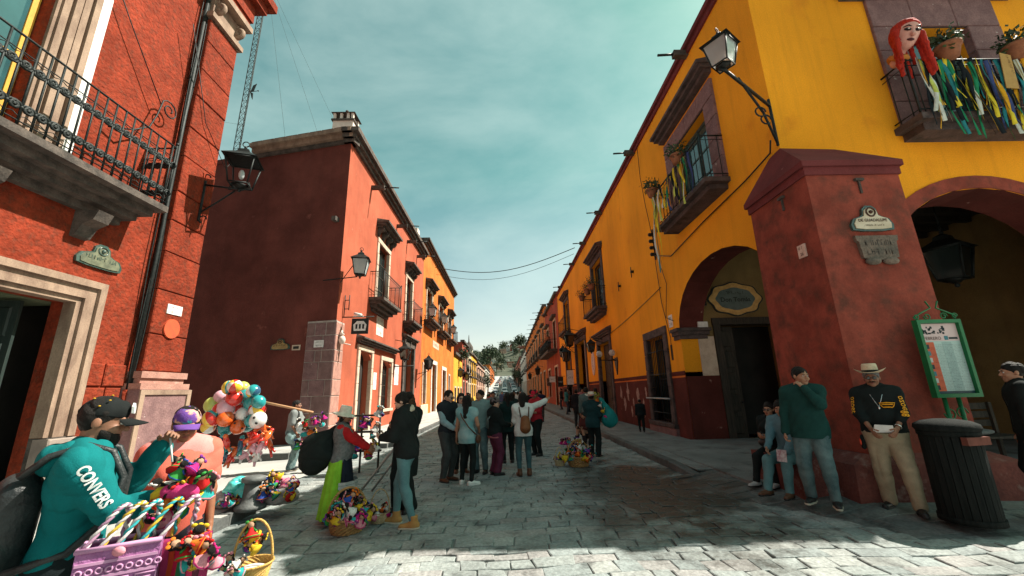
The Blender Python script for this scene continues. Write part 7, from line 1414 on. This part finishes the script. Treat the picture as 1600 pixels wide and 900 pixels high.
# inflatable toys under the bunch
def toy(loc, L, r, ci, rot, desc, name='inflatable_toy'):
    rm_ = Matrix.Rotation(rot[2], 3, 'Z') @ Matrix.Rotation(rot[1], 3, 'Y') @ Matrix.Rotation(rot[0], 3, 'X'); c = Vector(loc); f = lambda x, y, z: c+rm_ @ Vector((x, y, z))
    mb = MB(); mb.tube([f(0, 0, -L/2), f(0, 0, -L*.4), f(0, 0, 0), f(0, 0, L*.35), f(0, 0, L/2)], [r*.3, r*.8, r, r*.8, r*.2], 10, 0); mb.ell(f(0, 0, L*.5), r*.8, 8, 6, 1)
    for s_ in (-1, 1): mb.tube([f(s_*r*.5, 0, L*.2), f(s_*r*2.2, 0, L*.05)], [r*.45, r*.3], 7, 0); mb.tube([f(s_*r*.5, 0, -L*.4), f(s_*r*1.4, 0, -L*.75)], [r*.5, r*.35], 7, 1)
    o = mb.build(name, [bmats[ci], bmats[(ci+4) % 8]], org=loc); tag(o, desc, 'inflatable toy', 'inflatable toys under the balloons'); return o
TY = [(-6.81, 0.66, 7, .45, .4), (-6.68, 0.52, 3, .5, -.5), (-6.58, 0.66, 1, .4, .2), (-6.44, 0.44, 5, .4, .6), (-6.34, 0.58, 7, .45, -.3), (-6.56, 0.30, 1, .4, .1), (-6.16, 0.67, 5, .35, 1.2), (-5.99, 0.50, 4, .4, -.8), (-5.91, 0.71, 1, .45, 1.0), (-5.78, 0.52, 4, .4, .3), (-5.93, 0.28, 0, .3, .5), (-5.89, 0.90, 5, .4, -.2), (-5.71, 0.63, 5, .7, -.8), (-5.63, 0.78, 5, .4, .7), (-6.07, 0.43, 1, .35, .2), (-6.24, 0.33, 4, .3, .9), (-6.89, 0.52, 3, .4, .6), (-6.07, 0.79, 1, .3, .3)]
tn = ['white', 'red', 'yellow', 'teal', 'pink', 'orange', 'lime', 'dark blue']
for i, (x, y, c, L, a) in enumerate(TY): toy(V(x, 10.3+q.uniform(-.15, .15), y), L*.75, .07, c, (q.uniform(-.4, .4), a, q.uniform(-1, 1)), '%s inflatable toy hanging under the balloons' % tn[c] if [t_[2] for t_ in TY].count(c) > 1 else 'single %s inflatable toy hanging under the balloons' % tn[c])
for i in range(16):
    p = V(q.uniform(-4.92, -4.25), 10.20+q.uniform(-.15, .15), q.uniform(0.40, 1.12)); doll(q.randrange(10), p, q.uniform(.16, .24), (q.uniform(-1, 1), q.uniform(-1, 1), q.uniform(0, 6)), 'hanging in front of the balloon seller', 'toy')
for i in range(5):
    p = V(-4.69+.1*i, 10.1, 0.49); m = MB(); m.tube([p, p+V(.03, 0, -.25), p+V(-.02, 0, -.55-.06*i)], .022, 5); o = m.build('yellow_streamer', RC[7 if i % 2 else 0], org=p); tag(o, '%s streamer hanging from the toys of the balloon seller' % ('orange' if i % 2 else 'yellow'), 'streamer', '%s streamers of the balloon seller' % ('orange' if i % 2 else 'yellow'))
ts = T('toy_stand', 'crowded toy stand behind the small vendor woman', 'toy stand', (-3.3, 9.6, 0))
for x in (-3.75, -3.25, -2.85): MB().tube([V(x, 9.6, 0), V(x, 9.6, 1.25)], .025, 6).build('post', wood_d, ts)
for z in (.45, .85, 1.2): MB().box(-3.8, -2.8, 9.55, 9.65, z-.02, z+.02).build('rack', wood_d, ts)
for i in range(34): p = (q.uniform(-3.75, -2.8), 9.5+q.uniform(-.1, .05), q.uniform(.3, 1.2)); doll(q.randrange(10), p, q.uniform(.17, .26), (q.uniform(-.6, .6), q.uniform(-.6, .6), q.uniform(-1, 1)), 'on the toy stand behind the vendor woman', 'toy')
# ------------------------------------------------------------------ the group in the street
vm, J, k = person('man in dark vest over pale blue shirt with hands clasped', (-1.18, 8.46, 0), .95, 1.71, head=(.1, .3, 0), hands={'L': (.06, -.22, 1.02), 'R': (-.06, -.22, 1.0)}, glasses=glass_dark, skin=skin_c, res=.011, top=[('shirt', dict(mat=F_('pale_blue_shirt', (.26, .38, .42)), g=.012, hem=.86)), ('shirt', dict(mat=F_('charcoal_vest', (.02, .024, .03)), g=.03, arms=False, hem=.9, name='vest'))], bottom=[('pants', dict(mat=F_('grey_jeans', (.05, .055, .055)), g=.02))], shoes=('shoe', brn_shoe, blk_shoe))
person('woman with sunglasses half hidden behind the man in the vest', (-1.0, 9.3, 0), .3, 1.64, True, glasses=glass_dark, skin=skin_c, res=.013, hair=('long', None), top=[('shirt', dict(mat=F_('pale_grey', (.3, .32, .32))))], bottom=[('pants', dict(mat=blk))], shoes=('shoe', brn_shoe))
lw, J, k = person('woman with long black hair in sleeveless teal top and white sneakers', (-.76, 8.16, 0), math.pi-.25, 1.6, True, skin=skin_a, res=.0105, hair=('long', None), hands={'R': (-.2, -.2, 1.02)}, feet={'L': (.11, 0), 'R': (-.13, .1, 0, -.9)}, top=[('shirt', dict(mat=M('fabric_tie_dye', (.13, .30, .32), (.3, .42, .42), sc=4, rough=.9, bump=.2, bsc=100), sleeve=.08, hem=.78, g=.012))], bottom=[('pants', dict(mat=blk, g=.006, amp=.003))], shoes=('shoe', wht_shoe, wht_shoe))
strap(lw, ((.15, .05, 1.45), (.05, .17, 1.3), (-.1, .16, 1.1), (-.22, .05, .95)), k, brn_shoe); s = Sdf(); s.ell((-.24, -.02, .86), (.05, .1, .09)); sdf_obj('shoulder_bag', s, .012, brn_shoe, lw, k)
person('young man in grey-green hoodie facing the camera', (-.56, 9.2, 0), -.35, 1.70, head=(-.3, .05, 0), skin=skin_a, res=.012, top=[('shirt', dict(mat=F_('hoodie', (.16, .25, .25)), loose=.012))], bottom=[('pants', dict(mat=denim, g=.02))], shoes=('shoe', blk_shoe))
mw_, J, k = person('older woman in black jacket, grey cap and maroon trousers', (-.25, 8.92, 0), 2.05, 1.52, True, head=(-.35, .05, 0), hands={'R': (-.1, -.34, 1.1), 'L': (.05, -.36, 1.1)}, skin=skin_c, fat=.02, res=.0115, top=[('shirt', dict(mat=F_('rose_hem', (.42, .13, .14)), hem=.83, g=.012, name='blouse')), ('shirt', dict(mat=blk, hem=.88, g=.024, loose=.008, name='jacket'))], bottom=[('pants', dict(mat=F_('maroon', (.115, .025, .05)), g=.026, flare=.02))], shoes=('shoe', blk_shoe))
ballcap(mw_, J, k, F_('mauve_grey', (.12, .095, .095)), res=.011); strap(mw_, ((-.14, .05, 1.45), (.0, .19, 1.25), (.16, .15, 1.05)), k, F_('bag_strap', (.2, .25, .25)), .014)
person('woman with long dark hair and dark green coat walking away', (.02, 10.3, 0), math.pi+.2, 1.63, True, res=.013, hair=('long', None), top=[('shirt', dict(mat=F_('bottle_green', (.01, .026, .025)), hem=.75, loose=.01))], bottom=[('pants', dict(mat=blk))], shoes=('shoe', blk_shoe))
pw, J, k = person('woman in white blouse with brown backpack pointing up the street', (.34, 8.72, 0), math.pi+.1, 1.62, True, head=(-.35, 0, 0), hands={'R': (-.60, -.3, 1.56), 'L': (.12, -.28, 1.05)}, poles={'R': (0, .5, -1)}, curl=.25, skin=skin_a, res=.0105, hair=('shoulder', None), top=[('shirt', dict(mat=F_('white_blouse', (.62, .63, .61)), hem=.82, loose=.012, cuff=.035, sleeve=.96))], bottom=[('pants', dict(mat=M('fabric_dark_denim', (.02, .06, .07), (.05, .1, .11), sc=5, rough=.9), g=.008, amp=.003, ank=.13))], shoes=('boot', brn_shoe, blk_shoe))
s = Sdf(); s.cap((-.02, .19, 1.16), (-.02, .19, 1.0), .1, .12, k=.04, fl=((0, 1, 0), 1.5)); s.ell((-.02, .245, .99), (.075, .04, .06), k=.02); o = sdf_obj('backpack', s, .01, M('brown_suede_bag', (.20, .075, .025), (.13, .045, .016), sc=6, rough=.6, bump=.3, bsc=40), pw, k); strap(pw, ((.07, .15, 1.22), (.1, .13, 1.42), (.09, 0, 1.48)), k, brn_shoe); strap(pw, ((-.1, .15, 1.22), (-.12, .13, 1.42), (-.11, 0, 1.48)), k, brn_shoe)
rc, J, k = person('man in red cap and red shirt looking down with a bag', (.8, 11.3, 0), -.9, 1.68, head=(0, .3, 0), hands={'L': (.05, -.28, 1.12), 'R': (-.15, -.28, 1.08)}, skin=skin_b, res=.014, top=[('shirt', dict(mat=F_('red_tee', (.34, .02, .03)), sleeve=.45, loose=.012))], bottom=[('pants', dict(mat=blk, g=.02))], shoes=('shoe', blk_shoe)); ballcap(rc, J, k, F_('red_cap', (.55, .02, .05)), res=.013)
s = Sdf(); s.ell((-.12, -.26, 1.05), (.12, .09, .14)); o = sdf_obj('red_bag', s, .014, F_('crimson_bag', (.36, .015, .03)), rc, k)
vh, J, k = person('kerb vendor in white hat and dark jacket seen from behind', (2.18, 10.72, 0), 2.5, 1.56, head=(.1, .2, 0), skin=skin_b, res=.0125, hands={'L': (.15, -.3, 1.1), 'R': (-.16, -.25, 1.05)}, top=[('shirt', dict(mat=F_('dark_teal_jacket', (.012, .04, .045)), hem=.8, loose=.02))], bottom=[('pants', dict(mat=blk, g=.02, flare=.02))], shoes=('shoe', blk_shoe, sole_w)); hat(vh, J, k, straw_w, .1, .19, .11, F_('hat_red', (.4, .05, .03)), .05, -.25, .06)
s = Sdf(); s.ell((2.6, 10.62, .9), (.2, .17, .2)); s.cap((2.6, 10.6, 1.05), (2.4, 10.62, 1.4), .12, .03, k=.08); s.wr = folds(.014, 22, 5); o = sdf_obj('teal_sack', s, .015, F_('teal_sack', (.01, .19, .19), .5)); tag(o, 'big teal sack slung on the kerb vendor', 'sack')
for i in range(4): p = V(2.28+.06*i, 10.5, 1.35-.13*i); doll((2, 8, 3, 1)[i], p, .13, (.3, .4*i, 1), 'slung over the kerb vendor', 'toy')
person('man in grey-green shirt seen from behind by the kerb', (2.75, 14.3, 0), math.pi-.3, 1.72, res=.016, top=[('shirt', dict(mat=F_('sage_shirt', (.09, .13, .125)), loose=.01))], bottom=[('pants', dict(mat=blk))], shoes=('shoe', blk_shoe))
kv, J, k = person('vendor sitting on the kerb in a dark red shawl', (2.55, 13.6, 0), -.9, 1.5, True, pel=(0, .05, .32), lean=.2, head=(0, .2, 0), feet={'L': (.2, -.35), 'R': (-.1, -.45)}, hands={'L': (.15, -.35, .55), 'R': (-.12, -.36, .55)}, res=.016, hair=('braid', None), top=[('shirt', dict(mat=F_('oxblood_shawl', (.07, .02, .018)), hem=.88, loose=.03))], bottom=[('pants', dict(mat=F_('dark_skirt', (.02, .018, .02)), g=.035))], shoes=('shoe', blk_shoe))
for i in range(10): doll(q.randrange(10), (1.95+q.uniform(-.3, .35), 13.4+q.uniform(-.3, .3), .02), q.uniform(.17, .22), (q.uniform(-.3, .3), q.uniform(-.3, .3), q.uniform(0, 6)), 'laid out before the vendor sitting on the kerb')
person('small child in dark jacket walking along the yellow wall', (4.82, 15.1, .13), math.pi-.2, 1.12, res=.013, feet={'L': (.09, -.12), 'R': (-.09, .16)}, top=[('shirt', dict(mat=F_('child_jacket', (.015, .02, .022)), loose=.015))], bottom=[('pants', dict(mat=blk, g=.016))], shoes=('shoe', blk_shoe))
# further people down the street
FAR = [((3.9, 21.5, .13), .6, 1.6, True, 'girl in pink top beside the yellow wall', (.42, .16, .16), (.07, .12, .14)), ((4.3, 20.0, .13), -2.5, 1.58, True, 'person in lime green top on the right pavement', (.35, .4, .08), (.02, .02, .02)), ((3.2, 19.0, 0), 2.6, 1.66, False, 'dark-haired person in black standing near the kerb', (.015, .015, .018), (.03, .03, .03)), ((.2, 14.0, 0), 3.0, 1.62, True, 'woman in dark coat in the middle of the far crowd', (.012, .02, .02), (.02, .02, .02)), ((-.5, 16.0, 0), 0.2, 1.66, False, 'person in grey jacket walking towards the camera', (.14, .15, .15), (.03, .035, .05)),
       ((1.0, 16.5, 0), 2.8, 1.7, False, 'tall person in black walking away behind the red cap', (.012, .012, .014), (.04, .045, .05)), ((-1.7, 19, 0), .1, 1.64, True, 'woman in ochre sweater in the distance on the left', (.35, .2, .06), (.02, .02, .025)), ((.4, 21, 0), 0, 1.68, False, 'person in white shirt far down the street', (.55, .55, .53), (.03, .035, .05)), ((1.9, 23, 0), 3.1, 1.66, False, 'person in navy far down the street on the right', (.015, .02, .05), (.05, .05, .05)), ((-.9, 25, 0), 0, 1.6, True, 'woman in red top far down the street', (.35, .04, .03), (.03, .03, .04)),
       ((3.9, 27, .13), 1.4, 1.6, True, 'person in teal top looking at the shop goods', (.04, .2, .2), (.05, .06, .08)), ((4.4, 29.5, .13), -1.2, 1.66, False, 'person in dark brown by the wide shop door', (.06, .04, .03), (.02, .02, .02)), ((-2.6, 28, 0), .2, 1.66, False, 'person in black on the left far down the street', (.014, .014, .016), (.03, .03, .03)), ((.9, 32, 0), 3.1, 1.65, True, 'person in cream top in the farthest crowd', (.5, .45, .36), (.05, .05, .07)), ((-.3, 34, 0), 0, 1.68, False, 'person in blue shirt in the farthest crowd', (.06, .1, .2), (.03, .03, .03)), ((2.6, 36, 0), .3, 1.62, True, 'person in orange top in the farthest crowd', (.45, .16, .05), (.03, .03, .05)), ((-1.6, 40, 0), 0, 1.68, False, 'person in dark green in the farthest crowd', (.02, .06, .04), (.03, .03, .03)), ((1.5, 44, 0), 0, 1.68, False, 'person in grey hood in the farthest crowd', (.2, .2, .2), (.03, .03, .03)), ((4.5, 34, .13), -1.5, 1.66, False, 'person in black leaning near the farthest yellow door', (.015, .015, .015), (.05, .05, .06))]
for i, (loc, fc, h, fem, lb, c1, c2) in enumerate(FAR): person(lb, loc, fc, h, fem, res=.017 if loc[1] < 22 else .024, facial=False, hair=('long' if fem else 'short', None), feet={'L': (.1, -.12*(i % 2)), 'R': (-.1, .14*(i % 2))}, skin=(skin_a, skin_b, skin_c)[i % 3], top=[('shirt', dict(mat=F_('far_top_%d' % i, c1), loose=.012, g=.02))], bottom=[('pants', dict(mat=F_('far_trousers_%d' % i, c2), g=.018))], shoes=('shoe', blk_shoe))
# ------------------------------------------------------------------ foreground: man in teal hoodie and woman in pink
teal = F_('teal_hoodie', (.004, .13, .135), k=.85)
tm, J, k = person('man in teal hoodie and black cap with a backpack in the left foreground', (-2.2, 2.3, .0), 2.2, 1.67, lean=.02, head=(-.05, .16, 0), hands={'R': (-.16, -.40, 1.18), 'L': (.19, -.30, 1.43)}, poles={'R': (-.3, .5, -1), 'L': (.5, .1, -1)}, thumbs={'R': (0, 0, 1), 'L': (-.4, .4, 1)}, curl=.8, fat=.0, skin=skin_b, beard=True, res=.0062, hair=('short', hair_k), top=[('shirt', dict(mat=teal, g=.016, loose=.004, hem=.86, amp=.014))], bottom=[('pants', dict(mat=F_('dark_jeans', (.012, .018, .02)), g=.02))], shoes=('shoe', blk_shoe))
bc_ = ballcap(tm, J, k, F_('black_cap', (.012, .014, .014)), res=.006); hp = J['hp']; wl = F_('white_embroidery', (.6, .62, .6))
m = MB(); m.prism([(-.022, -.026), (.022, -.026), (.026, .01), (.0, .03), (-.026, .01)], lambda a, b, d: hp(a-.02, -.1015-.012*d+.22*b, .09+b)*k, 0, 1); lp(tm, m, 'cap_badge', wl, bc_); m = MB()
for x, y, z in ((-.07, .0, .12), (-.085, .03, .085), (.0, .01, .146), (-.05, .07, .12)): m.ell(hp(x, y, z)*k, (.006, .006, .004), 8, 5)
lp(tm, m, 'cap_eyelets', F_('gold_eyelet', (.5, .3, .03)), bc_)
s = Sdf(); c = J['neck']; s.cap(c+A_(-.07, .05, -.01), c+A_(.07, .05, -.01), .055, k=.03); s.cap(c+A_(-.08, .04, -.01), c+A_(-.05, -.06, -.04), .04, .025, k=.03); s.cap(c+A_(.08, .04, -.01), c+A_(.05, -.06, -.04), .04, .025, k=.03); s.ell(c+A_(0, .12, -.05), (.11, .06, .08), k=.05); s.wr = folds(.006, 30, 9); sdf_obj('hood', s, .007, teal, tm, k)
arm_text(tm, J, k, 'R', 'CONVERS', .072, (-1, -.12, .1), (.107, .083), wl, .5, .72, -1, bold=.03)
U_ = J['up']; s = Sdf(); s.cap(U_(0, .23, 1.26), U_(0, .25, .95), .115, .135, k=.06, fl=(J['Ru'][:, 1], 1.2)); s.ell(U_(0, .34, 1.0), (.09, .07, .13), k=.04); s.cap(U_(-.1, .25, 1.0), U_(-.11, .25, .88), .055, k=.04); s.wr = folds(.008, 18, 7); bp = sdf_obj('backpack', s, .008, M('black_nylon', (.012, .014, .015), (.035, .04, .04), sc=5, rough=.45, bump=.3, bsc=60), None, k); bp.location = tm.location; bp.rotation_euler = tm.rotation_euler; tag(bp, 'black nylon backpack worn by the man in teal hoodie', 'backpack')
for q_ in (-1, 1):
    m = MB(); P = [(q_*.11, .22, 1.36), (q_*.125, .13, 1.455), (q_*.125, .0, 1.5), (q_*.12, -.1, 1.46), (q_*.125, -.165, 1.33), (q_*.15, -.16, 1.15), (q_*.185, -.02, 1.0), (q_*.16, .18, .95)]
    pts = [J['up'](*p) for p in P]; m.tube([p*k for p in pts], .018, 6); m.build('shoulder_strap', MC['black_nylon'], bp, local=True)
m = MB(); m.tube([U_(.0, .4, 1.05)*k, U_(-.07, .39, 1.03)*k, U_(-.09, .36, .95)*k], .006, 5); m.build('zip', silver, bp, local=True)
sk = MB(); a = J['handL']; sk.tube([a*k, (a+A_(-.03, -.03, -.14))*k], .006, 5); o = sk.build('lollipop_stick', cr_paper, None, local=True); o.location = tm.location; o.rotation_euler = tm.rotation_euler; tag(o, 'thin stick held up by the man in teal hoodie', 'stick')
pk_, J2, k2 = person('woman in coral pink tee and purple cap holding dolls in the left foreground', (-2.24, 3.0, .0), .7, 1.6, True, head=(.0, .22, .0), hands={'L': (.24, -.06, .84), 'R': (-.05, -.3, 1.12)}, poles={'R': (-.7, .3, -1), 'L': (.5, .5, 0)}, skin=SK('warm_brown', (.26, .105, .055)), fat=.03, res=.0062, hair=('bun', hair_k), top=[('shirt', dict(mat=F_('coral_tee', (.66, .13, .09)), g=.018, sleeve=.3, loose=.006, name='tee'))], bottom=[('pants', dict(mat=F_('dark_trousers', (.02, .02, .025)), g=.02))], shoes=('shoe', blk_shoe))
ballcap(pk_, J2, k2, M('fabric_purple_print', (.13, .05, .26), (.55, .3, .22), sc=11, rough=.9, bump=.2, bsc=100, lo=.5, hi=.56, c3=(.04, .25, .3), sc3=13, th3=(.6, .63)), F_('purple', (.14, .06, .27)), .006)
s = Sdf(); s.cap(J2['up'](-.1, 0, 1.40), J2['up'](.1, 0, 1.40), .125, k=.03, fl=(J2['Ru'][:, 1], 1.05)); s.cap(J2['neck'], J2['shL'], .085, .09, k=.04); s.cap(J2['neck'], J2['shR'], .085, .09, k=.04); s.cut(J2['up'](0, 0, 1.36), (0, 0, -1)); s.cap(J2['neck']-A_(0, 0, .02), J2['hp'](0, 0, -.05), .062, k=.006, sub=True); sdf_obj('pale_yoke', s, .008, F_('pale_pink_yoke', (.66, .24, .22)), pk_, k2)
strap(pk_, ((-.1, -.02, 1.47), (-.02, -.17, 1.36), (.09, -.2, 1.22), (.17, -.12, 1.08)), k2, blk, .017)
# woven bags, textiles and dolls carried between them
pl_m = M('purple_raffia', (.34, .13, .30), (.24, .08, .21), sc=18, rough=.6, bump=.6, bsc=70); brd = [F_('braid_white', (.6, .55, .55)), F_('braid_yellow', (.62, .4, .05)), F_('braid_teal', (.04, .33, .36)), F_('braid_mauve', (.36, .2, .3))]
bg_ = T('woven_bag', 'purple woven raffia bag with braided handles in the left foreground', 'bag', (-1.695, 1.944, 0.668)); FB2 = Fr((-1.842, 1.966, 0.623), (.85, .53, 0), (.53, -.85, 0)); W2, H2 = .28, .4
MB().add([FB2.p(u, v, d) for v, e in ((0, 0), (H2, 0)) for u, d in ((0, .0), (W2, 0), (W2, -.13), (0, -.13))], [(3, 2, 1, 0), (0, 1, 5, 4), (1, 2, 6, 5), (2, 3, 7, 6), (3, 0, 4, 7)]).build('body', pl_m, bg_)
for i in range(9): MB().tube([FB2.p(.02+i*.0325+.011*math.cos(a), H2-.085+.011*math.sin(a), .004) for a in [2*math.pi*j/10 for j in range(10)]], .004, 5, closed=True).build('ring_motif', M('raffia_light', (.5, .26, .42), (.4, .2, .34), sc=12), bg_)
for v in (H2-.06, H2-.115, H2-.2): MB().fbox(FB2, .004, W2-.004, v, v+.012, .0, .005).build('band', MC['raffia_light'], bg_)
for i in range(3):
    m = MB(); c = .055+i*.095
    for s_ in (0, .016): m.tube([FB2.p(c-.035+s_, H2-.19+s_, .004), FB2.p(c+.035-s_, H2-.19+s_, .004), FB2.p(c+.035-s_, H2-.125-s_, .004), FB2.p(c-.035+s_, H2-.125-s_, .004)], .004, 5, closed=True)
    m.build('square_motif', MC['raffia_light'], bg_)
MB().tube([FB2.p(u, H2, d) for u, d in ((0, 0), (W2, 0), (W2, -.13), (0, -.13))], .012, 6, closed=True).build('rim', MC['raffia_light'], bg_); MB().ell(FB2.p(.14, H2-.02, .01), (.03, .015, .02), 8, 6).build('bow', dm[9], bg_)
def braid(p0, top, p1, mats, name='handle'):
    base = []; n = 34
    for i in range(n+1):
        t_ = i/n; a = Vector(p0)*(1-t_)**2+Vector(top)*2*t_*(1-t_)*1.0+Vector(p1)*t_**2; base.append(a)
    for q_ in range(2): MB().tube([b+Vector((math.cos(i*1.25+q_*math.pi)*.008, math.sin(i*1.25+q_*math.pi)*.008, math.sin(i*1.25+q_*math.pi)*.003)) for i, b in enumerate(base)], .0068, 6).build(name, mats[q_], bg_)
for i, (mm, u) in enumerate((((0, 3), .02), ((1, 0), .075), ((2, 0), .13), ((1, 2), .21), ((3, 0), .275))): braid(FB2.p(u, H2, -.01), FB2.p(u+.16, H2+.32, -.06), FB2.p(u+.10, H2-.02, -.12), [brd[mm[0]], brd[mm[1]]])
tx = T('striped_textiles', 'bundle of striped woven cloths hanging beside the purple bag', 'textiles', (-1.605, 2.203, 0.691)); scol = [(.45, .06, .02), (.02, .18, .2), (.3, .03, .1), (.03, .16, .06), (.12, .03, .05), (.52, .02, .06), (.6, .04, .12)]
FT = Fr((-1.808, 2.147, 0.578), (.97, .24, 0), (.24, -.97, 0))
for i in range(14):
    m = MB(); vs = []; n = 10; u = i*.026
    for j in range(n+1):
        v = .45-.45*j/n; 
        for s_ in (0, 1): vs.append(FT.p(u+s_*.0275, v+.02*math.sin(u*22)-.03*(j == 0), .03*math.sin((u+s_*.0275)*26)+.006*math.sin(j*1.3+i)))
    k0 = len(vs); vs += [Vector(p)-FT.N*.006 for p in vs]; fs_ = []
    for j in range(n): fs_ += [(2*j, 2*j+1, 2*j+3, 2*j+2), (k0+2*j, k0+2*j+2, k0+2*j+3, k0+2*j+1)]
    fs_.append((0, k0, k0+1, 1)); m.add(vs, fs_, 0, True).build('stripe', F_('cloth_%d' % (i*5 % 7), scol[i*5 % 7] if i < 9 else scol[5+i % 2]), tx)
def clothfold(label, pts, r, mat, seed):
    s = Sdf()
    for a, b in zip(pts, pts[1:]): s.cap(a, b, r, r*.9, k=.03)
    s.wr = folds(.016, 40, seed); o = sdf_obj('folded_cloth', s, .008, mat); tag(o, label, 'cloth')
clothfold('magenta cloth folded on top of the textiles', [(-1.70, 2.22, 1.2), (-1.6, 2.25, 1.19)], .028, F_('magenta_cloth', (.5, .04, .16)), 5)
q = random.Random(21)
for i in range(20): p = V(q.uniform(-1.75, -1.59), 2.28+q.uniform(-.06, .08), q.uniform(1.06, 1.29)); doll(q.choice((0, 1, 2, 3, 4, 5, 9, 8)), p, q.uniform(.09, .13), (q.uniform(-1.3, 1.3), q.uniform(-1.3, 1.3), q.uniform(0, 6)), 'held in front of the woman in pink', 'yarn doll')
for i in range(16): p = V(q.uniform(-1.56, -1.43), 2.20+q.uniform(-.06, .06), q.uniform(0.84, 0.98)); doll(q.choice((0, 3, 5, 9, 2, 6, 8)), p, q.uniform(.08, .12), (q.uniform(-1.3, 1.3), q.uniform(-1.3, 1.3), q.uniform(0, 6)), 'hanging right of the striped cloths', 'yarn doll')
# ------------------------------------------------------------------ labels that single things out by their place in a row
ORD = ['leftmost', 'second from left', 'third from left', 'fourth from left', 'fifth from left', 'sixth from left', 'seventh from left', 'eighth from left', 'ninth from left', 'tenth from left', 'eleventh from left', 'twelfth from left', 'thirteenth from left', 'fourteenth from left']
by = {}
for o in COL.objects:
    if o.parent is None and 'label' in o: by.setdefault(o['label'], []).append(o)
def sx_(o): d = o.location-cam.location; return d.dot(r2)/max(.1, d.dot(fw))
for lb, L_ in by.items():
    if len(L_) < 2: continue
    L_.sort(key=sx_)
    if len(L_) > 14:
        n = len(L_); parts_ = -(-n//13)
        if n > 40: continue
    for i, o in enumerate(L_):
        s_ = ORD[i] if i < 14 else ('%dth from left' % (i+1)); w = lb.split(); o['label'] = ' '.join((w+[s_])[:]) if len(w) <= 13 else ' '.join(w[:13]+[s_])
